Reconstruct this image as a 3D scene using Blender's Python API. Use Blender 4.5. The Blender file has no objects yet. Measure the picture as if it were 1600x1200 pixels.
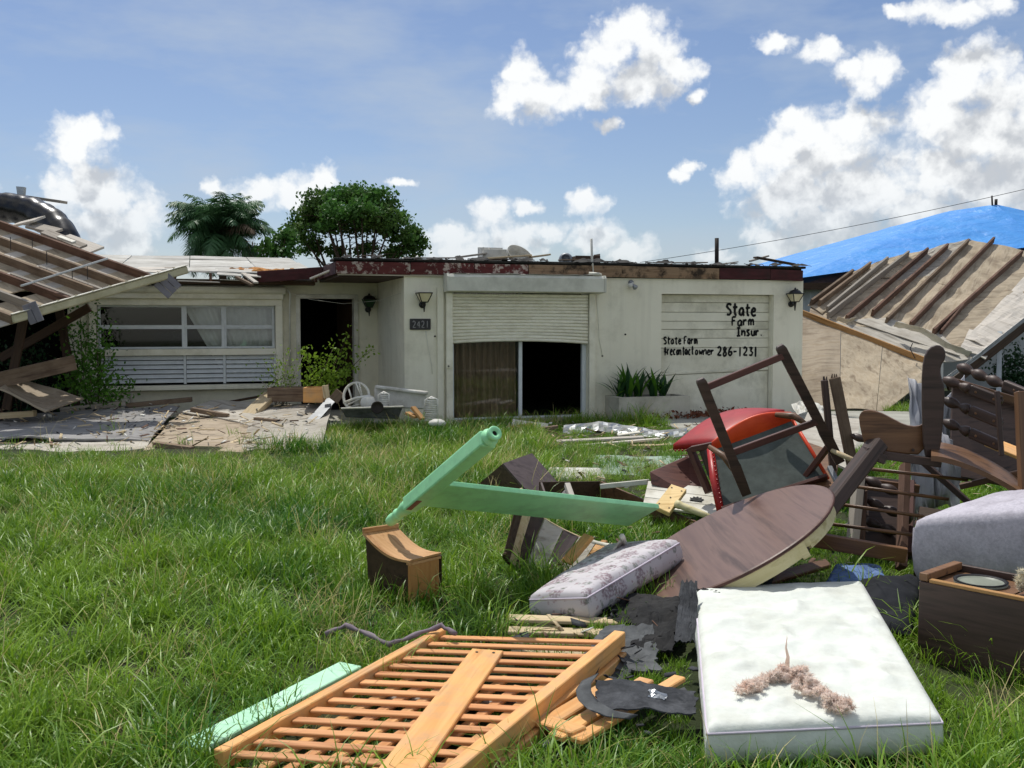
import bpy, bmesh, math, random
import numpy as np
from mathutils import Vector as V, Matrix, noise as mnoise

random.seed(7)
RNG = np.random.default_rng(7)
rad = math.radians
scene = bpy.context.scene
col = scene.collection

# ------------------------------------------------------------------ camera
CAM_H = 1.70
FPX = 1570.0                      # focal length in photo pixels (1600 wide)
PITCH = math.atan(95.0 / FPX)     # horizon lies 95 px above the middle
cam_data = bpy.data.cameras.new("camera")
cam = bpy.data.objects.new("camera", cam_data)
col.objects.link(cam)
cam.location = (0, 0, CAM_H)
cam.rotation_euler = (math.pi / 2 - PITCH, 0, 0)
cam_data.sensor_width = 36.0
cam_data.lens = 36.0 * FPX / 1600.0
cam_data.clip_start = 0.05
cam_data.clip_end = 4000.0
scene.camera = cam

# ------------------------------------------------------------------ sun, exposure
SUN_EL, SUN_AZ = rad(63), rad(-24)          # azimuth from +Y (view direction), negative = left
TO_SUN = V((math.sin(SUN_AZ) * math.cos(SUN_EL), math.cos(SUN_AZ) * math.cos(SUN_EL), math.sin(SUN_EL)))
sd = bpy.data.lights.new("sun", 'SUN')
sd.energy = 2.7
sd.angle = rad(0.53)
sd.color = (1.0, 0.965, 0.90)
sun = bpy.data.objects.new("sun", sd)
col.objects.link(sun)
sun.location = (0, 0, 30)
sun.rotation_euler = (-TO_SUN).to_track_quat('-Z', 'Y').to_euler()

scene.view_settings.view_transform = 'Standard'
scene.view_settings.look = 'None'
scene.view_settings.gamma = 1.0
scene.view_settings.use_curve_mapping = False
scene.view_settings.exposure = 0.45
scene.cycles.use_denoising = True
scene.cycles.max_bounces = 5
scene.cycles.diffuse_bounces = 3
scene.cycles.glossy_bounces = 2
scene.cycles.transparent_max_bounces = 12

# ------------------------------------------------------------------ pixel helpers (survey of the photo)
FW = V((0, math.cos(PITCH), -math.sin(PITCH)))
UP = V((0, math.sin(PITCH), math.cos(PITCH)))
def ray(x, y):
    return FW + V((1, 0, 0)) * ((x - 800) / FPX) + UP * ((600 - y) / FPX)
def px(x, y, Y):
    d = ray(x, y)
    return V((0, 0, CAM_H)) + d * (Y / d.y)
def gp(x, y, z=0.0):
    d = ray(x, y)
    return V((0, 0, CAM_H)) + d * ((z - CAM_H) / d.z)

# ------------------------------------------------------------------ world: sky with cumulus
SKY_STRENGTH = 0.15
def build_world():
    w = bpy.data.worlds.new("World")
    scene.world = w
    w.use_nodes = True
    w.cycles.sampling_method = 'MANUAL'; w.cycles.sample_map_resolution = 512
    nt = w.node_tree
    nt.nodes.clear()
    L = nt.links.new
    N = nt.nodes.new
    out = N('ShaderNodeOutputWorld')
    bg = N('ShaderNodeBackground')
    bg.inputs['Strength'].default_value = SKY_STRENGTH
    L(bg.outputs[0], out.inputs[0])
    sky = N('ShaderNodeTexSky')
    sky.sky_type = 'NISHITA'
    sky.sun_disc = False
    sky.sun_elevation = SUN_EL
    sky.sun_rotation = SUN_AZ
    sky.altitude = 0
    sky.air_density = 1.0
    sky.dust_density = 0.6
    sky.ozone_density = 1.6
    # direction -> (azimuth, elevation)
    tc = N('ShaderNodeTexCoord')
    sep = N('ShaderNodeSeparateXYZ')
    nrm = N('ShaderNodeVectorMath'); nrm.operation = 'NORMALIZE'
    L(tc.outputs['Generated'], nrm.inputs[0])
    L(nrm.outputs[0], sep.inputs[0])
    at2 = N('ShaderNodeMath'); at2.operation = 'ARCTAN2'
    L(sep.outputs['X'], at2.inputs[0]); L(sep.outputs['Y'], at2.inputs[1])
    asn = N('ShaderNodeMath'); asn.operation = 'ARCSINE'
    L(sep.outputs['Z'], asn.inputs[0])
    comb = N('ShaderNodeCombineXYZ')
    L(at2.outputs[0], comb.inputs[0]); L(asn.outputs[0], comb.inputs[1])

    # cloud banks: (photo x, photo y, half width, half height) in photo pixels
    blobs = [
        # top middle cumulus
        (985, 52, 62, 46), (1030, 82, 52, 40), (940, 84, 50, 36), (1065, 110, 40, 26), (1000, 125, 90, 40),
        (920, 135, 80, 40), (815, 112, 46, 36), (850, 152, 70, 40), (800, 145, 40, 30), (790, 165, 34, 24), (1085, 155, 18, 16), (950, 193, 24, 14),
        # left column
        (132, 205, 50, 34), (120, 245, 50, 34), (140, 280, 62, 40), (165, 315, 80, 44), (215, 345, 60, 36), (150, 350, 80, 40), (200, 385, 46, 26), (110, 300, 40, 40),
        # behind the trees
        (340, 292, 30, 20), (410, 300, 60, 28), (495, 278, 40, 26), (460, 305, 60, 30), (380, 325, 50, 16), (628, 281, 24, 8),
        # low middle bank
        (705, 372, 44, 26), (770, 340, 42, 34), (800, 375, 70, 34), (820, 322, 30, 14), (915, 315, 44, 26), (930, 370, 60, 30), (985, 390, 50, 28), (855, 365, 36, 22), (745, 395, 90, 24), (1110, 398, 34, 16),
        # right big bank
        (1075, 262, 22, 16), (1060, 275, 20, 14), (1160, 270, 44, 34), (1215, 240, 54, 48), (1260, 200, 50, 38), (1240, 185, 30, 24), (1330, 195, 70, 36), (1290, 250, 90, 60), (1240, 305, 110, 60), (1350, 290, 100, 70), (1300, 350, 130, 50), (1210, 375, 60, 40),
        (1520, 105, 62, 44), (1490, 140, 60, 50), (1570, 150, 60, 60), (1460, 190, 60, 50), (1530, 210, 100, 70), (1590, 240, 80, 80), (1480, 270, 90, 60), (1430, 340, 90, 50), (1560, 300, 90, 50),
        (1210, 68, 34, 20), (1290, 82, 42, 22), (1330, 108, 30, 18), (1370, 112, 40, 34), (1355, 135, 34, 22),
        (1395, 14, 20, 14), (1450, 14, 46, 22), (1510, 16, 60, 24), (1560, 8, 24, 16),
        (1650, 190, 90, 90), (1720, 300, 110, 60), (-60, 330, 70, 40), (-180, 250, 60, 50), (-150, 300, 110, 50),
    ]
    items = []
    for (x, y, hw, hh) in blobs:
        d = ray(x, y).normalized()
        items.append((math.atan2(d.x, d.y), math.asin(d.z), .94 * hw / FPX, .94 * hh / FPX))
    k = 1.0 / SKY_STRENGTH

    # one group = detail noise shared by every bank of cloud (evaluated only in its own slice of azimuth)
    def slice_group(idx, its):
        g = bpy.data.node_groups.new("cloud_density_%d" % idx, 'ShaderNodeTree')
        g.interface.new_socket("P", in_out='INPUT', socket_type='NodeSocketVector')
        g.interface.new_socket("D", in_out='OUTPUT', socket_type='NodeSocketFloat')
        gi = g.nodes.new('NodeGroupInput'); go = g.nodes.new('NodeGroupOutput')
        GL = g.links.new; GN = g.nodes.new
        wn = GN('ShaderNodeTexNoise'); wn.inputs['Scale'].default_value = 30; wn.inputs['Detail'].default_value = 4; wn.inputs['Roughness'].default_value = 0.6
        wn.noise_dimensions = '2D'
        GL(gi.outputs[0], wn.inputs['Vector'])
        ws = GN('ShaderNodeVectorMath'); ws.operation = 'MULTIPLY_ADD'
        ws.inputs[1].default_value = (0.030, 0.022, 0); ws.inputs[2].default_value = (-0.015, -0.011, 0)
        GL(wn.outputs['Color'], ws.inputs[0])
        wa = GN('ShaderNodeVectorMath'); wa.operation = 'ADD'
        GL(gi.outputs[0], wa.inputs[0]); GL(ws.outputs[0], wa.inputs[1])
        prev = None
        for (a, e, ra, re) in its:
            m = GN('ShaderNodeVectorMath'); m.operation = 'MULTIPLY_ADD'
            m.inputs[1].default_value = (1 / ra, 1 / re, 0)
            m.inputs[2].default_value = (-a / ra, -e / re, 0)
            GL(wa.outputs[0], m.inputs[0])
            ln = GN('ShaderNodeVectorMath'); ln.operation = 'LENGTH'
            GL(m.outputs[0], ln.inputs[0])
            if prev is None: prev = ln.outputs['Value']
            else:
                mn = GN('ShaderNodeMath'); mn.operation = 'SMOOTH_MIN'; mn.inputs[2].default_value = 0.28
                GL(prev, mn.inputs[0]); GL(ln.outputs['Value'], mn.inputs[1]); prev = mn.outputs[0]
        vo = GN('ShaderNodeTexVoronoi'); vo.voronoi_dimensions = '2D'; vo.feature = 'F1'
        vo.inputs['Scale'].default_value = 42; vo.inputs['Detail'].default_value = 2.0; vo.inputs['Roughness'].default_value = 0.5
        GL(wa.outputs[0], vo.inputs['Vector'])
        fn = GN('ShaderNodeTexNoise'); fn.noise_dimensions = '2D'; fn.inputs['Scale'].default_value = 80; fn.inputs['Detail'].default_value = 5; fn.inputs['Roughness'].default_value = 0.6
        GL(gi.outputs[0], fn.inputs['Vector'])
        a1 = GN('ShaderNodeMath'); a1.operation = 'MULTIPLY_ADD'; a1.inputs[1].default_value = CL_BILLOW; a1.inputs[2].default_value = CL_BIAS
        GL(vo.outputs['Distance'], a1.inputs[0])
        a2 = GN('ShaderNodeMath'); a2.operation = 'MULTIPLY_ADD'; a2.inputs[1].default_value = CL_FINE
        GL(fn.outputs['Fac'], a2.inputs[0]); GL(a1.outputs[0], a2.inputs[2])
        a3 = GN('ShaderNodeMath'); a3.operation = 'SUBTRACT'
        GL(a2.outputs[0], a3.inputs[0]); GL(prev, a3.inputs[1])
        GL(a3.outputs[0], go.inputs[0])
        return g

    # clear sky shared by all slices
    hz = N('ShaderNodeTexNoise'); hz.noise_dimensions = '2D'; hz.inputs['Scale'].default_value = 4.0; hz.inputs['Detail'].default_value = 5; hz.inputs['Roughness'].default_value = 0.6
    hm = N('ShaderNodeVectorMath'); hm.operation = 'MULTIPLY'; hm.inputs[1].default_value = (1, 3.2, 1)
    L(comb.outputs[0], hm.inputs[0]); L(hm.outputs[0], hz.inputs['Vector'])
    hr = N('ShaderNodeMapRange'); hr.inputs['From Min'].default_value = 0.40; hr.inputs['From Max'].default_value = 0.78; hr.inputs['To Max'].default_value = 0.68
    L(hz.outputs['Fac'], hr.inputs['Value'])
    tint = N('ShaderNodeMix'); tint.data_type = 'RGBA'; tint.blend_type = 'MULTIPLY'; tint.inputs['Factor'].default_value = 1
    tint.inputs['B'].default_value = SKY_TINT
    L(sky.outputs[0], tint.inputs['A'])
    m0 = N('ShaderNodeMix'); m0.data_type = 'RGBA'
    m0.inputs['B'].default_value = tuple(c * k for c in SKY_HAZE) + (1,)
    L(hr.outputs[0], m0.inputs['Factor']); L(tint.outputs['Result'], m0.inputs['A'])
    clear = m0.outputs['Result']
    L(clear, bg.inputs['Color'])
    leaves = []
    az, el = at2.outputs[0], asn.outputs[0]
    airy = N('ShaderNodeMapRange'); airy.interpolation_type = 'SMOOTHSTEP'       # low banks are seen through more air
    airy.inputs['From Min'].default_value = 0.02; airy.inputs['From Max'].default_value = 0.16; airy.inputs['To Min'].default_value = 0.50; airy.inputs['To Max'].default_value = 1.0
    L(el, airy.inputs['Value'])

    edges = [-.68, -.43, -.30, -.16, -.06, .03, .10, .17, .215, .26, .305, .35, .40, .45]
    pad = 0.05
    edges.append(.68)
    for i in range(len(edges) - 1):
        e0, e1 = edges[i], edges[i + 1]
        its = [q for q in items if q[0] + q[2] * 1.5 > e0 - pad * .6 and q[0] - q[2] * 1.5 < e1 + pad * .6]
        if not its: its = [(e0, -1.0, .01, .01)]
        g = slice_group(i, its)
        d0 = N('ShaderNodeGroup'); d0.node_tree = g; L(comb.outputs[0], d0.inputs[0])
        sh = N('ShaderNodeVectorMath'); sh.operation = 'ADD'; sh.inputs[1].default_value = (-0.012, 0.036, 0)
        L(comb.outputs[0], sh.inputs[0])
        d1 = N('ShaderNodeGroup'); d1.node_tree = g; L(sh.outputs[0], d1.inputs[0])
        mask = N('ShaderNodeMapRange'); mask.interpolation_type = 'SMOOTHSTEP'
        mask.inputs['From Min'].default_value = -0.16; mask.inputs['From Max'].default_value = 0.56
        mask.inputs['To Min'].default_value = 0; mask.inputs['To Max'].default_value = 0.98
        L(d0.outputs[0], mask.inputs['Value'])
        df = N('ShaderNodeMath'); df.operation = 'SUBTRACT'
        L(d0.outputs[0], df.inputs[0]); L(d1.outputs[0], df.inputs[1])
        dm = N('ShaderNodeMath'); dm.operation = 'MULTIPLY'; dm.inputs[1].default_value = -0.52
        L(d1.outputs[0], dm.inputs[0])
        li = N('ShaderNodeMath'); li.operation = 'MULTIPLY_ADD'; li.inputs[1].default_value = 0.34
        L(df.outputs[0], li.inputs[0]); L(dm.outputs[0], li.inputs[2])
        lr = N('ShaderNodeMapRange'); lr.interpolation_type = 'SMOOTHSTEP'
        lr.inputs['From Min'].default_value = -0.62; lr.inputs['From Max'].default_value = 0.10
        L(li.outputs[0], lr.inputs['Value'])
        cc = N('ShaderNodeMix'); cc.data_type = 'RGBA'
        cc.inputs['A'].default_value = tuple(c * k for c in CL_DARK) + (1,)
        cc.inputs['B'].default_value = tuple(c * k for c in CL_LIGHT) + (1,)
        L(lr.outputs[0], cc.inputs['Factor'])
        bc = N('ShaderNodeBackground'); bc.inputs['Strength'].default_value = SKY_STRENGTH
        L(clear, bc.inputs['Color'])
        bw = N('ShaderNodeBackground'); bw.inputs['Strength'].default_value = SKY_STRENGTH
        L(cc.outputs['Result'], bw.inputs['Color'])
        ml = N('ShaderNodeMath'); ml.operation = 'MULTIPLY'; L(mask.outputs[0], ml.inputs[0]); L(airy.outputs[0], ml.inputs[1])
        b2 = N('ShaderNodeMixShader'); L(ml.outputs[0], b2.inputs['Fac']); L(bc.outputs[0], b2.inputs[1]); L(bw.outputs[0], b2.inputs[2])
        leaves.append((e0, b2.outputs[0]))
    def tree(lv):                       # balanced choice of slice by azimuth
        if len(lv) == 1: return lv[0][1]
        h = len(lv) // 2
        st = N('ShaderNodeMath'); st.operation = 'GREATER_THAN'; st.inputs[1].default_value = lv[h][0]
        L(az, st.inputs[0])
        ms = N('ShaderNodeMixShader')
        L(st.outputs[0], ms.inputs['Fac']); L(tree(lv[:h]), ms.inputs[1]); L(tree(lv[h:]), ms.inputs[2])
        return ms.outputs[0]
    chain = tree(leaves)
    # unseen cumulus, thickened for fill light (cheap form: never in the frame)
    on = N('ShaderNodeTexNoise'); on.noise_dimensions = '3D'; on.inputs['Scale'].default_value = 3.1; on.inputs['Detail'].default_value = 4; on.inputs['Roughness'].default_value = 0.6
    L(nrm.outputs[0], on.inputs['Vector'])
    om = N('ShaderNodeMapRange'); om.interpolation_type = 'SMOOTHSTEP'; om.inputs['From Min'].default_value = 0.49; om.inputs['From Max'].default_value = 0.57
    L(on.outputs['Fac'], om.inputs['Value'])
    ox = N('ShaderNodeMix'); ox.data_type = 'RGBA'; L(om.outputs[0], ox.inputs['Factor']); L(clear, ox.inputs['A'])
    ox.inputs['B'].default_value = tuple((0.35 * a + .65 * b) * k for a, b in zip(CL_DARK, CL_LIGHT)) + (1,)
    b3 = N('ShaderNodeBackground'); b3.inputs['Strength'].default_value = SKY_STRENGTH; L(ox.outputs['Result'], b3.inputs['Color'])
    ab = N('ShaderNodeMath'); ab.operation = 'ABSOLUTE'; L(az, ab.inputs[0])
    i1 = N('ShaderNodeMath'); i1.operation = 'LESS_THAN'; i1.inputs[1].default_value = 0.64; L(ab.outputs[0], i1.inputs[0])
    i2 = N('ShaderNodeMath'); i2.operation = 'LESS_THAN'; i2.inputs[1].default_value = 0.42; L(el, i2.inputs[0])
    i4 = N('ShaderNodeMath'); i4.operation = 'GREATER_THAN'; i4.inputs[1].default_value = -0.02; L(el, i4.inputs[0])
    i3 = N('ShaderNodeMath'); i3.operation = 'MULTIPLY'; L(i1.outputs[0], i3.inputs[0]); L(i2.outputs[0], i3.inputs[1])
    i5 = N('ShaderNodeMath'); i5.operation = 'MULTIPLY'; L(i3.outputs[0], i5.inputs[0]); L(i4.outputs[0], i5.inputs[1])
    ms = N('ShaderNodeMixShader'); L(i5.outputs[0], ms.inputs['Fac']); L(b3.outputs[0], ms.inputs[1]); L(chain, ms.inputs[2])
    L(ms.outputs[0], out.inputs[0])
CL_BILLOW, CL_BIAS, CL_FINE = -0.48, 1.06, 0.52
CL_DARK, CL_LIGHT = (0.42, 0.44, 0.468), (0.73, 0.74, 0.74)
SKY_HAZE = (0.36, 0.42, 0.50)
SKY_TINT = (0.425, 0.43, 0.475, 1)
build_world()

# ------------------------------------------------------------------ mesh helpers
def lin(c):
    return c / 12.92 if c <= 0.04045 else ((c + 0.055) / 1.055) ** 2.4
def H(h):
    h = h.lstrip('#')
    return tuple(lin(int(h[i:i + 2], 16) / 255) for i in (0, 2, 4)) + (1,)

def frame(o, x, up=(0, 0, 1)):
    """matrix with local x along x, local z as near to up as possible"""
    x = V(x).normalized(); up = V(up)
    y = up.cross(x)
    if y.length < 1e-6: y = V((0, 1, 0)).cross(x)
    y.normalize(); z = x.cross(y)
    m = Matrix((x, y, z)).transposed().to_4x4()
    m.translation = V(o)
    return m
def rotz(o, a):
    m = Matrix.Rotation(a, 4, 'Z'); m.translation = V(o); return m

class MB:
    def __init__(s): s.v = []; s.f = []
    def add(s, vs, fs):
        n = len(s.v); s.v += [V(p) for p in vs]; s.f += [tuple(i + n for i in f) for f in fs]; return s
    def hexa(s, p):   # bottom 4 (ccw), top 4
        return s.add(p, [(3, 2, 1, 0), (4, 5, 6, 7), (0, 1, 5, 4), (1, 2, 6, 5), (2, 3, 7, 6), (3, 0, 4, 7)])
    def box(s, c, d, m=None):
        x, y, z = d[0] / 2, d[1] / 2, d[2] / 2; c = V(c)
        p = [c + V(q) for q in ((-x, -y, -z), (x, -y, -z), (x, y, -z), (-x, y, -z), (-x, -y, z), (x, -y, z), (x, y, z), (-x, y, z))]
        if m is not None: p = [m @ q for q in p]
        return s.hexa(p)
    def span(s, a, b):
        a, b = V(a), V(b)
        return s.box((a + b) / 2, b - a)
    def prism(s, pts, ext):
        pts = [V(p) for p in pts]; e = V(ext); n = len(pts)
        fs = [tuple(reversed(range(n))), tuple(range(n, 2 * n))]
        fs += [(i, (i + 1) % n, n + (i + 1) % n, n + i) for i in range(n)]
        return s.add(pts + [p + e for p in pts], fs)
    def bar(s, p0, p1, w, h, up=(0, 0, 1)):
        p0, p1 = V(p0), V(p1); m = frame((p0 + p1) / 2, p1 - p0, up)
        return s.box((0, 0, 0), ((p1 - p0).length, w, h), m)
    def tube(s, pts, r, n=8, caps=True):
        pts = [V(p) for p in pts]
        if not hasattr(r, '__len__'): r = [r] * len(pts)
        base = len(s.v); side = None
        for i, p in enumerate(pts):
            d = (pts[min(i + 1, len(pts) - 1)] - pts[max(i - 1, 0)])
            if d.length < 1e-9: d = V((0, 0, 1))
            d.normalize()
            if side is None:
                side = d.orthogonal().normalized()
            else:
                side = side - d * side.dot(d)
                side = side.normalized() if side.length > 1e-6 else d.orthogonal().normalized()
            b = d.cross(side)
            for k in range(n):
                a = 2 * math.pi * k / n
                s.v.append(p + (side * math.cos(a) + b * math.sin(a)) * r[i])
        for i in range(len(pts) - 1):
            for k in range(n):
                k2 = (k + 1) % n
                s.f.append((base + i * n + k, base + i * n + k2, base + (i + 1) * n + k2, base + (i + 1) * n + k))
        if caps:
            s.f.append(tuple(base + k for k in reversed(range(n))))
            s.f.append(tuple(base + (len(pts) - 1) * n + k for k in range(n)))
        return s
    def lathe(s, prof, n=16, m=None, a0=0.0, a1=None, caps=True):
        full = a1 is None
        a1 = a0 + 2 * math.pi if full else a1
        cnt = n if full else n + 1
        base = len(s.v)
        for (r, z) in prof:
            for k in range(cnt):
                a = a0 + (a1 - a0) * k / n
                p = V((r * math.cos(a), r * math.sin(a), z))
                s.v.append(m @ p if m is not None else p)
        for i in range(len(prof) - 1):
            for k in range(n):
                k2 = (k + 1) % cnt
                s.f.append((base + i * cnt + k, base + i * cnt + k2, base + (i + 1) * cnt + k2, base + (i + 1) * cnt + k))
        if full and caps:
            if prof[0][0] > 1e-5: s.f.append(tuple(base + k for k in reversed(range(n))))
            if prof[-1][0] > 1e-5: s.f.append(tuple(base + (len(prof) - 1) * n + k for k in range(n)))
        return s
    def grid(s, fn, nu, nv, thick=None):
        """surface fn(u,v); thick: function/const giving the offset vector of the back side"""
        base = len(s.v); T = []
        for j in range(nv + 1):
            for i in range(nu + 1): T.append(V(fn(i / nu, j / nv)))
        s.v += T; w = nu + 1
        for j in range(nv):
            for i in range(nu):
                s.f.append((base + j * w + i, base + j * w + i + 1, base + (j + 1) * w + i + 1, base + (j + 1) * w + i))
        if thick is not None:
            b2 = len(s.v); th = V(thick)
            s.v += [p - th for p in T]
            for j in range(nv):
                for i in range(nu):
                    s.f.append((b2 + j * w + i, b2 + (j + 1) * w + i, b2 + (j + 1) * w + i + 1, b2 + j * w + i + 1))
            ring = [i for i in range(w)] + [j * w + nu for j in range(1, nv + 1)] + [nv * w + i for i in reversed(range(nu))] + [j * w for j in reversed(range(1, nv))]
            for a, b in zip(ring, ring[1:] + ring[:1]):
                s.f.append((base + b, base + a, b2 + a, b2 + b))
        return s
    def build(s, name, mat, parent=None, smooth=False, bevel=0.0, m=None, world=False, sub=0, segs=1, angle=40):
        me = bpy.data.meshes.new(name)
        vs = s.v
        if world and parent is not None:
            inv = TM[parent.name].inverted(); vs = [inv @ p for p in vs]
        me.from_pydata([tuple(p) for p in vs], [], s.f)
        me.update()
        if mat is not None: me.materials.append(mat)
        o = bpy.data.objects.new(name, me)
        col.objects.link(o)
        finish(o, parent, smooth, bevel, m, sub, segs, angle)
        return o

TM = {}
def finish(o, parent=None, smooth=False, bevel=0.0, m=None, sub=0, segs=1, angle=40):
    if parent is not None: o.parent = parent
    if m is not None: o.matrix_basis = m
    if parent is not None:
        TM[o.name] = TM.get(parent.name, Matrix()) @ (m if m is not None else Matrix())
    else:
        TM[o.name] = m.copy() if m is not None else Matrix()
    if smooth and o.type == 'MESH':
        for p in o.data.polygons: p.use_smooth = True
    if bevel > 0:
        b = o.modifiers.new('bevel', 'BEVEL'); b.width = bevel; b.segments = segs; b.limit_method = 'ANGLE'; b.angle_limit = rad(angle)
    if sub:
        b = o.modifiers.new('sub', 'SUBSURF'); b.levels = sub; b.render_levels = sub

def tag(o, label=None, cat=None, group=None, kind=None):
    if label: o['label'] = label
    if cat:
        o['category'] = cat
        if not kind: o['kind'] = 'thing'
    if group: o['group'] = group
    if kind: o['kind'] = kind
    return o
def thing(name, label, cat, m, group=None):
    o = bpy.data.objects.new(name, None)
    o.empty_display_size = 0.1
    col.objects.link(o)
    if not isinstance(m, Matrix):
        m = Matrix.Translation(V(m))
    o.matrix_basis = m
    TM[o.name] = m.copy()
    return tag(o, label, cat, group)

_bx = {}
def unit_board(mat, L, w, h, bevel):
    key = (mat.name, round(L, 3), round(w, 3), round(h, 3), bevel)
    if key not in _bx:
        mb = MB().box((0, 0, 0), (L, w, h))
        me = bpy.data.meshes.new('board'); me.from_pydata([tuple(p) for p in mb.v], [], mb.f); me.update(); me.materials.append(mat)
        _bx[key] = me
    return _bx[key]
def board(name, p0, p1, w, h, mat, parent=None, up=(0, 0, 1), bevel=0.004, world=True):
    """a sawn board from p0 to p1 with its own frame (grain along x)"""
    p0, p1 = V(p0), V(p1)
    if parent is not None and world:
        inv = TM[parent.name].inverted(); p0, p1 = inv @ p0, inv @ p1; up = inv.to_3x3() @ V(up)
    m = frame((p0 + p1) / 2, p1 - p0, up)
    o = bpy.data.objects.new(name, unit_board(mat, (p1 - p0).length, w, h, bevel))
    col.objects.link(o)
    finish(o, parent, False, bevel, m)
    return o

def fbm(p, o=4):
    return mnoise.fractal(V(p), 1.0, 2.0, o)
def quad(c00, c10, c11, c01, warp=0.0, wf=2.0, seed=0.0, n=None, sag=0.0):
    c00, c10, c11, c01 = map(V, (c00, c10, c11, c01))
    nn = (c10 - c00).cross(c01 - c00).normalized() if n is None else V(n)
    def f(u, v):
        p = c00 * (1 - u) * (1 - v) + c10 * u * (1 - v) + c11 * u * v + c01 * (1 - u) * v
        if warp: p = p + nn * warp * fbm((p.x * wf + seed, p.y * wf, p.z * wf + seed * .7), 3)
        if sag: p = p + nn * sag * (4 * u * (1 - u)) * (4 * v * (1 - v))
        return p
    return f, nn

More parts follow.
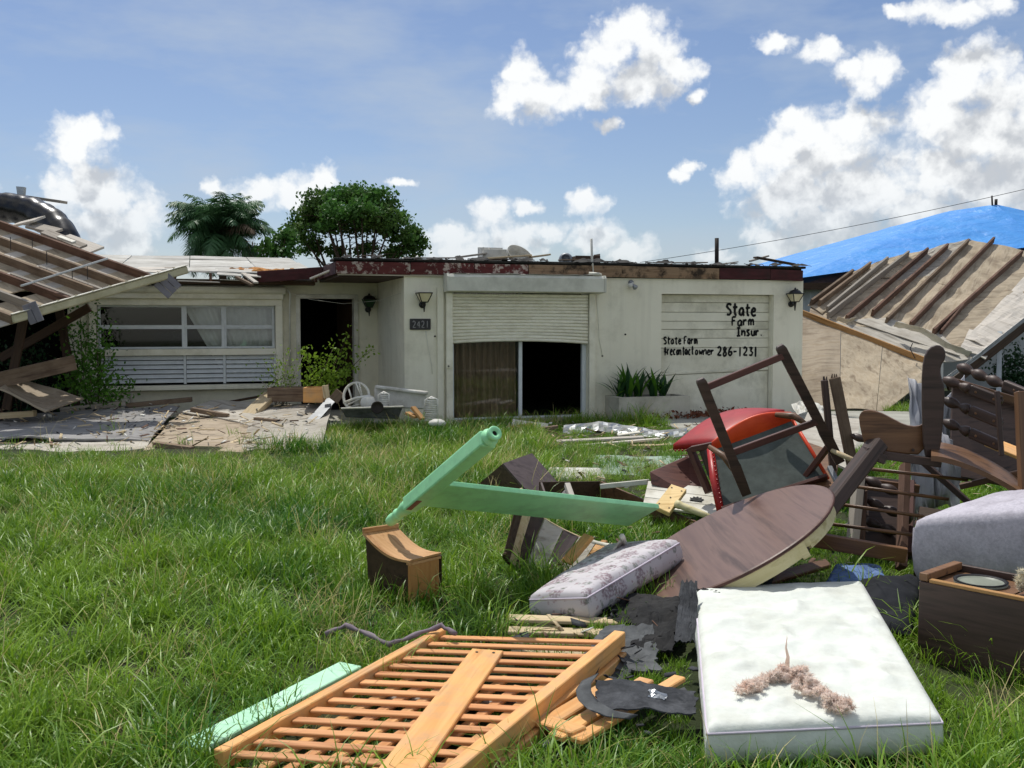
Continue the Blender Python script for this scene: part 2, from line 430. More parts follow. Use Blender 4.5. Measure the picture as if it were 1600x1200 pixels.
# ------------------------------------------------------------------ materials
MT = {}
def mk(name, c1, c2=None, scale=4.0, stretch=(1, 1, 1), rough=0.75, bump=0.2, bscale=None, bdist=0.01, var=0.12, dirt=None, dscale=1.3, damt=0.55, dlo=0.46, dhi=0.66,
       spec=0.3, metal=0.0, c3=None, contrast=(0.35, 0.68), trans=0.0, coat=0.0, streak=None, rvar=0.15, detail=6.0, alpha=None):
    m = bpy.data.materials.new(name); m.use_nodes = True
    nt = m.node_tree; N = nt.nodes.new; L = nt.links.new
    b = nt.nodes['Principled BSDF']; out = nt.nodes['Material Output']
    if isinstance(c1, str): c1 = H(c1)
    c2 = c1 if c2 is None else (H(c2) if isinstance(c2, str) else c2)
    tc = N('ShaderNodeTexCoord')
    oi = N('ShaderNodeObjectInfo')
    off = N('ShaderNodeVectorMath'); off.operation = 'MULTIPLY_ADD'
    off.inputs[1].default_value = (1, 1, 1)
    rv = N('ShaderNodeVectorMath'); rv.operation = 'SCALE'; rv.inputs[0].default_value = (13.7, 7.3, 21.1)
    L(oi.outputs['Random'], rv.inputs['Scale'])
    L(tc.outputs['Object'], off.inputs[0]); L(rv.outputs[0], off.inputs[2])
    mp = N('ShaderNodeMapping'); mp.inputs['Scale'].default_value = [s * scale for s in stretch]
    L(off.outputs[0], mp.inputs['Vector'])
    n1 = N('ShaderNodeTexNoise'); n1.inputs['Detail'].default_value = detail; n1.inputs['Roughness'].default_value = 0.62; n1.inputs['Distortion'].default_value = 0.4
    n1.inputs['Scale'].default_value = 1.0
    L(mp.outputs[0], n1.inputs['Vector'])
    cr = N('ShaderNodeValToRGB'); e = cr.color_ramp.elements
    e[0].position = contrast[0]; e[0].color = c1; e[1].position = contrast[1]; e[1].color = c2
    if c3 is not None:
        q = e.new((contrast[0] + contrast[1]) / 2); q.color = H(c3) if isinstance(c3, str) else c3
    L(n1.outputs['Fac'], cr.inputs['Fac'])
    cur = cr.outputs['Color']
    if dirt is not None:
        dn = N('ShaderNodeTexNoise'); dn.inputs['Scale'].default_value = dscale; dn.inputs['Detail'].default_value = 8; dn.inputs['Roughness'].default_value = 0.7
        L(off.outputs[0], dn.inputs['Vector'])
        dr = N('ShaderNodeMapRange'); dr.inputs['From Min'].default_value = dlo; dr.inputs['From Max'].default_value = dhi; dr.inputs['To Max'].default_value = damt
        L(dn.outputs['Fac'], dr.inputs['Value'])
        mx = N('ShaderNodeMix'); mx.data_type = 'RGBA'
        mx.inputs['B'].default_value = H(dirt) if isinstance(dirt, str) else dirt
        L(dr.outputs[0], mx.inputs['Factor']); L(cur, mx.inputs['A']); cur = mx.outputs['Result']
    if streak is not None:
        sm_ = N('ShaderNodeMapping'); sm_.inputs['Scale'].default_value = (7, 7, .45); L(off.outputs[0], sm_.inputs['Vector'])
        sn = N('ShaderNodeTexNoise'); sn.inputs['Scale'].default_value = 1.0; sn.inputs['Detail'].default_value = 5; L(sm_.outputs[0], sn.inputs['Vector'])
        sr = N('ShaderNodeMapRange'); sr.inputs['From Min'].default_value = .52; sr.inputs['From Max'].default_value = .72; sr.inputs['To Max'].default_value = .13; L(sn.outputs['Fac'], sr.inputs['Value'])
        mx = N('ShaderNodeMix'); mx.data_type = 'RGBA'; mx.inputs['B'].default_value = H(streak); L(sr.outputs[0], mx.inputs['Factor']); L(cur, mx.inputs['A']); cur = mx.outputs['Result']
    if var:
        hs = N('ShaderNodeHueSaturation')
        vr = N('ShaderNodeMapRange'); vr.inputs['To Min'].default_value = 1 - var; vr.inputs['To Max'].default_value = 1 + var
        L(oi.outputs['Random'], vr.inputs['Value']); L(vr.outputs[0], hs.inputs['Value']); L(cur, hs.inputs['Color']); cur = hs.outputs['Color']
    L(cur, b.inputs['Base Color'])
    b.inputs['Specular IOR Level'].default_value = spec
    b.inputs['Metallic'].default_value = metal
    if coat: b.inputs['Coat Weight'].default_value = coat; b.inputs['Coat Roughness'].default_value = 0.15
    if rvar:
        rr = N('ShaderNodeMapRange'); rr.inputs['To Min'].default_value = max(0.05, rough - rvar); rr.inputs['To Max'].default_value = min(1, rough + rvar)
        L(n1.outputs['Fac'], rr.inputs['Value']); L(rr.outputs[0], b.inputs['Roughness'])
    else:
        b.inputs['Roughness'].default_value = rough
    if bump:
        src = n1.outputs['Fac']
        if bscale:
            n2 = N('ShaderNodeTexNoise'); n2.inputs['Scale'].default_value = bscale; n2.inputs['Detail'].default_value = 4
            L(off.outputs[0], n2.inputs['Vector'])
            ad = N('ShaderNodeMath'); ad.operation = 'ADD'; L(n1.outputs['Fac'], ad.inputs[0]); L(n2.outputs['Fac'], ad.inputs[1]); src = ad.outputs[0]
        bp = N('ShaderNodeBump'); bp.inputs['Strength'].default_value = bump; bp.inputs['Distance'].default_value = bdist
        L(src, bp.inputs['Height']); L(bp.outputs[0], b.inputs['Normal'])
    if trans:
        tr = N('ShaderNodeBsdfTranslucent'); L(cur, tr.inputs['Color'])
        ms = N('ShaderNodeMixShader'); ms.inputs['Fac'].default_value = trans
        L(b.outputs[0], ms.inputs[1]); L(tr.outputs[0], ms.inputs[2]); L(ms.outputs[0], out.inputs['Surface'])
    MT[name] = m
    return m
def wood(name, c1, c2, c3=None, k=1.0, rough=0.75, axis=0, **kw):
    st = [16, 16, 16]; st[axis] = 0.9
    kw.setdefault('bump', 0.35); kw.setdefault('bdist', 0.006); kw.setdefault('var', 0.16)
    return mk(name, c1, c2, scale=k, stretch=st, rough=rough, c3=c3, **kw)

mk('stucco', '#ebe7d3', '#e2ddc8', scale=1.2, rough=0.92, bump=0.3, bscale=90, bdist=0.008, var=0, dirt='#aaa48e', dscale=1.3, damt=0.45, dlo=.5, dhi=.72, streak='#8f8b7a')
mk('stucco_side', '#e6e1cb', '#dbd5be', scale=1.2, rough=0.92, bump=0.25, bscale=90, bdist=0.006, var=0, dirt='#8a8674', dscale=0.8, damt=0.4)
mk('cream_metal', '#efebd9', '#e6e1ca', scale=2, rough=0.5, bump=0.05, var=0.03, dirt='#a49c7c', dscale=2.4, damt=0.35)
mk('grey_metal', '#d6d5c8', '#cbcabd', scale=2, rough=0.5, bump=0.06, var=0.03, dirt='#86867a', dscale=1.6, damt=0.4)
mk('garage_paint', '#e4e1ce', '#dad6c1', scale=2.2, rough=0.7, bump=0.1, var=0.035, dirt='#8d8a74', dscale=1.9, damt=0.5)
mk('white_alu', '#d6dadb', '#c6cbcc', scale=6, rough=0.42, bump=0.05, var=0.05)
mk('white_plastic', '#d9d7cf', '#c8c6bc', scale=3, rough=0.5, bump=0.06, var=0.05, dirt='#8f8a78', dscale=4, damt=0.5)
mk('white_paint', '#dcd9cd', '#cac6b6', scale=3, rough=0.6, bump=0.1, var=0.05, dirt='#8b8470', dscale=3, damt=0.5)
mk('roof_white', '#c9c7c0', '#a19e95', scale=2.4, stretch=(1, 4, 1), rough=0.85, bump=0.2, dirt='#7d7668', dscale=1.6, damt=0.6)
mk('maroon_paint', '#5e2a27', '#4a1f1e', scale=3, stretch=(1, 4, 4), rough=0.75, bump=0.3, dirt='#c2b6a8', dscale=9, damt=0.75, dlo=.53, dhi=.6, var=0.1)
mk('maroon_plain', '#4c2325', '#371818', scale=3, stretch=(1, 4, 4), rough=0.75, bump=0.3, dirt='#2c2420', dscale=3, damt=0.6, var=0.1)
mk('tar', '#2a2927', '#1c1c1b', scale=6, rough=0.85, bump=0.4, dirt='#5a5650', dscale=5, damt=0.4)
mk('black_metal', '#141414', '#0c0c0c', scale=5, rough=0.45, bump=0.05, spec=0.5)
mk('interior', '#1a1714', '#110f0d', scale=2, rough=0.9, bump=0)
mk('curtain', '#a58a70', '#80654e', scale=3, stretch=(5, 5, .4), rough=0.95, bump=0.1, var=0.1)
mk('lamp_glass', '#d9cfae', '#cbbf98', scale=4, rough=0.25, bump=0, var=0, spec=0.5)
mk('plaque', '#2b2a2c', '#1c1b1d', scale=9, rough=0.5, bump=0.3, spec=0.5, var=0)
mk('numeral_metal', '#8f8d8c', '#6f6d6e', scale=20, rough=0.5, bump=0.1, var=0)
mk('black_paint', '#0a0b0b', '#121413', scale=8, rough=0.7, bump=0, var=0)
mk('concrete', '#a7a69b', '#918f84', scale=1.6, rough=0.9, bump=0.2, bscale=60, var=0, dirt='#6e6b5e', dscale=1.0, damt=0.5)
mk('planter_wall', '#c0bcae', '#aeaa9b', scale=1.5, rough=0.9, bump=0.2, bscale=70, var=0, dirt='#76715f', dscale=1.6, damt=0.5)
mk('soil', '#3e2f22', '#2a2018', scale=12, rough=1, bump=0.6, var=0)

wood('weathered', '#8d857a', '#6f665b', '#a29a8e', rough=0.9)
wood('pale_weathered', '#b5ada0', '#958c7f', '#c4bdb2', rough=0.9)
wood('grey_ply', '#8d8b88', '#757371', '#9a9896', k=0.6, rough=0.9, dirt='#5a5754', dscale=2.2, damt=0.45)
wood('tan_ply', '#97876f', '#7b6d5a', '#a89a86', k=0.6, rough=0.9, dirt='#6b5a48', dscale=1.4, damt=0.5)
wood('pale_ply', '#aaa396', '#8d867a', '#b9b3a7', k=0.5, rough=0.9, dirt='#7b7161', dscale=1.6, damt=0.5)
wood('roof_ply', '#a3937b', '#857662', '#b2a48d', k=0.5, rough=0.9, dirt='#6a5c4b', dscale=1.2, damt=0.55, axis=1)
wood('lumber', '#715e4c', '#54443a', '#82705d', rough=0.85, dirt='#4a382b', dscale=3, damt=0.5)
wood('lumber_red', '#5f4638', '#443229', '#6f5445', rough=0.85, dirt='#3a2920', dscale=3, damt=0.55)
wood('lumber_new', '#a87c4c', '#86602f', '#b88d5c', rough=0.8)
wood('raw_fascia', '#8b6f55', '#6d533d', '#9a8066', rough=0.9, dirt='#1f1a16', dscale=3.4, damt=0.9, dlo=.5, dhi=.62)
wood('orange_wood', '#d99a54', '#bf7f3c', '#e3ab69', rough=0.55, spec=0.4, bump=0.2, dirt='#93887a', dscale=3.4, damt=0.45)
wood('orange_slat', '#cc8d55', '#ac6b3a', '#d89c66', rough=0.5, spec=0.4, bump=0.2, var=0.2)
wood('oak', '#b07a43', '#8d5a2c', '#bd8b53', k=1.3, rough=0.6, axis=2)
wood('oak_x', '#b88a58', '#976737', '#c69a6b', k=1.3, rough=0.6)
wood('plank_pale', '#b7a27c', '#977f5a', '#c4b291', rough=0.85)
wood('dark_wood', '#3a2c24', '#261d17', '#4c3a32', rough=0.5, spec=0.45, bump=0.2)
wood('brown_wood', '#5c402a', '#402a1a', '#6d4d33', rough=0.5, spec=0.45, bump=0.2)
wood('seat_wood', '#6a4a30', '#4a301d', '#7d5a3c', rough=0.45, spec=0.45, bump=0.2)
wood('red_brown', '#4a2b24', '#331c17', '#5b382e', rough=0.5, spec=0.4, bump=0.2)
wood('table_top', '#5f463c', '#4a352d', '#745a4e', k=0.7, rough=0.38, spec=0.5, bump=0.08, axis=1)
wood('purple_ply', '#544846', '#413735', '#635654', k=0.6, rough=0.55, bump=0.15)
wood('cream_wood', '#c9bd8c', '#b0a370', '#d3c89c', rough=0.6)
wood('yellow_wood', '#c8a86a', '#ab884a', '#d3b67c', rough=0.5)
wood('chocolate', '#3a2a1d', '#281c13', '#4a3727', rough=0.6)
mk('mint', '#a6ecb4', '#97e0a8', scale=3, rough=0.42, bump=0.06, spec=0.45, var=0.04, dirt='#6fa67e', dscale=6.5, damt=0.4, bscale=40)
mk('mint_pale', '#bfeccb', '#a9ddb8', scale=4, rough=0.6, bump=0.2, var=0)
mk('pale_green', '#9db0a2', '#8a9d8f', scale=3, rough=0.8, bump=0.2, var=0, dirt='#6d7a66', dscale=2, damt=.6)
mk('label_red', '#8d5a50', '#6e4a48', scale=30, rough=0.6, bump=0, var=0)
mk('red_vinyl', '#a8231f', '#8e1a1a', scale=5, rough=0.42, bump=0.1, bscale=160, bdist=0.003, spec=0.4, var=0.06)
mk('sunlit_red_vinyl', '#e2501f', '#d03c18', scale=5, rough=0.45, bump=0.1, var=0)  # red vinyl with the orange of full sun put into its colour
mk('seat_cloth', '#5b625d', '#484f4b', scale=5, rough=0.95, bump=0.2, var=0, dirt='#31332e', dscale=3.4, damt=0.6)
mk('mattress', '#dfe2da', '#d2d6cd', scale=3, rough=0.85, bump=0.3, bscale=11, bdist=0.03, var=0, dirt='#b3b2a0', dscale=3.2, damt=0.4)
mk('piping', '#cfc6d2', '#bfb5c2', scale=8, rough=0.8, bump=0.1, var=0)
mk('tweed', '#c6c1c9', '#aeaab3', scale=60, rough=0.95, bump=0.4, bscale=220, bdist=0.004, var=0, dirt='#5d5358', dscale=3, damt=0.4)
mk('shingle', '#34363a', '#222427', scale=18, rough=0.85, bump=0.5, bscale=240, bdist=0.004, dirt='#6c6e72', dscale=6, damt=0.4, spec=0.35)
mk('shingle_grey', '#5d5f60', '#47494a', scale=14, rough=0.9, bump=0.5, bscale=240, bdist=0.004, dirt='#2e2f30', dscale=4, damt=0.5)
mk('felt', '#1b1b1c', '#101011', scale=9, rough=0.85, bump=0.4, dirt='#3c3a38', dscale=6, damt=0.4)
mk('foil', '#b9bcbd', '#9a9d9f', scale=7, rough=0.33, bump=0.25, metal=0.75, var=0)
mk('galv', '#9da0a2', '#84878a', scale=7, rough=0.45, bump=0.1, metal=0.5)
mk('gutter', '#c3bd9f', '#b0a988', scale=4, rough=0.45, bump=0.05, dirt='#7e765c', dscale=2.2, damt=0.4)
mk('bracket_grey', '#7d7b82', '#6b6970', scale=6, rough=0.75, bump=0.1)
mk('duct_black', '#08080a', '#0d0c10', scale=4, rough=0.28, bump=0.15, bdist=0.02, spec=0.4)
mk('pipe_white', '#d0cec6', '#bdbbb2', scale=6, rough=0.5, bump=0.05)
mk('pipe_dark', '#3a332e', '#28231f', scale=6, rough=0.7, bump=0.1)
mk('tarp', '#5aa8f2', '#4796e8', scale=0.7, stretch=(1, 3, 1), rough=0.4, bump=0.6, bscale=1.5, bdist=0.15, spec=0.5, var=0, trans=0.12)
mk('roof_brown', '#5c4740', '#49372f', scale=7, stretch=(1, 1, 1), rough=0.95, bump=0.4, bscale=40, var=0)
mk('house_white', '#b9bfc0', '#a8aeb0', scale=1.5, rough=0.85, bump=0.15, var=0)
mk('denim', '#4a6390', '#3b5078', scale=9, rough=0.95, bump=0.3, bscale=60, var=0, c3='#6a83ae')
mk('dark_cloth', '#1d2026', '#14161b', scale=7, rough=0.95, bump=0.3, var=0)
mk('bag_grey', '#c4c4c8', '#aaaab0', scale=4, rough=0.4, bump=0.3, var=0, trans=0.15)
mk('insul_pink', '#fdeee3', '#f9dfcf', scale=18, rough=1.0, bump=0.1, bscale=60, bdist=0.01, var=0, c3='#f6e6da', trans=0.55)
mk('insul_yellow', '#c2a66e', '#a68650', scale=14, rough=1.0, bump=0.8, bdist=0.03, var=0.1, trans=0.1)
mk('foam', '#efe8d2', '#ddd3b8', scale=20, rough=1.0, bump=0.15, bdist=0.01, var=0, trans=0.15)
mk('orange_deck', '#b37e42', '#8e5c28', scale=7, rough=0.95, bump=0.5, var=0.1)
mk('speaker_cone', '#8f9487', '#757a6e', scale=6, rough=0.4, bump=0.05, var=0)
mk('rubber', '#17171a', '#0f0f11', scale=8, rough=0.6, bump=0.1)
mk('bark', '#5a4a3c', '#3f342a', scale=8, stretch=(1, 1, .3), rough=0.95, bump=0.5)
mk('twig_grey', '#8d8089', '#6b6068', scale=12, rough=0.9, bump=0.4)
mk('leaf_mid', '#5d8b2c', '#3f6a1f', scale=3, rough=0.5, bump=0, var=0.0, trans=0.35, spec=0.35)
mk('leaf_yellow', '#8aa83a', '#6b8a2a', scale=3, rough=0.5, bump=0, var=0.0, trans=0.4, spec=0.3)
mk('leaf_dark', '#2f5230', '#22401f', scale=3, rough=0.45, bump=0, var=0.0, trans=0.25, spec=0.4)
mk('leaf_tree', '#56823a', '#3d6629', scale=0.6, rough=0.55, bump=0, var=0.0, trans=0.3, spec=0.3, dirt='#5b4a2a', dscale=0.35, damt=0.5)
mk('palm_leaf', '#547a4e', '#40633f', scale=0.8, rough=0.5, bump=0, var=0.0, trans=0.25, spec=0.4)
mk('palm_dead', '#8d7a66', '#6f5e4c', scale=2, rough=0.9, bump=0, var=0.0, trans=0.2)
mk('leaf_litter', '#7a4a34', '#5a3424', scale=9, rough=0.95, bump=0, var=0.15)

# floral fabric for the cushion
def floral():
    m = mk('floral', '#c9c4c6', '#bcb7ba', scale=5, rough=0.92, bump=0.15, bscale=180, bdist=0.002, var=0)
    nt = m.node_tree; N = nt.nodes.new; L = nt.links.new
    b = nt.nodes['Principled BSDF']
    src = b.inputs['Base Color'].links[0].from_socket
    tc = N('ShaderNodeTexCoord')
    mp = N('ShaderNodeMapping'); mp.inputs['Scale'].default_value = (1, 1, 1)
    L(tc.outputs['Object'], mp.inputs['Vector'])
    wn = N('ShaderNodeTexNoise'); wn.inputs['Scale'].default_value = 28; wn.inputs['Detail'].default_value = 2
    L(mp.outputs[0], wn.inputs['Vector'])
    wv = N('ShaderNodeVectorMath'); wv.operation = 'MULTIPLY_ADD'; wv.inputs[1].default_value = (.05, .05, .05)
    L(wn.outputs['Color'], wv.inputs[0]); L(mp.outputs[0], wv.inputs[2])
    for sc_, thr, cc, amt in ((7.0, 0.36, '#836f76', 0.9), (12.0, 0.28, '#6f766c', 0.8), (22.0, .24, '#9a7f84', .75)):
        vo = N('ShaderNodeTexVoronoi'); vo.inputs['Scale'].default_value = sc_
        L(wv.outputs[0], vo.inputs['Vector'])
        mr = N('ShaderNodeMapRange'); mr.inputs['From Min'].default_value = thr; mr.inputs['From Max'].default_value = thr + 0.07
        mr.inputs['To Min'].default_value = amt; mr.inputs['To Max'].default_value = 0
        L(vo.outputs['Distance'], mr.inputs['Value'])
        pn = N('ShaderNodeTexNoise'); pn.inputs['Scale'].default_value = 60
        L(mp.outputs[0], pn.inputs['Vector'])
        mm = N('ShaderNodeMath'); mm.operation = 'MULTIPLY'; L(mr.outputs[0], mm.inputs[0])
        pr = N('ShaderNodeMapRange'); pr.inputs['From Min'].default_value = .35; pr.inputs['From Max'].default_value = .6
        L(pn.outputs['Fac'], pr.inputs['Value']); L(pr.outputs[0], mm.inputs[1])
        mx = N('ShaderNodeMix'); mx.data_type = 'RGBA'; mx.inputs['B'].default_value = H(cc)
        L(mm.outputs[0], mx.inputs['Factor']); L(src, mx.inputs['A']); src = mx.outputs['Result']
    L(src, b.inputs['Base Color'])
floral()

def glass_mat():
    m = bpy.data.materials.new('window_glass'); m.use_nodes = True
    b = m.node_tree.nodes['Principled BSDF']
    b.inputs['Base Color'].default_value = (0.9, 0.95, 0.95, 1); b.inputs['Roughness'].default_value = 0.03
    b.inputs['Transmission Weight'].default_value = 1.0; b.inputs['IOR'].default_value = 1.45
    MT['window_glass'] = m
glass_mat()

def grass_mat(name, cA, cB, trans=0.38, rough=0.38, spec=0.5):
    m = bpy.data.materials.new(name); m.use_nodes = True
    nt = m.node_tree; N = nt.nodes.new; L = nt.links.new
    b = nt.nodes['Principled BSDF']; out = nt.nodes['Material Output']
    oi = N('ShaderNodeObjectInfo')
    geo = N('ShaderNodeNewGeometry')
    ns = N('ShaderNodeTexNoise'); ns.inputs['Scale'].default_value = 0.55; ns.inputs['Detail'].default_value = 3
    L(geo.outputs['Position'], ns.inputs['Vector'])
    ad = N('ShaderNodeMath'); ad.operation = 'MULTIPLY_ADD'; ad.inputs[1].default_value = 0.45
    rs = N('ShaderNodeMath'); rs.operation = 'MULTIPLY_ADD'; rs.inputs[1].default_value = 2.3; rs.inputs[2].default_value = -0.95
    L(ns.outputs['Fac'], rs.inputs[0])
    L(oi.outputs['Random'], ad.inputs[0]); L(rs.outputs[0], ad.inputs[2])
    # each blade a little different
    ri = N('ShaderNodeMath'); ri.operation = 'MULTIPLY_ADD'; ri.inputs[1].default_value = 0.7; ri.inputs[2].default_value = -0.22
    L(geo.outputs['Random Per Island'], ri.inputs[0])
    a2 = N('ShaderNodeMath'); a2.operation = 'ADD'; a2.use_clamp = True
    L(ad.outputs[0], a2.inputs[0]); L(ri.outputs[0], a2.inputs[1])
    mx = N('ShaderNodeMix'); mx.data_type = 'RGBA'; mx.inputs['A'].default_value = H(cA); mx.inputs['B'].default_value = H(cB)
    L(a2.outputs[0], mx.inputs['Factor'])
    L(mx.outputs['Result'], b.inputs['Base Color'])
    b.inputs['Roughness'].default_value = rough; b.inputs['Specular IOR Level'].default_value = spec
    tr = N('ShaderNodeBsdfTranslucent'); L(mx.outputs['Result'], tr.inputs['Color'])
    ms = N('ShaderNodeMixShader'); ms.inputs['Fac'].default_value = trans
    L(b.outputs[0], ms.inputs[1]); L(tr.outputs[0], ms.inputs[2]); L(ms.outputs[0], out.inputs['Surface'])
    MT[name] = m
grass_mat('grass_blade', '#2a6611', '#8aab30', trans=0.32, rough=0.42, spec=0.4)
grass_mat('grass_dry', '#a5a058', '#cdbf86', trans=0.25, rough=0.6, spec=0.2)

def ground_mat():
    m = mk('lawn_soil', '#2f3a18', '#1f2810', scale=1.4, rough=1, bump=0.5, bscale=30, bdist=0.03, var=0, dirt='#4a3f2a', dscale=0.6, damt=0.6)
ground_mat()

# ================================================================== GROUND
mb = MB()
def gfn(u, v):
    x = -300 + 600 * u; y = -60 + 760 * v
    return (x, y, 0.0)
mb.grid(gfn, 6, 6)
g = mb.build('ground', MT['lawn_soil']); tag(g, kind='structure')

# driveway slab running from the garage door towards the right foreground
HO = V((-1.794, 16.77, 0)); HA = math.atan2(0.300, 0.954)
HM = rotz(HO, HA)
def hp(s, t, z=0.0): return HM @ V((s, t, z))
mb = MB()
pts = [hp(4.2, -0.25, -0.05), hp(8.4, -0.25, -0.05), V((11.5, 18.6, -.05)), V((11.5, 16.6, -0.05)), V((6.2, 13.4, -0.05)), V((3.2, 13.2, -.05))]
mb.prism([p for p in pts], (0, 0, 0.085))
o = mb.build('driveway', MT['concrete'], bevel=0.01); tag(o, kind='structure')
DRIVE = [(p.x, p.y) for p in pts]

# ================================================================== HOUSE
house = thing('ranch_house', 'cream single storey stucco house with its roof torn off along the front', 'house', HM)
WT = 0.20
# ---- front wall of the garage block, t = 0 .. 0.2, openings for sliding door and garage door
def wallseg(name, a, b, mat='stucco'):
    return MB().span(a, b).build(name, MT[mat], house)
DS0, DS1 = 0.80, 3.27      # sliding door
GS0, GS1 = 4.71, 7.02      # garage door
WH = 2.50
mb = MB()
mb.span((0, 0, -.1), (DS0, WT, WH)); mb.span((DS1, 0, -.1), (GS0, WT, WH)); mb.span((GS1, 0, -.1), (7.65, WT, WH))
mb.span((DS0, 0, 2.30), (DS1, WT, WH)); mb.span((GS0, 0, 2.23), (GS1, WT, WH))
mb.span((0, WT, -.1), (WT, 2.6, WH))                    # porch side wall
mb.span((7.45, WT, -.1), (7.65, 9, WH))
mb.span((0.2, 8.8, -.1), (7.45, 9, WH))
mb.build('wall', MT['stucco'], house)
# left wing wall, t = 2.6 .. 2.8
LS0, LS1 = -1.47, -0.43    # door
WS0, WS1 = -4.98, -1.90    # window
mb = MB()
mb.span((-5.45, 2.6, -.1), (WS0, 2.8, WH)); mb.span((-9.5, 2.6, 2.25), (-5.45, 2.8, WH)); mb.span((WS0, 2.6, -.1), (WS1, 2.8, 0.58)); mb.span((WS0, 2.6, 2.06), (WS1, 2.8, WH))
mb.span((WS1, 2.6, -.1), (LS0, 2.8, WH)); mb.span((LS0, 2.6, 2.17), (LS1, 2.8, WH)); mb.span((LS1, 2.6, -.1), (-0.0, 2.8, WH))
mb.span((-9.5, 2.8, -.1), (-9.3, 9, 2.24)); mb.span((-9.5, 2.81, 2.24), (-9.3, 9, WH)); mb.span((-9.3, 8.8, -.1), (0.2, 9, WH))
mb.build('wall', MT['stucco_side'], house)
# rooms lined near-black; their lack of light is put into the colour
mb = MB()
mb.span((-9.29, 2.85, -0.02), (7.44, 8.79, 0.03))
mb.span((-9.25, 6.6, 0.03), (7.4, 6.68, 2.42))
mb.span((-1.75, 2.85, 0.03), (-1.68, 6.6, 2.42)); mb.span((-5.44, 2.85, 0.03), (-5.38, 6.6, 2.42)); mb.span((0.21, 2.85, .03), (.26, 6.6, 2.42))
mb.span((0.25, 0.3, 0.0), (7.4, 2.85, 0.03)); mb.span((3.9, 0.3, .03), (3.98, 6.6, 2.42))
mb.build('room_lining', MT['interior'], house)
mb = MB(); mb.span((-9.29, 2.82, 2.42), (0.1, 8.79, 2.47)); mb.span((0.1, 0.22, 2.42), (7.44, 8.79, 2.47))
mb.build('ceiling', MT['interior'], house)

# ---- garage block roof
mb = MB(); mb.span((-1.10, 0.02, 2.5), (7.62, 9.1, 2.72)); mb.build('roof', MT['tar'], house)
mb = MB(); mb.span((-1.16, -0.07, 2.722), (7.66, 0.5, 2.765)); mb.build('roof_edge', MT['tar'], house, bevel=0.01)
rfz = random.Random(4)
def fascia(s0, s1, mat, dz=0.0, t=-0.045):
    o = board('fascia_board', hp(s0, t + rfz.uniform(-.012, .006), 2.61 + rfz.uniform(-.008, .004)), hp(s1, t + rfz.uniform(-.012, .006), 2.61 + dz + rfz.uniform(-.012, .006)), 0.04, 0.20, MT[mat], house, bevel=0.004)
    return o
xs = [-1.13, 0.1, 1.2, 2.16]
for a, b in zip(xs, xs[1:]): fascia(a + .004, b - .004, 'maroon_paint')
xs = [2.16, 3.9, 5.84]
for a, b in zip(xs, xs[1:]): fascia(a + .004, b - .004, 'raw_fascia')
fascia(5.84, 6.9, 'maroon_plain'); fascia(6.905, 7.6, 'maroon_plain', -0.02)
rt = random.Random(41)
for k in range(20):          # tatters of roofing felt along the torn edge
    s_ = -1.0 + k * .44 + rt.uniform(-.15, .15); w_ = rt.uniform(.1, .4); h_ = rt.uniform(.02, .07)
    f_, n_ = quad(V((s_, -.09, 2.768)), V((s_ + w_, -.09 + rt.uniform(-.03, .02), 2.768 + rt.uniform(0, .02))), V((s_ + w_ * .8, .12, 2.79 + h_)), V((s_ + .03, .1, 2.775 + h_ * rt.uniform(.2, 1))), warp=.03, wf=9, seed=k)
    MB().grid(f_, 6, 4, V((0, 0, .004))).build('torn_felt', MT['tar'], house)
for k in range(7):
    s_ = -.9 + k * 1.15 + rt.uniform(-.3, .3)
    board('splintered_board', hp(s_, .0 + rt.uniform(0, .3), 2.80), hp(s_ + rt.uniform(.3, .9), .15 + rt.uniform(0, .3), 2.80 + rt.uniform(0, .07)), rt.uniform(.04, .1), .02, MT[rt.choice(['weathered', 'lumber', 'chocolate'])], house)
# strip of pale primer under the red board
board('trim_strip', hp(-1.1, -0.02, 2.495), hp(2.1, -0.02, 2.495), 0.05, 0.03, MT['pale_weathered'], house)
# porch roof soffit and its side fascia
mb = MB(); mb.span((-1.08, 0.03, 2.46), (0.0, 2.6, 2.5)); mb.build('soffit', MT['chocolate'], house)
board('fascia_board', hp(-1.12, -0.06, 2.60), hp(-1.12, 2.3, 2.60), 0.04, 0.20, MT['maroon_plain'], house)
board('fascia_board', hp(-2.25, 1.9, 2.52), hp(-1.14, 1.6, 2.60), 0.04, 0.20, MT['maroon_plain'], house)
board('soffit_slat', hp(-1.4, 1.2, 2.47), hp(-1.05, .6, 2.62), 0.05, 0.03, MT['pale_weathered'], house)

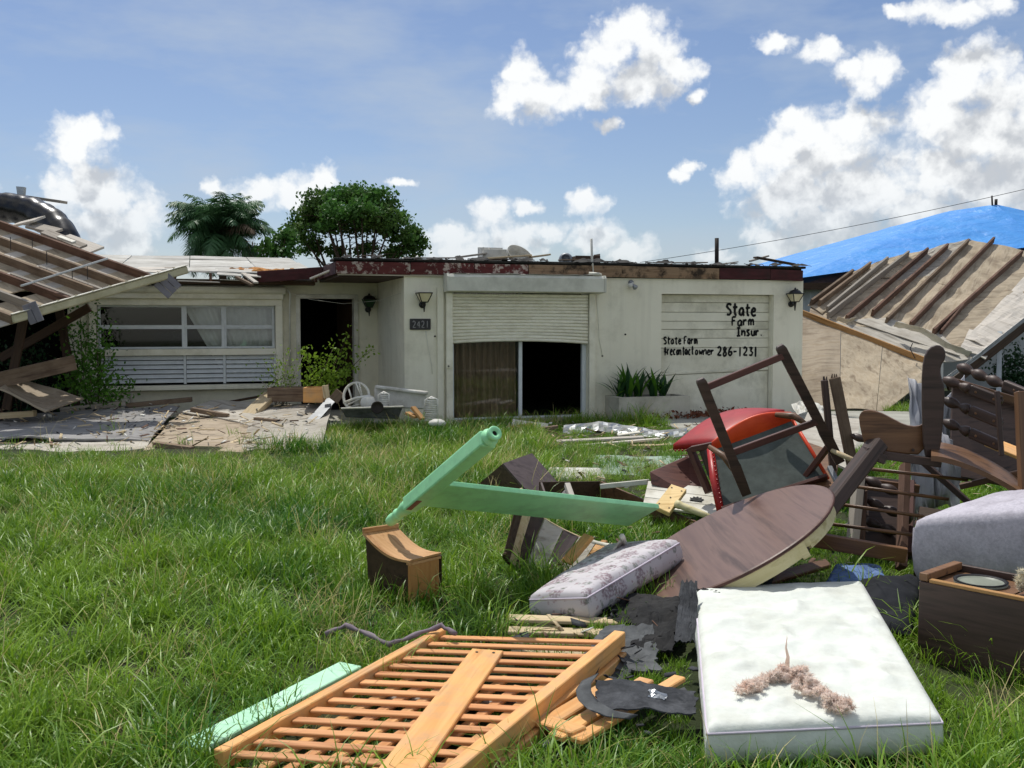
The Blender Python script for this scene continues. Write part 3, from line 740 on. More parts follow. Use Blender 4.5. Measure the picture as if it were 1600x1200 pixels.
# ---- left wing roof: low pitched deck of pale sheets, front edge torn
rs = random.Random(11)
def rz(t): return 2.60 + (t - 1.9) * 0.115
for i in range(7):
    s0 = -9.4 + i * 1.2
    if s0 + 1.2 > -1.3: break
    tf = 1.92 + rs.uniform(-0.12, 0.28)
    for j in range(4):
        a = tf if j == 0 else 2.0 + j * 1.25
        b = 2.0 + (j + 1) * 1.25 - 0.015
        w0, w1 = rs.uniform(-.012, .012), rs.uniform(-.012, .012)
        P = [hp(s0, a, rz(a) + w0), hp(s0 + 1.185, a, rz(a) + w1), hp(s0 + 1.185, b, rz(b) + w1), hp(s0, b, rz(b) + w0)]
        MB().prism([p - V((0, 0, .018)) for p in P], (0, 0, 0.018)).build('roof_sheet', MT['roof_white'], house, world=True)
for (s0, s1, a, b) in ((-2.2, -1.2, 2.3, 3.6), (-2.2, -1.2, 3.62, 5.2), (-2.2, -1.25, 5.22, 7)):
    P = [hp(s0, a, rz(a)), hp(s1, a, rz(a)), hp(s1, b, rz(b)), hp(s0, b, rz(b))]
    MB().prism([p - V((0, 0, .018)) for p in P], (0, 0, 0.018)).build('roof_sheet', MT['roof_white'], house, world=True)
# ragged torn sheathing and rafter ends along the eave
for s in np.arange(-6.1, -1.2, 0.61):
    board('rafter_tail', hp(s, 1.95, rz(1.95) - 0.10), hp(s + .02, 4.0, rz(4.0) - 0.10), 0.045, 0.14, MT['lumber_red'], house)
for (s, w, t, dz, mt) in ((-4.3, .5, 1.85, -.02, 'pale_weathered'), (-3.55, .62, 1.9, -.005, 'roof_white'), (-2.95, .42, 1.7, -.045, 'roof_white'), (-2.5, .3, 1.75, -.06, 'pale_weathered'),
                          (-3.9, .35, 1.95, -.035, 'weathered')):
    P = [hp(s, t, rz(t) + dz), hp(s + w, t + .05, rz(t) + dz - .02), hp(s + w * .94, t + .75, rz(t + .75) + .006), hp(s + .04, t + .7, rz(t + .7) + .006)]
    MB().prism([p for p in P], (0, 0, 0.016)).build('torn_sheet', MT[mt], house, world=True)
for k, (s, t, w, d) in enumerate(((-2.35, 2.15, .62, .5), (-1.9, 1.95, .5, .35), (-2.7, 2.5, .4, .4), (-1.62, 2.2, .4, .5))):
    mb = MB()
    f, nn = quad(hp(s, t, rz(t) + .005), hp(s + w, t - .05, rz(t) + .0), hp(s + w, t + d, rz(t + d) + .012), hp(s, t + d, rz(t + d) + .012), warp=0.07, wf=6, seed=k)
    mb.grid(f, 8, 6, nn * .02); mb.build('torn_insulation', MT['orange_deck'], house, smooth=False, world=True)
for (a, b, w, h, mt) in ((hp(-2.62, 1.7, 2.50), hp(-2.36, 1.5, 2.36), .1, .04, 'lumber'), (hp(-2.5, 1.9, 2.58), hp(-2.3, 1.5, 2.40), .09, .03, 'pale_weathered'),
                       (hp(-3.6, 1.8, 2.43), hp(-2.9, 1.75, 2.41), .05, .02, 'pale_weathered'), (hp(-4.4, 1.8, 2.46), hp(-3.7, 1.7, 2.43), .04, .03, 'weathered'), (hp(-2.9, 1.8, 2.46), hp(-2.4, 1.8, 2.44), .08, .01, 'white_paint')):
    board('splintered_board', a, b, w, h, MT[mt], house)
mb = MB(); mb.span((-6.5, 2.3, 2.40), (-1.2, 2.58, 2.47)); mb.build('top_plate', MT['chocolate'], house)

# ---- roll-down shutter box over the sliding door
sb = MB()
prof = [(-0.02, 2.215), (-0.30, 2.235), (-0.30, 2.47), (-0.26, 2.52), (-0.02, 2.53)]
sb.prism([V((0.69, t, z)) for t, z in prof], (2.785, 0, 0))
box = sb.build('shutter_box', MT['grey_metal'], house, bevel=0.006, segs=2)
mb = MB()
for s in (0.665, 3.475):
    mb.prism([V((s, t * 1.03, z + (.0 if i < 2 else .006))) for i, (t, z) in enumerate(prof)], (0.03, 0, 0))
mb.build('end_cap', MT['grey_metal'], box)
rs = random.Random(5)
mb = MB()      # torn white flashing lying on the box
def ff(u, v):
    return V((0.78 + 2.6 * u, -0.28 + .24 * v, 2.532 + 0.012 * fbm((u * 14, v * 3, 1)) + (.03 * max(0, u - .9) * 10)))
mb.grid(ff, 40, 3, (0, 0, .004)); mb.build('flashing', MT['white_paint'], box)
mb = MB().tube([V((3.22, -.2, 2.56)), V((3.36, -.28, 2.55)), V((3.45, -.2, 2.545))], [.03, .03, .02], 6); mb.build('flashing_scrap', MT['white_paint'], box, smooth=True)
board('loose_stick', hp(1.0, -.12, 2.55), hp(0.82, -.05, 2.7), .02, .015, MT['red_brown'], house)
# side guides
for s in (0.70, 3.28):
    mb = MB(); mb.span((s, -0.09, 0.0), (s + 0.11, -0.005, 2.214)); mb.build('shutter_guide', MT['cream_metal'], house, bevel=0.004)
mb = MB(); mb.span((0.555, -0.05, 0.0), (0.66, -0.003, 2.3)); mb.build('pilaster_trim', MT['stucco'], house)
mb = MB().box((0.72, -0.12, 0.98), (0.07, 0.05, 0.07)); mb.build('latch', MT['cream_metal'], house, bevel=.005)
mb = MB().tube([V((0.72, -.14, .98)), V((0.72, -.155, .98))], .014, 8); mb.build('keyhole', MT['black_paint'], house)
# slats, bowed near the bottom
NS = 15
for i in range(NS):
    z1 = 2.20 - i * 0.0565
    mb = MB(); n = 14
    def fz(u):
        sag = (i / NS) ** 2 * 0.10 * (u * (1 - u) * 4 * 0.5 - u * 0.25)
        return sag
    base = []
    for k in range(n + 1):
        u = k / n; s = 0.815 + u * 2.455
        zz = z1 + fz(u); bow = -0.02 - (i / NS) ** 2 * 0.07 * math.sin(math.pi * u)
        base.append([V((s, bow - 0.006, zz)), V((s, bow - 0.024, zz - .014)), V((s, bow - 0.024, zz - .040)), V((s, bow - 0.004, zz - .0545)), V((s, bow + .01, zz - .03))])
    for k in range(n):
        for q in range(5):
            a, b = base[k][q], base[k][(q + 1) % 5]; c, d = base[k + 1][(q + 1) % 5], base[k + 1][q]
            mb.add([a, b, c, d], [(0, 1, 2, 3)])
    o = mb.build('slat', MT['cream_metal'], house)
# sliding glass door with curtain
door = MB()
door.span((0.80, 0.05, 0.02), (0.86, 0.13, 2.3)); door.span((3.20, 0.05, 0.02), (3.27, .13, 2.3)); door.span((.86, .05, 0.02), (3.2, .13, .08))
dfr = door.build('sliding_door', MT['white_alu'], house, bevel=.003)
mb = MB(); mb.span((2.02, 0.04, 0.08), (2.08, 0.10, 2.3)); mb.build('door_stile', MT['white_alu'], dfr, bevel=.003)
mb = MB(); mb.span((0.86, 0.085, 0.08), (2.02, 0.091, 2.3)); mb.build('pane', MT['window_glass'], dfr)
mb = MB()
def cf(u, v):
    s = 0.88 + 1.13 * u
    return V((s + .008 * math.sin(v * 5 + u * 20), 0.25 + 0.035 * math.sin(u * 62 + .6 * math.sin(u * 9)) + .02 * math.sin(u * 23), 0.06 + v * 2.2))
mb.grid(cf, 90, 6); cu = mb.build('curtain', MT['curtain'], house, smooth=True)
tag(cu, 'faded brown pleated curtain')
mb = MB(); mb.span((0.84, -.12, -.02), (3.24, .05, .05)); mb.build('door_sill', MT['concrete'], house, bevel=.005)

# ---- garage door of horizontal panels, recessed
gd = MB(); gd.span((GS0, 0.19, -.05), (GS1, 0.22, 2.25)); gdo = gd.build('garage_door', MT['garage_paint'], house)
zs = [2.225, 2.08, 1.90, 1.735, 1.585, 1.42, 1.245, 0.80, 0.745, 0.02]
for i in range(len(zs) - 1):
    z1, z0 = zs[i] - .004, zs[i + 1] + .004
    t = 0.145 if i != 7 else 0.13
    dz = 0.0
    mb = MB()
    if i >= 7:   # buckled lower panels
        k = .07 if i == 7 else .06
        mb.hexa([V((GS0 + .02, t, z0)), V((GS1 - .02, t - .015, z0 + (k if i == 7 else 0))), V((GS1 - .02, .187, z0 + (k if i == 7 else 0))), V((GS0 + .02, .187, z0)),
                 V((GS0 + .02, t, z1)), V((GS1 - .02, t - .015, z1 + k)), V((GS1 - .02, .187, z1 + k)), V((GS0 + .02, .187, z1))])
    else:
        mb.span((GS0 + .01, t, z0), (GS1 - .01, .187, z1))
    mb.build('panel', MT['garage_paint'], gdo, bevel=.006)
mb = MB(); mb.span((GS1 - .009, .03, 0), (GS1 + .0, .187, 2.22)); mb.build('door_jamb', MT['cream_metal'], gdo)

# hand-painted lettering (single strokes laid as paint on the door panels)
STK = {
 'S': [[(.9, .85), (.6, 1), (.2, .95), (.05, .78), (.3, .6), (.7, .45), (.85, .22), (.55, .02), (.05, .08)]],
 't': [[(.5, 1.05), (.45, .3), (.55, .05), (.85, .05)], [(.05, .68), (.95, .72)]],
 'a': [[(.85, .6), (.5, .68), (.12, .45), (.15, .12), (.5, .02), (.82, .25), (.85, .62)], [(.85, .62), (.85, .1), (1., .0)]],
 'e': [[(.1, .35), (.8, .42), (.75, .62), (.45, .7), (.12, .5), (.1, .2), (.4, .0), (.95, .1)]],
 'F': [[(.12, .0), (.15, 1.0)], [(.1, .98), (.9, 1.0)], [(.14, .55), (.75, .58)]],
 'r': [[(.15, .68), (.18, .0)], [(.18, .4), (.45, .66), (.85, .6)]],
 'm': [[(.05, .66), (.06, .0)], [(.06, .42), (.25, .68), (.45, .6), (.48, .0)], [(.48, .42), (.68, .68), (.9, .58), (.95, .0)]],
 'I': [[(.5, 1), (.5, .0)], [(.05, 1.0), (.98, .98)], [(.02, .0), (.98, .02)]],
 'n': [[(.1, .68), (.1, .0)], [(.1, .4), (.45, .68), (.82, .58), (.86, .0)]],
 's': [[(.85, .6), (.5, .7), (.15, .55), (.5, .35), (.85, .18), (.5, .0), (.08, .06)]],
 'u': [[(.1, .68), (.12, .15), (.45, .0), (.8, .2), (.86, .68)], [(.86, .68), (.9, .0)]],
 '.': [[(.3, .02), (.45, .06), (.4, .1)]],
 '*': [[(.1, .75), (.9, .2)], [(.1, .3), (.95, .7)], [(.5, .98), (.45, -.05)], [(.1, .5), (.9, .48)]],
 'c': [[(.85, .58), (.45, .7), (.12, .4), (.3, .05), (.85, .08)]],
 'o': [[(.5, .68), (.12, .4), (.3, .02), (.75, .1), (.85, .5), (.5, .68)]],
 'w': [[(.05, .65), (.25, .0), (.5, .5), (.75, .0), (.95, .66)]],
 '2': [[(.1, .8), (.4, 1), (.8, .85), (.75, .55), (.1, .03), (.95, .03)]],
 '8': [[(.7, .95), (.3, .95), (.25, .65), (.75, .4), (.8, .1), (.4, -.05), (.15, .15), (.4, .5), (.75, .75), (.7, .95)]],
 '6': [[(.75, 1.0), (.25, .6), (.1, .2), (.45, -.05), (.85, .15), (.75, .45), (.2, .35)]],
 '-': [[(.05, .45), (.95, .48)]],
 '1': [[(.5, 1), (.48, .0)]],
 '3': [[(.1, .95), (.75, .95), (.4, .6), (.85, .35), (.6, .0), (.1, .08)]],
 ' ': [],
}
lett = MB()
rl = random.Random(2)
def stroke(pts, hw, t):
    # ribbon with rounded, slightly uneven width
    pts = [V(p) for p in pts]
    dense = []
    for a, b in zip(pts, pts[1:]):
        for k in range(4): dense.append(a.lerp(b, k / 4))
    dense.append(pts[-1])
    sm = [dense[0]] + [(dense[i - 1] + dense[i] * 2 + dense[i + 1]) / 4 for i in range(1, len(dense) - 1)] + [dense[-1]]
    Lp, Rp = [], []
    for i, p in enumerate(sm):
        d = sm[min(i + 1, len(sm) - 1)] - sm[max(i - 1, 0)]
        d = V((d.x, 0, d.z)).normalized() if d.length > 1e-6 else V((1, 0, 0))
        nrm_ = V((-d.z, 0, d.x)); w = hw * rl.uniform(.85, 1.15) * (0.75 if i in (0, len(sm) - 1) else 1)
        Lp.append(p + nrm_ * w); Rp.append(p - nrm_ * w)
    n = len(sm)
    lett.add([V((p.x, t, p.z)) for p in Lp + Rp], [(i, i + 1, n + i + 1, n + i) for i in range(n - 1)])
def write(txt, s0, z0, adv, h, hw, slope=0.0):
    s = s0
    for ch in txt:
        k = 0.5 if ch in ' .' else (0.62 if ch in '1-' else (1.15 if ch in 'mw' else 1.0))
        for st in STK[ch]:
            jx, jz = rl.uniform(-.006, .006), rl.uniform(-.008, .008)
            stroke([(s + x * adv * .82 * k + jx, 0, z0 + y * h + jz + (s - s0) * slope) for x, y in st], hw, 0.1405)
        s += adv * k
def gs(pxx): 
    u = (pxx - 800) / FPX; return (u * 16.77 + 1.794) / (.954 - .3 * u)
def gz(pyy, pxx):
    s = gs(pxx); Y = 16.77 + .3 * s; return px(pxx, pyy, Y).z
write('State', gs(1140), gz(493, 1160), (gs(1189) - gs(1140)) / 5.0, gz(474, 1160) - gz(492, 1160), .023)
write('Farm', gs(1149), gz(509, 1165), (gs(1184) - gs(1149)) / 4.05, gz(494, 1165) - gz(508, 1165), .019)
write('Insur.', gs(1157), gz(525, 1175), (gs(1196) - gs(1157)) / 5.3, gz(511, 1175) - gz(524, 1175), .019)
write('State', gs(1042), gz(538, 1060), (gs(1071) - gs(1042)) / 5.0, gz(527, 1060) - gz(538, 1060), .0145)
write('Farm', gs(1074), gz(538, 1085), (gs(1096) - gs(1074)) / 4.1, gz(526, 1085) - gz(538, 1085), .0145)
write('*recontact', gs(1043), gz(555, 1060), (gs(1090) - gs(1043)) / 10.0, gz(542, 1060) - gz(555, 1060), .0145)
write('owner', gs(1092), gz(555, 1100), (gs(1122) - gs(1092)) / 5.1, gz(542, 1100) - gz(554, 1100), .0145)
write('286', gs(1126), gz(556, 1140), (gs(1152) - gs(1126)) / 3.0, gz(542, 1140) - gz(556, 1140), .019)
write('-', gs(1152), gz(556, 1155), (gs(1160) - gs(1152)) / .7, gz(542, 1150) - gz(556, 1150), .019)
write('1', gs(1160), gz(557, 1163), (gs(1170) - gs(1160)), gz(542, 1160) - gz(557, 1160), .019)
write('2', gs(1167), gz(556, 1170), (gs(1176) - gs(1167)), gz(543, 1170) - gz(556, 1170), .019)
write('3', gs(1176), gz(556, 1180), (gs(1185) - gs(1176)), gz(543, 1180) - gz(556, 1180), .019)
write('1', gs(1184), gz(558, 1190), (gs(1194) - gs(1184)), gz(542, 1190) - gz(558, 1190), .019)
lo = lett.build('painted_lettering', MT['black_paint'], gdo)
lo['kind'] = 'stuff'
tag(lo, 'black brush lettering on the garage door')

# ---- window of the left wing
win = MB()
T = 2.52
win.span((WS0 - .12, T - .02, 2.02), (WS1 + .12, 2.62, 2.14)); win.span((WS0 - .12, T - .02, .5), (WS0 + .01, 2.62, 2.02)); win.span((WS1 - .01, T - .02, .5), (WS1 + .12, 2.62, 2.02))
win.span((WS0 + .01, T - .01, 1.12), (WS1 - .01, 2.64, 1.235))
wo = win.build('window', MT['cream_metal'], house, bevel=.006)
mb = MB(); mb.span((WS0 - .16, T - .1, .50), (WS1 + .16, 2.6, .585)); mb.build('sill', MT['stucco'], wo, bevel=.008)
# awning shutter roll above
mb = MB().tube([hp(WS0 - .05, 2.45, 2.30), hp(WS1 + .17, 2.45, 2.30)], .075, 14); mb.build('shutter_roll', MT['cream_metal'], wo, world=True, smooth=True)
mb = MB().span((WS0 - .05, 2.43, 2.14), (WS1 + .13, 2.6, 2.26)); mb.build('shutter_header', MT['cream_metal'], wo, bevel=.004)
mb = MB().tube([hp(WS1 + .2, 2.45, 2.33), hp(WS1 + .26, 2.44, 2.24), hp(WS1 + .25, 2.5, 2.0), hp(WS1 + .25, 2.55, .9)], .018, 6); mb.build('crank_rod', MT['grey_metal'], wo, world=True, smooth=True)
WW = WS1 - WS0
cols = [WS0 + .02, WS0 + .02 + WW * .47, WS0 + WW * .70, WS1 - .02]
for i in range(3):
    a, b = cols[i], cols[i + 1]
    for (z0, z1) in ((1.24, 1.63), (1.63, 2.02)):
        mb = MB()
        mb.span((a, 2.60, z0), (a + .045, 2.66, z1)); mb.span((b - .045, 2.60, z0), (b, 2.66, z1)); mb.span((a + .045, 2.60, z0), (b - .045, 2.66, z0 + .035)); mb.span((a + .045, 2.60, z1 - .035), (b - .045, 2.66, z1))
        sh = mb.build('sash', MT['white_alu'], wo, bevel=.003)
        mb = MB().span((a + .04, 2.628, z0 + .03), (b - .04, 2.633, z1 - .03)); mb.build('pane', MT['window_glass'], sh)
    # jalousie louvres below
    for k in range(6):
        z = 0.66 + k * 0.083
        mb = MB(); m = Matrix.Translation((0, 2.60, z)) @ Matrix.Rotation(rad(-32), 4, 'X')
        mb.box(((a + b) / 2, 0, 0), (b - a - .05, .012, .075), m); mb.build('louvre', MT['white_alu'], wo)
    mb = MB().span((b - .025, 2.57, .6), (b + .02, 2.66, 1.12)); mb.build('mullion', MT['white_alu'], wo)
# pale drapes behind the panes; slanted edge draws the reflection in the glass
mb = MB()
def dfn(u, v):
    left = WS0 + WW * (.72 - .26 * v)
    s = left + (WS1 - left) * u
    return V((s, 2.72 + .015 * math.sin(u * 55), 0.62 + v * 1.45))
mb.grid(dfn, 80, 4); cu = mb.build('curtain', MT['grey_metal'], house, smooth=True); tag(cu, 'pale drapes behind the window panes')

# ---- front door opening
mb = MB()
mb.span((LS0 - .06, 2.57, 0), (LS0 + .02, 2.82, 2.16)); mb.span((LS1 - .02, 2.57, 0), (LS1 + .06, 2.82, 2.16)); mb.span((LS0 - .06, 2.57, 2.16), (LS1 + .06, 2.82, 2.24))
mb.build('door_frame', MT['white_paint'], house, bevel=.004)
m = Matrix.Translation((LS1 - .03, 2.84, 0)) @ Matrix.Rotation(rad(-80), 4, 'Z')
mb = MB(); mb.box((-.47, .03, 1.08), (.94, .045, 2.1), m); dd = mb.build('door', MT['chocolate'], house)
mb = MB().lathe([(0, 0), (.03, .01), (.03, .03), (.015, .05), (0.01, .08)], 10, m @ Matrix.Translation((-.87, .05, 1.0)) @ Matrix.Rotation(rad(-90), 4, 'X')); mb.build('handle', MT['galv'], dd, smooth=True)
mb = MB(); mb.span((-2.2, .0, -.05), (0.0, 2.6, .06)); mb.build('porch_slab', MT['concrete'], house, bevel=.01)

# ---- house number plaque
mb = MB(); mb.span((0.09, -0.03, 1.59), (0.445, -.001, 1.775)); pl = mb.build('house_number_plaque', MT['plaque'], house, bevel=.008)
nm = MB()
lett = nm
for txt, s0 in (('2', .125), ('4', .20), ('2', .27), ('1', .345)):
    pass
STK['4'] = [[(.7, 0), (.7, 1), (.08, .35), (.95, .35)]]
def stroke_n(pts, hw, t): stroke(pts, hw, t)
for ch, s0 in (('2', .13), ('4', .205), ('2', .28), ('1', .355)):
    for st in STK[ch]:
        stroke([(s0 + x * .06, 0, 1.625 + y * .115) for x, y in st], .007, -.0325)
nm.build('numerals', MT['numeral_metal'], pl)

# ---- wiring scraps on the wall
def wire(name, pts, r=.004, mat='black_metal', parent=house):
    o = MB().tube([HM @ V(p) for p in pts], r, 5).build(name, MT[mat], parent, world=True, smooth=True); return o
wire('loose_wire', [(0.36, -.01, 1.58), (0.40, -.015, 1.3), (.46, -.01, 1.0), (.47, -.01, .85)], .004, 'grey_metal')
wire('loose_wire', [(3.44, -.01, 2.2), (3.47, -.02, 1.8), (3.50, -.01, 1.4), (3.56, -.01, 1.12)], .004, 'grey_metal')
wire('loose_wire', [(-1.75, 2.5, 2.3), (-1.3, 2.3, 2.14), (-.7, 2.2, 2.06), (-.2, 1.2, 2.1), (-.03, .3, 2.2), (.2, -.03, 2.24)], .004, 'grey_metal')
for (s, z) in ((.52, 1.48), (4.0, 1.5), (3.56, 1.12), (7.52, 2.33)):
    MB().tube([hp(s, .002, z), hp(s, -.012, z)], .016, 8).build('fixing_hole', MT['black_paint'], house, world=True)

# ================================================================== WALL LAMPS
def wall_lamp(label, m, glass='lamp_glass', tilt=0.0):
    t = thing('wall_lantern', label, 'lamp', m, 'coach lanterns on the house front')
    # local: x along wall, y into wall (0 = wall face), z up
    mb = MB(); mb.lathe([(0, 0), (.055, .005), (.06, .02), (.035, .035), (0, .04)], 14, Matrix.Translation((0, 0, -.06)) @ Matrix.Rotation(rad(90), 4, 'X')); mb.build('wall_plate', MT['black_metal'], t, smooth=True)
    mb = MB().tube([V((0, -.02, -.06)), V((0, -.08, -.09)), V((0, -.14, -.07))], .012, 8); mb.build('arm', MT['black_metal'], t, smooth=True)
    mb = MB().lathe([(0, -.19), (.010, -.18), (.018, -.10), (.026, -.05), (.03, -.045), (.03, -.03), (.02, -.02)], 10, Matrix.Translation((0, -.15, 0))); mb.build('finial', MT['black_metal'], t, smooth=True)
    a, b = .052, .115
    c0, c1 = -.02, .13
    P0 = [V((-a, -.15 - a, c0)), V((a, -.15 - a, c0)), V((a, -.15 + a, c0)), V((-a, -.15 + a, c0))]
    P1 = [V((-b, -.15 - b, c1)), V((b, -.15 - b, c1)), V((b, -.15 + b, c1)), V((-b, -.15 + b, c1))]
    for i in range(4):
        j = (i + 1) % 4
        mb = MB(); cen = V((0, -.15, .05))
        q = [P0[i], P0[j], P1[j], P1[i]]; nn = (q[1] - q[0]).cross(q[3] - q[0]).normalized()
        q = [p - (p - (q[0] + q[1] + q[2] + q[3]) / 4) * .06 for p in q]
        mb.prism([p - nn * .003 for p in q], nn * .003); mb.build('pane', MT[glass], t)
        MB().tube([P0[i], P1[i]], .009, 6).build('frame_bar', MT['black_metal'], t)
    mb = MB()
    for i in range(4):
        mb.tube([P1[i], P1[(i + 1) % 4]], .010, 6); mb.tube([P0[i], P0[(i + 1) % 4]], .009, 6)
    mb.build('frame_ring', MT['black_metal'], t)
    return t
wall_lamp('black coach lantern with cream glass above the house number plaque', HM @ Matrix.Translation((.305, 0, 2.07)))
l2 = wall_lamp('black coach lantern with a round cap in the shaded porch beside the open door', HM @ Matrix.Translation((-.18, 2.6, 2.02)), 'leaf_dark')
l3 = wall_lamp('black coach lantern with a domed cap at the right corner of the house', HM @ Matrix.Translation((7.38, 0, 2.12)), 'lamp_glass')
for l in (l2, l3):
    mb = MB().lathe([(.125, .128), (.118, .15), (.09, .185), (.05, .20), (.02, .21), (.018, .235), (0, .245)], 16, Matrix.Translation((0, -.15, 0)))
    mb.build('cap', MT['black_metal'], l, smooth=True)
# floodlight
t = thing('floodlight', 'small twin floodlight with a white bulb high on the wall between shutter and garage door', 'lamp', HM @ Matrix.Translation((4.10, 0, 2.42)))
MB().lathe([(0, 0), (.05, 0), (.05, .03), (.03, .045), (0, .05)], 12, Matrix.Rotation(rad(90), 4, 'X')).build('base', MT['galv'], t, smooth=True)
for sx, mt in ((-.05, 'galv'), (.06, 'white_plastic')):
    m = Matrix.Translation((sx * .4, -.05, 0)) @ Matrix.Rotation(rad(55 if sx > 0 else -35), 4, 'Y') @ Matrix.Rotation(rad(150), 4, 'X')
    MB().lathe([(0, 0), (.018, .005), (.02, .05), (.045, .11), (.05, .13), (.03, .15), (0, .155)], 12, m).build('bulb_holder', MT[mt], t, smooth=True)

# ================================================================== PLANTER BY THE GARAGE
m = HM @ Matrix.Translation((3.62, -0.62, 0))
t = thing('masonry_planter', 'low cream masonry planter box against the wall beside the garage door', 'planter', m)
mb = MB(); W_, D_, Hh = 1.36, .6, .42
mb.span((0, 0, -.05), (W_, .09, Hh)); mb.span((0, D_ - .02, -.05), (W_, D_ + .01, Hh)); mb.span((0, .09, -.05), (.09, D_ - .02, Hh)); mb.span((W_ - .09, .09, -.05), (W_, D_ - .02, Hh))
mb.build('box', MT['planter_wall'], t)
mb = MB(); mb.span((.09, .09, 0), (W_ - .09, D_ - .02, Hh - .04)); mb.build('soil', MT['soil'], t)

def strap_leaf(mb, base, az, L, w, lean, curl, rng, nseg=5):
    d = V((math.cos(az), math.sin(az), 0)); side = V((-d.y, d.x, 0))
    pts = []; p = V(base); ang = lean
    for i in range(nseg + 1):
        u = i / nseg
        ww = w * (0.35 + 1.3 * u * (1 - u) * 2) * (1 - u ** 4)
        ww = max(ww, 0.0008)
        pts.append((p - side * ww, p + d * ww * .0 - V((0, 0, ww * .35)), p + side * ww))
        p = p + (d * math.sin(ang) + V((0, 0, math.cos(ang)))) * (L / nseg)
        ang += curl / nseg
    n0 = len(mb.v)
    for a in pts: mb.v += [a[0], a[1], a[2]]
    for i in range(nseg):
        k = n0 + i * 3
        mb.f += [(k, k + 1, k + 4, k + 3), (k + 1, k + 2, k + 5, k + 4)]
rp = random.Random(21)
for k in range(6):
    bx = .16 + k * .2 + rp.uniform(-.04, .04)
    if bx > W_ - .2 or k > 4: break
    pl = thing('strap_leaf_plant', ['broad leaved green plant at the left end of the masonry planter', 'broad leaved green plant second from the left in the masonry planter', 'tall broad leaved plant in the middle of the masonry planter',
                             'drooping broad leaved plant right of the middle in the masonry planter', 'small dark broad leaved plant at the right end of the masonry planter'][min(k, 4)], 'plant', m @ Matrix.Translation((bx, .3 + rp.uniform(-.08, .08), Hh - .045)), 'plants in the masonry planter')
    for j in range(19):
        mb = MB()
        L_ = rp.uniform(.38, .72) * (0.75 if k in (0, 4) else 1)
        strap_leaf(mb, (rp.uniform(-.05, .05), rp.uniform(-.05, .05), 0), rp.uniform(0, 6.28), L_, rp.uniform(.028, .048), rp.uniform(.05, .55), rp.uniform(.2, 1.3), rp)
        mb.build('leaf', MT[rp.choice(['leaf_dark', 'leaf_dark', 'leaf_mid'])], pl, smooth=True)

# ================================================================== FOLIAGE HELPERS
def np_mesh(name, verts, faces4, mat, parent=None, smooth=False):
    me = bpy.data.meshes.new(name)
    n = len(verts); f = len(faces4)
    me.vertices.add(n); me.vertices.foreach_set('co', np.asarray(verts, dtype=np.float32).ravel())
    me.loops.add(f * 4); me.loops.foreach_set('vertex_index', np.asarray(faces4, dtype=np.int32).ravel())
    me.polygons.add(f); me.polygons.foreach_set('loop_start', np.arange(0, f * 4, 4, dtype=np.int32))
    try: me.polygons.foreach_set('loop_total', np.full(f, 4, dtype=np.int32))
    except Exception: pass
    me.update(calc_edges=True); me.validate()
    mats = mat if isinstance(mat, (list, tuple)) else [mat]
    for m in mats: me.materials.append(m)
    o = bpy.data.objects.new(name, me); col.objects.link(o)
    finish(o, parent, smooth)
    return o
def leaf_quads(centers, size, rng, up=0.35, aspect=2.0, jitter=0.35):
    """a folded diamond leaf (2 quads would be dear: one bent quad) at each centre"""
    n = len(centers)
    d = rng.normal(size=(n, 3)); d[:, 2] += up; d /= np.linalg.norm(d, axis=1)[:, None]
    e = rng.normal(size=(n, 3)); e -= d * (e * d).sum(1)[:, None]; e /= np.linalg.norm(e, axis=1)[:, None]
    s = size * (1 + jitter * rng.uniform(-1, 1, n))[:, None]
    c = np.asarray(centers)
    nrm = np.cross(d, e)
    v = np.stack([c - d * s * .5, c + e * s / aspect * .5 + nrm * s * .08, c + d * s * .5, c - e * s / aspect * .5 + nrm * s * .08], 1).reshape(-1, 3)
    f = np.arange(n * 4).reshape(-1, 4)
    return v, f

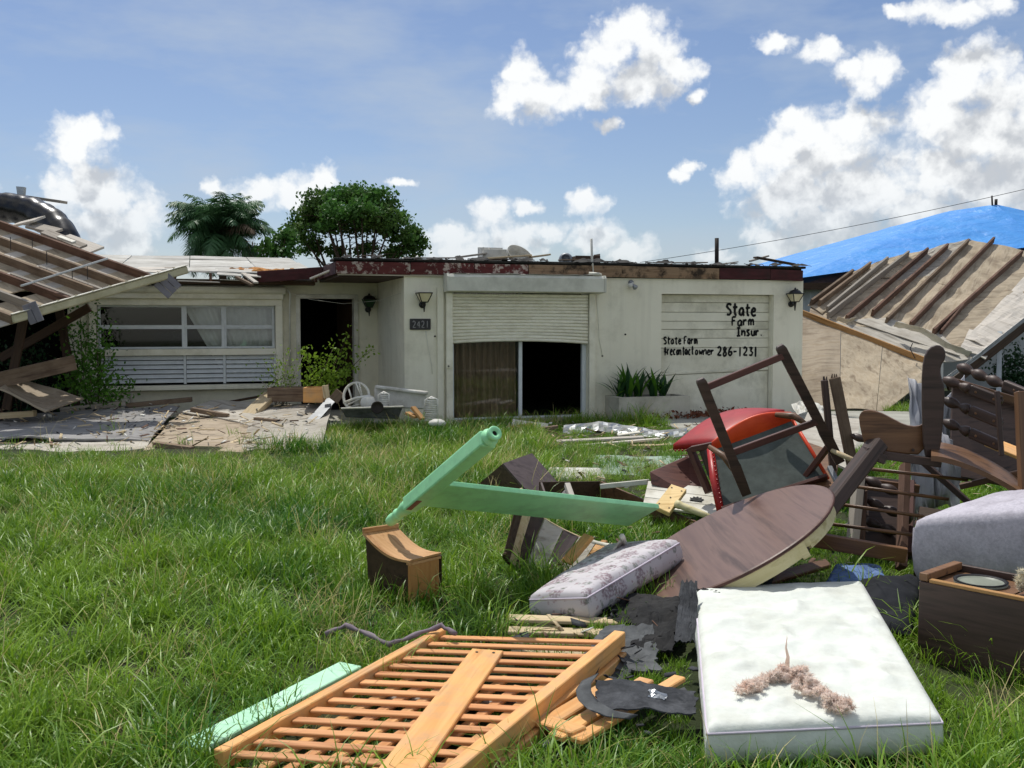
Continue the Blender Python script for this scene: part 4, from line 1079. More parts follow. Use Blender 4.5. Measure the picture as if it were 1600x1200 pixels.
# ================================================================== TREES BEHIND THE HOUSE
def crown_tree(name, label, base, height, clumps, leaf, mat, nleaf, seed, trunk_r, group=None, fork=0.45):
    rng = np.random.default_rng(seed); r_ = random.Random(seed)
    t = thing(name, label, 'tree', base, group)
    tr = MB()
    fk = V((0, 0, height * fork * .55))
    tr.tube([V((0, 0, -.1)), V((.05, 0, height * .15)), fk], [trunk_r * 1.25, trunk_r, trunk_r * .85], 10)
    allc = []
    for (cx, cy, cz, rx, ry, rzz) in clumps:
        tip = V((cx, cy, cz))
        mid = fk.lerp(tip, .5) + V((r_.uniform(-.25, .25), r_.uniform(-.25, .25), -.1))
        tr.tube([fk - V((0, 0, .1)), mid, tip], [trunk_r * .5, trunk_r * .3, trunk_r * .1], 6)
        for q in range(7):
            d = V((r_.gauss(0, 1) * rx, r_.gauss(0, 1) * ry, abs(r_.gauss(0, .8)) * rzz)) * .55
            st = mid.lerp(tip, r_.uniform(.2, 1))
            tr.tube([st, st + d * .55 + V((0, 0, .1)), st + d], [trunk_r * .12, trunk_r * .08, trunk_r * .03], 4)
    tr.build('trunk', MT['bark'], t, smooth=True)
    vs, n = [], 0
    for (cx, cy, cz, rx, ry, rzz) in clumps:
        k = int(nleaf * rx * rzz)
        # small tufts spread near the surface of each clump, upper side favoured
        nt_ = max(6, k // 26)
        u = rng.normal(size=(nt_, 3)); u[:, 2] = np.where(u[:, 2] < 0, u[:, 2] * .7, u[:, 2]); u /= np.linalg.norm(u, axis=1)[:, None]
        rr_ = rng.uniform(.55, 1.05, nt_)[:, None]
        c = np.array((cx, cy, cz)) + u * rr_ * np.array((rx, ry, rzz))
        for ci in c:
            allc.append(ci + rng.normal(size=(26, 3)) * np.array((.15, .15, .10)) * (0.7 + .5 * rx))
    pts = np.concatenate(allc)
    v, f = leaf_quads(pts, leaf, rng, aspect=1.6)
    np_mesh('crown', v, f, MT[mat], t)
    return t
Yt = 42.0
def tp(x, y, Y=Yt): 
    p = px(x, y, Y); return p
tb = tp(560, 500); tb.z = 0
def cl(x, y, w, h, dy=0.0):
    p = px(x, y, Yt + dy) - V((tb.x, tb.y, 0)); k = Yt / FPX
    return (p.x, p.y - 0, p.z, w * k, max(w, h) * k, h * k)
clumps = [cl(500, 318, 26, 20), cl(548, 305, 34, 14, .4), cl(590, 318, 30, 22), cl(612, 345, 28, 20, -.6), cl(632, 372, 24, 14), cl(653, 385, 14, 14, .5), cl(648, 366, 12, 12, .2), cl(482, 342, 24, 18, .5), cl(466, 365, 22, 14, -.4),
          cl(525, 330, 26, 14, -1.2), cl(565, 330, 30, 14, -1.2), cl(510, 352, 18, 10, -.8), cl(590, 358, 20, 10, 1), cl(545, 360, 20, 8, 1.2), cl(485, 385, 18, 12, .8), cl(625, 395, 26, 12, .6), cl(570, 390, 20, 8, 1.3), cl(530, 310, 24, 14, 1.2), cl(520, 392, 20, 8, 1), cl(575, 345, 34, 14, 1.8), cl(520, 345, 24, 12, 1.6)]
crown_tree('broadleaf_tree', 'large round crowned broadleaf tree rising behind the torn roof', (tb.x, tb.y, 0), 7.4, clumps, .17, 'leaf_tree', 3300, 5, .20)
tb2 = tp(428, 500, 39.0); tb2.z = 0
def cl2(x, y, w, h, dy=0.0):
    p = px(x, y, 39.0 + dy) - V((tb2.x, tb2.y, 0)); k = 39.0 / FPX
    return (p.x, p.y, p.z, w * k, w * k, h * k)
crown_tree('broadleaf_tree', 'small low bushy tree between the palm and the large round tree', (tb2.x, tb2.y, 0), 4.6, [cl2(430, 380, 16, 14), cl2(442, 395, 20, 12), cl2(415, 392, 16, 12), cl2(455, 375, 12, 14, .5), cl2(446, 365, 8, 8)], .17, 'leaf_tree', 2300, 6, .12)

def palm(name, label, base, zc, R, seed):
    t = thing(name, label, 'tree', base)
    rng = np.random.default_rng(seed)
    MB().tube([V((0, 0, -.1)), V((.1, 0, zc * .5)), V((0, 0, zc))], [.2, .15, .14], 10).build('trunk', MT['bark'], t, smooth=True)
    for k in range(90):
        az = rng.uniform(0, 6.28); el0 = rng.uniform(-.4, 1.5) if k % 3 else rng.uniform(.7, 1.5); Lf = R * rng.uniform(.8, 1.15)
        dead = k > 87
        V_, F_ = [], []
        p = np.array((0, 0, zc)); ang = el0; d2 = np.array((math.cos(az), math.sin(az), 0)); side = np.array((-d2[1], d2[0], 0)); n = 26
        pts = []
        for i in range(n + 1):
            pts.append(p.copy()); p = p + (d2 * math.cos(ang) + np.array((0, 0, 1)) * math.sin(ang)) * (Lf / n); ang -= (1.5 + .5 * (1 - el0 / 1.5)) / n * (0.4 + 1.2 * i / n)
        for i in range(2, n):
            u = i / n; ll = R * .30 * math.sin(math.pi * min(1, .18 + u * .82)) + .05
            for sgn in (-1, 1):
                for rep in range(2):
                    b = pts[i] + (pts[i + 1] - pts[i]) * rep * .5
                    tdir = side * sgn * .75 + (pts[i + 1] - pts[i]) / (Lf / n) * .55 + np.array((0, 0, rng.uniform(-.7, .15)))
                    tdir /= np.linalg.norm(tdir); tip = b + tdir * ll * rng.uniform(.8, 1.1); tip[2] -= ll * .25
                    ax = (pts[i + 1] - pts[i]); ax /= np.linalg.norm(ax); w = .026
                    o_ = len(V_); mid = (b + tip) / 2 + np.array((0, 0, ll * .10))
                    V_ += [b - ax * w * .6, b + ax * w * .6, mid + ax * w, mid - ax * w, tip + ax * .004, tip - ax * .004]; F_ += [(o_, o_ + 1, o_ + 2, o_ + 3), (o_ + 3, o_ + 2, o_ + 4, o_ + 5)]
        o = np_mesh('frond', np.array(V_), np.array(F_), MT['palm_dead' if dead else 'palm_leaf'], t)
    return t
pb = px(345, 400, 40.0)
palm('palm_tree', 'feathery dark green palm behind the left wing of the house', (pb.x, pb.y, 0), px(345, 372, 40.0).z, 2.35, 9)
pb = px(398, 400, 42.0)
t = thing('dead_palm', 'bare brown dead palm head just right of the feathery palm', 'tree', (pb.x, pb.y, 0))
MB().tube([V((0, 0, -.1)), V((0, 0, 3.9))], [.16, .13], 8).build('trunk', MT['bark'], t, smooth=True)
rng = np.random.default_rng(31)
c = np.array((0, 0, 4.3)) + rng.normal(size=(420, 3)) * np.array((.28, .28, .36)); v, f = leaf_quads(c, .34, rng, up=-.6, aspect=5)
np_mesh('dry_fronds', v, f, MT['palm_dead'], t)

# ================================================================== NEIGHBOUR HOUSE WITH TARP
C1 = px(1243, 441, 29.5); EZ = C1.z
C2 = V((6.0, 37.5, EZ)); Rg = px(1482, 336, 34.5); R2 = px(1556, 325.5, 33.5)
C3 = V((27.0, 27.5, EZ)); R3 = V((20.5, 33.8, R2.z - .9))
C4 = V((27, 40, EZ))
nb = thing('neighbour_house', 'white neighbour house under a blue tarpaulin roof on the right', 'house', (C1.x, C1.y, 0))
def inset(p, c, k): return p + (c - p).normalized() * k
cenN = (C1 + C2 + C3 + C4) / 4
wp = [inset(V((p.x, p.y, 0)), V((cenN.x, cenN.y, 0)), .6) for p in (C1, C3, C4, C2)]
MB().prism([p + V((0, 0, -.1)) for p in wp], (0, 0, EZ + .05)).build('wall', MT['house_white'], nb, world=True)
# window and door blocks on its near wall
e = (wp[1] - wp[0]).normalized(); nrm_ = V((e.y, -e.x, 0))
for (a, w, z0, z1) in ((.15, .5, .9, 2.1), (6.0, 1.6, .9, 2.1), (9.2, 1.0, 0, 2.1)):
    p0 = wp[0] + e * a
    fr = MB().prism([p0 + nrm_ * .03 + V((0, 0, z0)), p0 + e * w + nrm_ * .03 + V((0, 0, z0)), p0 + e * w + nrm_ * .03 + V((0, 0, z1)), p0 + nrm_ * .03 + V((0, 0, z1))], nrm_ * -.06).build('window', MT['white_alu'], nb, world=True)
    q = [p0 + e * .06 + nrm_ * .034 + V((0, 0, z0 + .06)), p0 + e * (w - .06) + nrm_ * .034 + V((0, 0, z0 + .06)), p0 + e * (w - .06) + nrm_ * .034 + V((0, 0, z1 - .06)), p0 + e * .06 + nrm_ * .034 + V((0, 0, z1 - .06))]
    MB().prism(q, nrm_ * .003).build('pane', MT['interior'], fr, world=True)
# roof body (shingles) a little below the tarp
rb = MB()
dn = V((0, 0, .16))
rb.add([C1 - dn, C3 - dn, R3 - dn, R2 - dn, Rg - dn, C2 - dn, C4 - dn], [(0, 1, 2, 3, 4), (0, 4, 5), (5, 4, 3, 2, 6), (1, 6, 2)])
rb.build('roof', MT['roof_brown'], nb, world=True)
def ebar(a, b): MB().bar(a - V((0, 0, .12)), b - V((0, 0, .12)), .04, .2).build('fascia_board', MT['chocolate'], nb, world=True)
ebar(C1, C3); ebar(C1, C2)
def tarp_patch(a, b, c_, d, nu, nv, seed, amp=.05):
    mb = MB(); nn = (V(b) - V(a)).cross(V(d) - V(a)).normalized()
    if nn.z < 0: nn = -nn
    def f(u, v):
        p = V(a) * (1 - u) * (1 - v) + V(b) * u * (1 - v) + V(c_) * u * v + V(d) * (1 - u) * v
        k = fbm((p.x * .35 + seed, p.y * .35, p.z * 1.6), 3) + .35 * fbm((p.x * .6, p.y * .6 + seed, p.z * 5), 3)
        ridge = abs(fbm((p.x * .5 + p.z * 1.5, p.y * .5 + seed, 1.3), 3))
        edge = min(1, 10 * u, 10 * (1 - u), 10 * v, 10 * (1 - v))
        return p + V((0, 0, .13)) + nn * (amp * k * edge + .07 * ridge * edge)
    mb.grid(f, nu, nv)
    return mb.build('tarp', MT['tarp'], nb, smooth=True, world=True)
lowR = px(1560, 364, 25.0); 
# front slope: the tarp stops short of the eave on the right
def lowf(k): return C1.lerp(C3, k).lerp(Rg.lerp(R3, k), 0)
Rm = Rg.lerp(R2, 1)
tarp_patch(C1 - V((0, 0, .02)), C1.lerp(C3, .42).lerp(R2, .40), R2, Rg, 60, 40, 1)
tarp_patch(C1.lerp(C3, .42).lerp(R2, .40), C1.lerp(C3, .75).lerp(R3, .45), R3, R2, 40, 30, 4)
tarp_patch(C2, C1 - V((0, 0, .02)), Rg.lerp(C1, .01), Rg.lerp(C2, .01), 40, 30, 7)
# battens and a bent pole on the ridge
MB().tube([R2 + V((0, 0, -.1)), R2 + V((.0, 0, .30))], .05, 8).build('vent_pipe', MT['pipe_dark'], nb, world=True, smooth=True)
MB().tube([R2 + V((-.08, .05, -.1)), R2 + V((-.12, .05, .42))], .03, 8).build('vent_pipe', MT['pipe_dark'], nb, world=True, smooth=True)

# power line between two distant poles
def upole(base, h, label):
    t = thing('utility_pole', label, 'pole', base, 'utility poles behind the houses')
    MB().tube([V((0, 0, -.2)), V((0, 0, h))], [.14, .10], 10).build('post', MT['bark'], t, smooth=True)
    MB().bar(V((-.9, 0, h - .5)), V((.9, 0, h - .5)), .09, .11).build('crossarm', MT['bark'], t)
    return t
pA = px(1000, 410, 46.0); pB = px(1700, 272, 44.0)
upole((pB.x, pB.y, 0), pB.z + .35, 'wooden utility pole out past the tarped roof on the right')
pts = []
for i in range(25):
    u = i / 24; p = pA.lerp(pB, u) ; p.z -= .25 * 4 * u * (1 - u); pts.append(p)
tag(MB().tube(pts, .012, 5).build('power_line', MT['black_metal']), 'thin dark power line rising to the right across the sky', 'wire')

# ================================================================== THINGS ON THE FLAT ROOF
RZ = 2.765
def roof_pt(x, y, t):  # point above the garage roof seen at pixel x, y and depth t behind the front
    # intersect vertical plane t = const
    d = ray(x, y); n = HM.to_3x3() @ V((0, 1, 0)); o = HM @ V((0, t, 0))
    k = (o - cam.location).dot(n) / d.dot(n); return cam.location + d * k
pipe = MB().tube([roof_pt(927, 432, -.06), roof_pt(925, 405, -.05), roof_pt(924, 373, -.04)], .022, 8)
tag(pipe.build('thin_pipe', MT['pipe_white'], smooth=True), 'thin pale pipe standing up from the edge of the flat roof', 'pipe')
a = roof_pt(1120, 412, .8); a.z = 2.7
tag(MB().tube([a, roof_pt(1120, 372, .8)], .04, 8).build('vent_pipe', MT['pipe_dark'], smooth=True), 'short dark vent pipe above the garage door on the flat roof', 'pipe')
# open white crate / broken tank
t_ = .7
def rframe(x, t):
    p = roof_pt(x, 405, t); p.z = 2.722; return rotz(p, HA)
crate = thing('broken_white_tank', 'broken white box tank full of debris on the flat roof', 'tank', rframe(770, t_))
mb = MB(); w, d, h = .42, .34, .28
mb.span((-w / 2, -d / 2, 0), (w / 2, -d / 2 + .015, h)); mb.build('front_panel', MT['white_plastic'], crate, bevel=.006)
mb = MB(); mb.span((-w / 2 - .015, -d / 2, 0), (-w / 2, d / 2, h + .03)); mb.build('side_panel', MT['white_plastic'], crate)
mb = MB(); mb.span((w / 2, -d / 2, 0), (w / 2 + .015, d / 2, h - .06)); mb.build('side_panel', MT['white_plastic'], crate)
mb = MB(); mb.span((-w / 2 - .02, d / 2 - .02, 0), (w / 2 + .02, d / 2, h + .05)); mb.build('back_panel', MT['white_plastic'], crate)
for k in range(6):
    board('broken_slat', crate.matrix_basis @ V((-.12 + .05 * k, -.05, .15)), crate.matrix_basis @ V((-.05 + .06 * k, .05, .32 - .02 * k)), .03, .012, MT['pale_weathered'], crate)
sink = thing('white_washbasin', 'upturned white washbasin shell lying on the flat roof', 'basin', rframe(808, .75))
mb = MB()
prof = [(.02, .0), (.10, .01), (.18, .06), (.235, .15), (.25, .2), (.235, .2), (.165, .075), (.09, .03), (.0, .025)]
m = Matrix.Translation((0.02, 0, .17)) @ Matrix.Rotation(rad(24), 4, 'Y') @ Matrix.Rotation(rad(58), 4, 'X') @ Matrix.Diagonal((1.05, .72, 1.0, 1)) @ Matrix.Translation((0, 0, -.12))
mb.lathe(prof, 24, m); mb.build('bowl', MT['white_plastic'], sink, smooth=True)
MB().lathe([(0, .0), (.03, 0), (.03, .004)], 12, m @ Matrix.Translation((0, 0, .03))).build('drain', MT['black_paint'], sink)
unit = thing('vent_fan', 'round grey vent fan with a dark eye on the flat roof', 'fan', rframe(884, .7))
m = Matrix.Translation((0, 0, .12)) @ Matrix.Rotation(rad(80), 4, 'X') @ Matrix.Rotation(rad(-20), 4, 'Y')
MB().lathe([(0, -.12), (.1, -.12), (.13, -.06), (.13, .04), (.10, .10), (.085, .1)], 20, m).build('housing', MT['galv'], unit, smooth=True)
MB().lathe([(0, .07), (.085, .07), (.085, .1)], 16, m).build('grille', MT['black_metal'], unit)
cb = thing('cardboard_box', 'brown open cardboard box on the flat roof beside the pale pipe', 'box', rframe(914, .7))
for nm, a, b in (('front_panel', (-.24, -.15, 0), (.24, -.14, .2)), ('side_panel', (-.24, -.14, 0), (-.23, .15, .19)), ('side_panel', (.23, -.14, 0), (.24, .15, .24)), ('back_panel', (-.23, .14, 0), (.23, .15, .18))):
    MB().span(a, b).build(nm, MT['chocolate'] if nm == 'front_panel' else MT['lumber'], cb)
sd_ = [(716, 402, 760, 396, .14, 'weathered', 'low grey board at the left of the debris on the flat roof'), (760, 404, 830, 399, .1, 'plank_pale', 'pale splintered plank under the white washbasin on the roof'),
       (828, 402, 858, 398, .2, 'plank_pale', 'short pale board just right of the washbasin on the roof'), (1172, 408, 1200, 400, .1, 'weathered', 'grey splinter tipped up at the right end of the flat roof'), (1180, 402, 1240, 413, .16, 'chocolate', 'dark board lying along the right corner of the flat roof')]
for k, (x0, y0, x1, y1, w, mt, lb) in enumerate(sd_):
    a, b = roof_pt(x0, y0, .5), roof_pt(x1, y1, .5); a.z = max(a.z, 2.76); b.z = max(b.z, 2.77)
    tag(board('roof_scrap_board', a, b, w, .03, MT[mt]), lb, 'board', 'boards on the flat roof')
dm_ = MB().lathe([(.14, 0), (.13, .05), (.08, .09), (0, .1)], 16, rframe(566, 2.2)); tag(dm_.build('roof_vent', MT['white_plastic'], smooth=True), 'small white domed vent above the porch on the flat roof', 'vent')

# ================================================================== LEFT COLLAPSED ROOF
A = px(18, 499, 14.6); B = px(292, 421, 16.7)
rv = V((-2.88, .8, .96)); rl_ = rv.length * 1.25; rd = rv.normalized(); bd = (A - B).normalized()
nL = rd.cross(bd).normalized()
if nL.z < 0: nL = -nL
B1 = px(238, 434, 16.25)
lr = thing('collapsed_roof_section', 'flipped roof section with rafters lying over the left wing, gutter along its edge', 'roof section', Matrix.Translation((B1.x, B1.y, 0)))
Lab = (A - B1).length
npl = 17
for k in range(npl):
    a0 = k * .215
    if a0 > rl_: break
    st = B1 + rd * (a0 + .11) - nL * .10 - bd * .05; en = st + bd * (Lab + .5)
    if k % 5 == 3: en = st + bd * (Lab * .55)
    board('deck_plank', st, en, .205, .022, MT['roof_ply' if k % 3 else 'pale_weathered'], lr, up=nL)
for k in range(6):
    st = B1 + bd * (Lab * k / 5.0) - rd * .02 + nL * -.02
    mt = ['lumber_red', 'lumber', 'lumber', 'lumber_red', 'weathered', 'lumber'][k]
    board('rafter', st, st + rd * rl_, .045, .15, MT[mt], lr, up=nL)
for k in (2, 3):
    st = B1 + bd * (Lab * (k - .45) / 5.0) + rd * .1 - nL * .06
    board('batten', st, st + rd * 1.3, .05, .03, MT['weathered'], lr, up=nL)
# nails
nail = MB()
for k in range(9):
    r1 = random.Random(k); p = B1 + bd * Lab * r1.uniform(.05, .95) + rd * r1.uniform(.4, 2.2) - nL * .05
    MB().tube([p, p + V((0, 0, .22))], .006, 4).build('nail', MT['black_metal'], lr, world=True)
gt = board('gutter', A, B, .10, .13, MT['gutter'], lr, up=(0, 0, 1), bevel=.02)
gt2 = board('gutter_lip', A + V((0, -.02, .072)), B + V((0, -.02, .072)), .12, .012, MT['white_paint'], lr)
for k in range(10):
    p = A.lerp(B, (k + .6) / 10.4) + V((0, -.04, .08)); MB().box(p, (.015, .13, .012)).build('gutter_clip', MT['gutter'], lr, world=True)
for (x, y, Y) in ((57, 487, 14.75), (262, 446, 16.4)):
    c = px(x, y, Y)
    ax = V((.7, .2, -.7)).normalized() if x > 100 else V((.35, .1, -.92)).normalized(); m = frame(c, ax, (0, -1, .3))
    for q in range(3 if x > 100 else 2):
        mb = MB().box((0, -.105 + q * .105, 0), (.30, .098, .03)); o = mb.build('bracket_slat', MT['bracket_grey'], lr, bevel=.004); o.matrix_basis = TM[lr.name].inverted() @ m
# silvery strip across the rafters
a, b = px(32, 447, 15.05), px(168, 404, 15.9)
tag(MB().bar(a, b, .05, .03).build('metal_strip', MT['foil'], bevel=.004), 'bright thin metal strip lying across the rafters of the left roof section', 'metal strip')
# black bent duct
pts = [px(-60, 322, 18.6), px(-20, 323, 18.6), px(20, 325, 18.5), px(52, 332, 18.4), px(80, 347, 18.2), px(98, 368, 18.0), px(106, 395, 17.8)]
dn_ = []
for i in range(len(pts) - 1):
    for q in range(5): dn_.append(pts[i].lerp(pts[i + 1], q / 5))
dn_.append(pts[-1])
tag(MB().tube(dn_, [.27 + .012 * math.sin(i * 2.2) for i in range(len(dn_))], 18).build('bent_duct', MT['duct_black'], smooth=True), 'big shiny black bent duct lying behind the left roof section', 'duct')
tag(board('loose_plank', px(38, 307, 18.9), px(100, 316, 18.7), .2, .05, MT['weathered']), 'short grey plank lying on top of the black duct', 'board')
tag(MB().prism([px(27, 306, 18.6), px(36, 304, 18.6), px(37, 292, 18.6), px(25, 291, 18.6)], (0, .1, 0)).build('metal_scrap', MT['foil']), 'small bright metal scrap standing on the black duct', 'scrap')
for k, (x0, y0, x1, y1, Y, w, mt, lb) in enumerate(((22, 352, 62, 342, 17.6, .3, 'pale_weathered', 'pale plank wedged under the black duct'), (48, 352, 90, 362, 17.4, .25, 'weathered', 'rounded grey board end below the black duct'), (96, 372, 150, 392, 17.4, .4, 'pale_weathered', 'pale tilted board at the right of the black duct'),
      (70, 362, 130, 386, 17.1, .2, 'weathered', 'grey plank on top of the uppermost rafter at left'), (92, 370, 116, 379, 16.9, .08, 'white_paint', 'small white strip beside the uppermost rafter at left'))):
    tag(board('roof_scrap_board', px(x0, y0, Y), px(x1, y1, Y - .2), w, .04, MT[mt], up=(0, -.4, 1)), lb, 'board', 'scrap boards above the left roof section')
# what holds the section up: broken trusses below
sup = thing('broken_truss', 'dark broken roof truss holding up the left roof section', 'truss', (px(60, 600, 17.2).x, 17.2, 0))
for (x0, y0, x1, y1, Y) in ((10, 640, 40, 480, 15.9), (120, 640, 90, 470, 16.9), (0, 560, 140, 480, 16.6)):
    board('truss_member', px(x0, y0, Y), px(x1, y1, Y), .05, .14, MT['chocolate'], sup)

# ================================================================== DEBRIS FIELD ON THE LEFT
tag(board('fallen_beam', px(-60, 608, 15.0), px(117, 566, 16.2), .07, .24, MT['lumber']), 'thick brown beam sloping up to the leafy shrub at far left', 'beam')
def sheet(name, cs, th, mat, label, warp=.03, sag=0.0, nu=14, nv=10, seed=0, cat='plywood sheet', group='sheets of roof decking on the ground', wf=1.2):
    """own frame along its first edge so the grain follows it"""
    c00, c10, c11, c01 = [px(*c) if len(c) == 3 else V(c[0]) for c in cs]
    m = frame(c00, c10 - c00, (c10 - c00).cross(c01 - c00)); inv = m.inverted()
    q = [inv @ p for p in (c00, c10, c11, c01)]
    f, nn = quad(*q, warp=warp, wf=wf, seed=seed, sag=sag)
    o = MB().grid(f, nu, nv, nn * th).build(name, MT[mat], m=m)
    if label: tag(o, label, cat, group)
    return o
sheet('curved_plywood', [(-2, 606, 14.9), (72, 642, 14.9), (131, 622, 16.0), (24, 591, 16.3)], .03, 'tan_ply', 'curled brown plywood sheet under the thick beam at far left', warp=.03, sag=-.12)
sheet('roof_sheet', [(-60, 682, 13.7), (232, 687, 14.0), (281, 634, 17.0), (-60, 654, 15.9)], .025, 'grey_ply', 'large dark grey roof sheet lying at left in front of the window', warp=.05, seed=1)
sheet('roof_sheet', [(-60, 735, 12.3), (205, 735, 12.3), (240, 680, 14.4), (-60, 668, 14.9)], .02, 'pale_ply', 'pale weathered roof sheet nearest the grass at far left', warp=.04, seed=2)
sheet('roof_sheet', [(205, 726, 12.6), (378, 726, 12.6), (398, 662, 15.4), (284, 640, 16.7)], .025, 'tan_ply', 'tan roof sheet right of the dark grey one, with a split edge', warp=.05, seed=3)
sheet('roof_sheet', [(372, 724, 12.7), (500, 705, 13.4), (520, 628, 16.9), (395, 640, 16.6)], .025, 'pale_ply', 'pale roof sheet in front of the open door', warp=.05, seed=4)
sheet('roof_sheet', [(285, 642, 16.4), (392, 664, 15.2), (470, 630, 17.2), (330, 626, 17.5)], .02, 'pale_ply', 'pale roof sheet below the louvred window', warp=.03, seed=5)
sheet('roof_sheet', [(470, 665, 15.3), (490, 665, 15.3), (528, 622, 16.4), (512, 622, 16.5)], .012, 'galv', 'grey metal sheet edge beside the white round chair frame', warp=.02, seed=6, nu=4, nv=6)
bl = [
 (-20, 651, 55, 646, 15.5, .16, .09, 'plank_pale', 'short pale beam end at the far left edge on the grey sheet'),
 (95, 641, 196, 630, 16.6, .12, .09, 'weathered', 'long grey board along the back of the dark grey sheet'),
 (196, 634, 300, 624, 16.9, .14, .08, 'lumber', 'brown board below the left part of the louvred window'),
 (300, 640, 356, 650, 16.0, .10, .07, 'lumber', 'short tan block lying on the pale sheet under the window'),
 (386, 652, 424, 616, 16.2, .26, .09, 'plank_pale', 'wide pale plank tilted on the pale sheet near the door planter'),
 (398, 655, 440, 660, 15.6, .10, .07, 'lumber', 'short brown block under the wide pale plank'),
 (242, 694, 301, 702, 13.7, .12, .07, 'lumber', 'short brown block on the tan sheet near the grass'),
 (288, 720, 374, 690, 13.6, .10, .06, 'plank_pale', 'long narrow board lying across the tan sheet into the grass'),
 (336, 708, 384, 709, 13.6, .10, .06, 'plank_pale', 'short pale board just right of the long narrow board'),
 (325, 634, 425, 616, 17.3, .06, .04, 'chocolate', 'thin dark strip lying under the louvred window'),
]
for (x0, y0, x1, y1, Y, w, h, mt, lb) in bl:
    tag(board('loose_board', px(x0, y0, Y), px(x1, y1, Y + (y0 - y1) * .02), w, h, MT[mt]), lb, 'board', 'boards on the left debris field')
# small pale broken frame
t = thing('broken_chair_frame', 'small pale broken wooden frame below the left end of the window', 'frame', px(190, 630, 17.0))
for a, b in (((132, 620), (172, 618)), ((172, 612), (174, 632)), ((174, 617), (204, 622)), ((204, 614), (206, 632))):
    board('frame_bar', px(*a, 17.0), px(*b, 17.0), .05, .05, MT['pale_weathered'], t)

# ================================================================== SHRUBS BY THE HOUSE
def shrub(name, label, base, stems, nleaf, leaf, mat, seed, spread=.12, group=None, stem_mat='bark', r=.012):
    rng = np.random.default_rng(seed); r_ = random.Random(seed)
    t = thing(name, label, 'shrub', base, group); b = V(base)
    pts = []
    for (x, y, Y) in stems:
        tip = px(x, y, Y) - b; o = V((r_.uniform(-.15, .15), r_.uniform(-.1, .1), 0)); mid = o.lerp(tip, .5) + V((r_.uniform(-.1, .1), r_.uniform(-.1, .1), .05))
        MB().tube([o, mid, tip], [r, r * .7, r * .3], 5).build('stem', MT[stem_mat], t, smooth=True)
        k = nleaf // len(stems)
        for q in range(k):
            u = r_.uniform(.35, 1.05); p = (o.lerp(mid, u * 2) if u < .5 else mid.lerp(tip, u * 2 - 1))
            pts.append(p + V((r_.gauss(0, spread), r_.gauss(0, spread), r_.gauss(0, spread * .8))))
    v, f = leaf_quads(np.array([tuple(p) for p in pts]), leaf, rng, aspect=1.7)
    np_mesh('foliage', v, f, MT[mat], t)
    return t
bL = px(150, 640, 16.9); bL.z = 0.0
shrub('leafy_shrub', 'tall leafy green shrub at the left end of the window', bL, [(105, 500, 17), (125, 480, 17.1), (150, 500, 16.8), (165, 545, 16.8), (115, 560, 16.6), (140, 575, 16.4), (175, 600, 16.6), (105, 590, 16.6), (200, 598, 16.8), (135, 530, 16.7), (155, 520, 17)], 1700, .075, 'leaf_mid', 3, .13)
bD = px(40, 620, 17.2); bD.z = 0
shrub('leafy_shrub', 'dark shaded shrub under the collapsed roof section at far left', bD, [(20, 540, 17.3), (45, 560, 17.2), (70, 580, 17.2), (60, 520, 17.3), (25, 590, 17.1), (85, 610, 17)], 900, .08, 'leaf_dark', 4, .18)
bM = px(440, 625, 17.1); bM.z = 0.2
shrub('sparse_shrub', 'sparse twiggy shrub left of the door with few pale leaves', bM, [(412, 570, 17.1), (425, 555, 17), (445, 560, 17.1), (455, 545, 17.1), (465, 565, 17), (430, 580, 16.9), (475, 550, 17.2), (408, 595, 17)], 360, .05, 'leaf_yellow', 5, .10, stem_mat='weathered', r=.01)
bM = px(495, 620, 17.0); bM.z = 0.2
shrub('leafy_shrub', 'bright green shrub leaning across the open doorway', bM, [(478, 550, 17.0), (500, 560, 17), (520, 545, 17), (545, 522, 17), (538, 560, 17), (510, 585, 16.9), (485, 590, 16.8), (548, 572, 17), (578, 546, 17.0), (530, 590, 17)], 900, .07, 'leaf_yellow', 6, .085)
# timber planter troughs under them
for k, (x0, x1, y0, y1, Y, mt, lb) in enumerate(((418, 474, 606, 626, 16.7, 'lumber', 'low brown timber trough under the sparse shrub'), (474, 505, 606, 627, 16.4, 'orange_wood', 'small orange timber box under the bright green shrub'))):
    p0, p1 = px(x0, y1, Y), px(x1, y1, Y); h = px(x0, y0, Y).z - p0.z
    t = thing('timber_trough', lb, 'planter', (p0 + p1) / 2 - V((0, 0, .02)), 'timber planters by the door'); w = (p1 - p0).length
    MB().span((-w / 2, -.015, 0), (w / 2, .015, h + .02)).build('front_board', MT[mt], t); MB().span((-w / 2, .38, 0), (w / 2, .41, h + .02)).build('back_board', MT[mt], t)
    for sx in (-1, 1): MB().span((sx * w / 2 - .03 * (sx > 0), .015, 0), (sx * w / 2 + .03 * (sx < 0), .38, h + .02)).build('end_board', MT[mt], t)
    MB().span((-w / 2 + .03, .015, 0), (w / 2 - .03, .38, h - .03)).build('soil', MT['soil'], t)
for (x0, y0, x1, y1, Y, w, mt, lb) in ((511, 622, 508, 602, 16.2, .10, 'plank_pale', 'short upright plank end beside the orange timber box'), (521, 626, 532, 612, 16.1, .16, 'lumber', 'short tilted board between the plank end and the white round frame')):
    tag(board('loose_board', px(x0, y0, Y), px(x1, y1, Y), .05, w, MT[mt], up=(1, 0, 0)), lb, 'board', 'boards near the door')

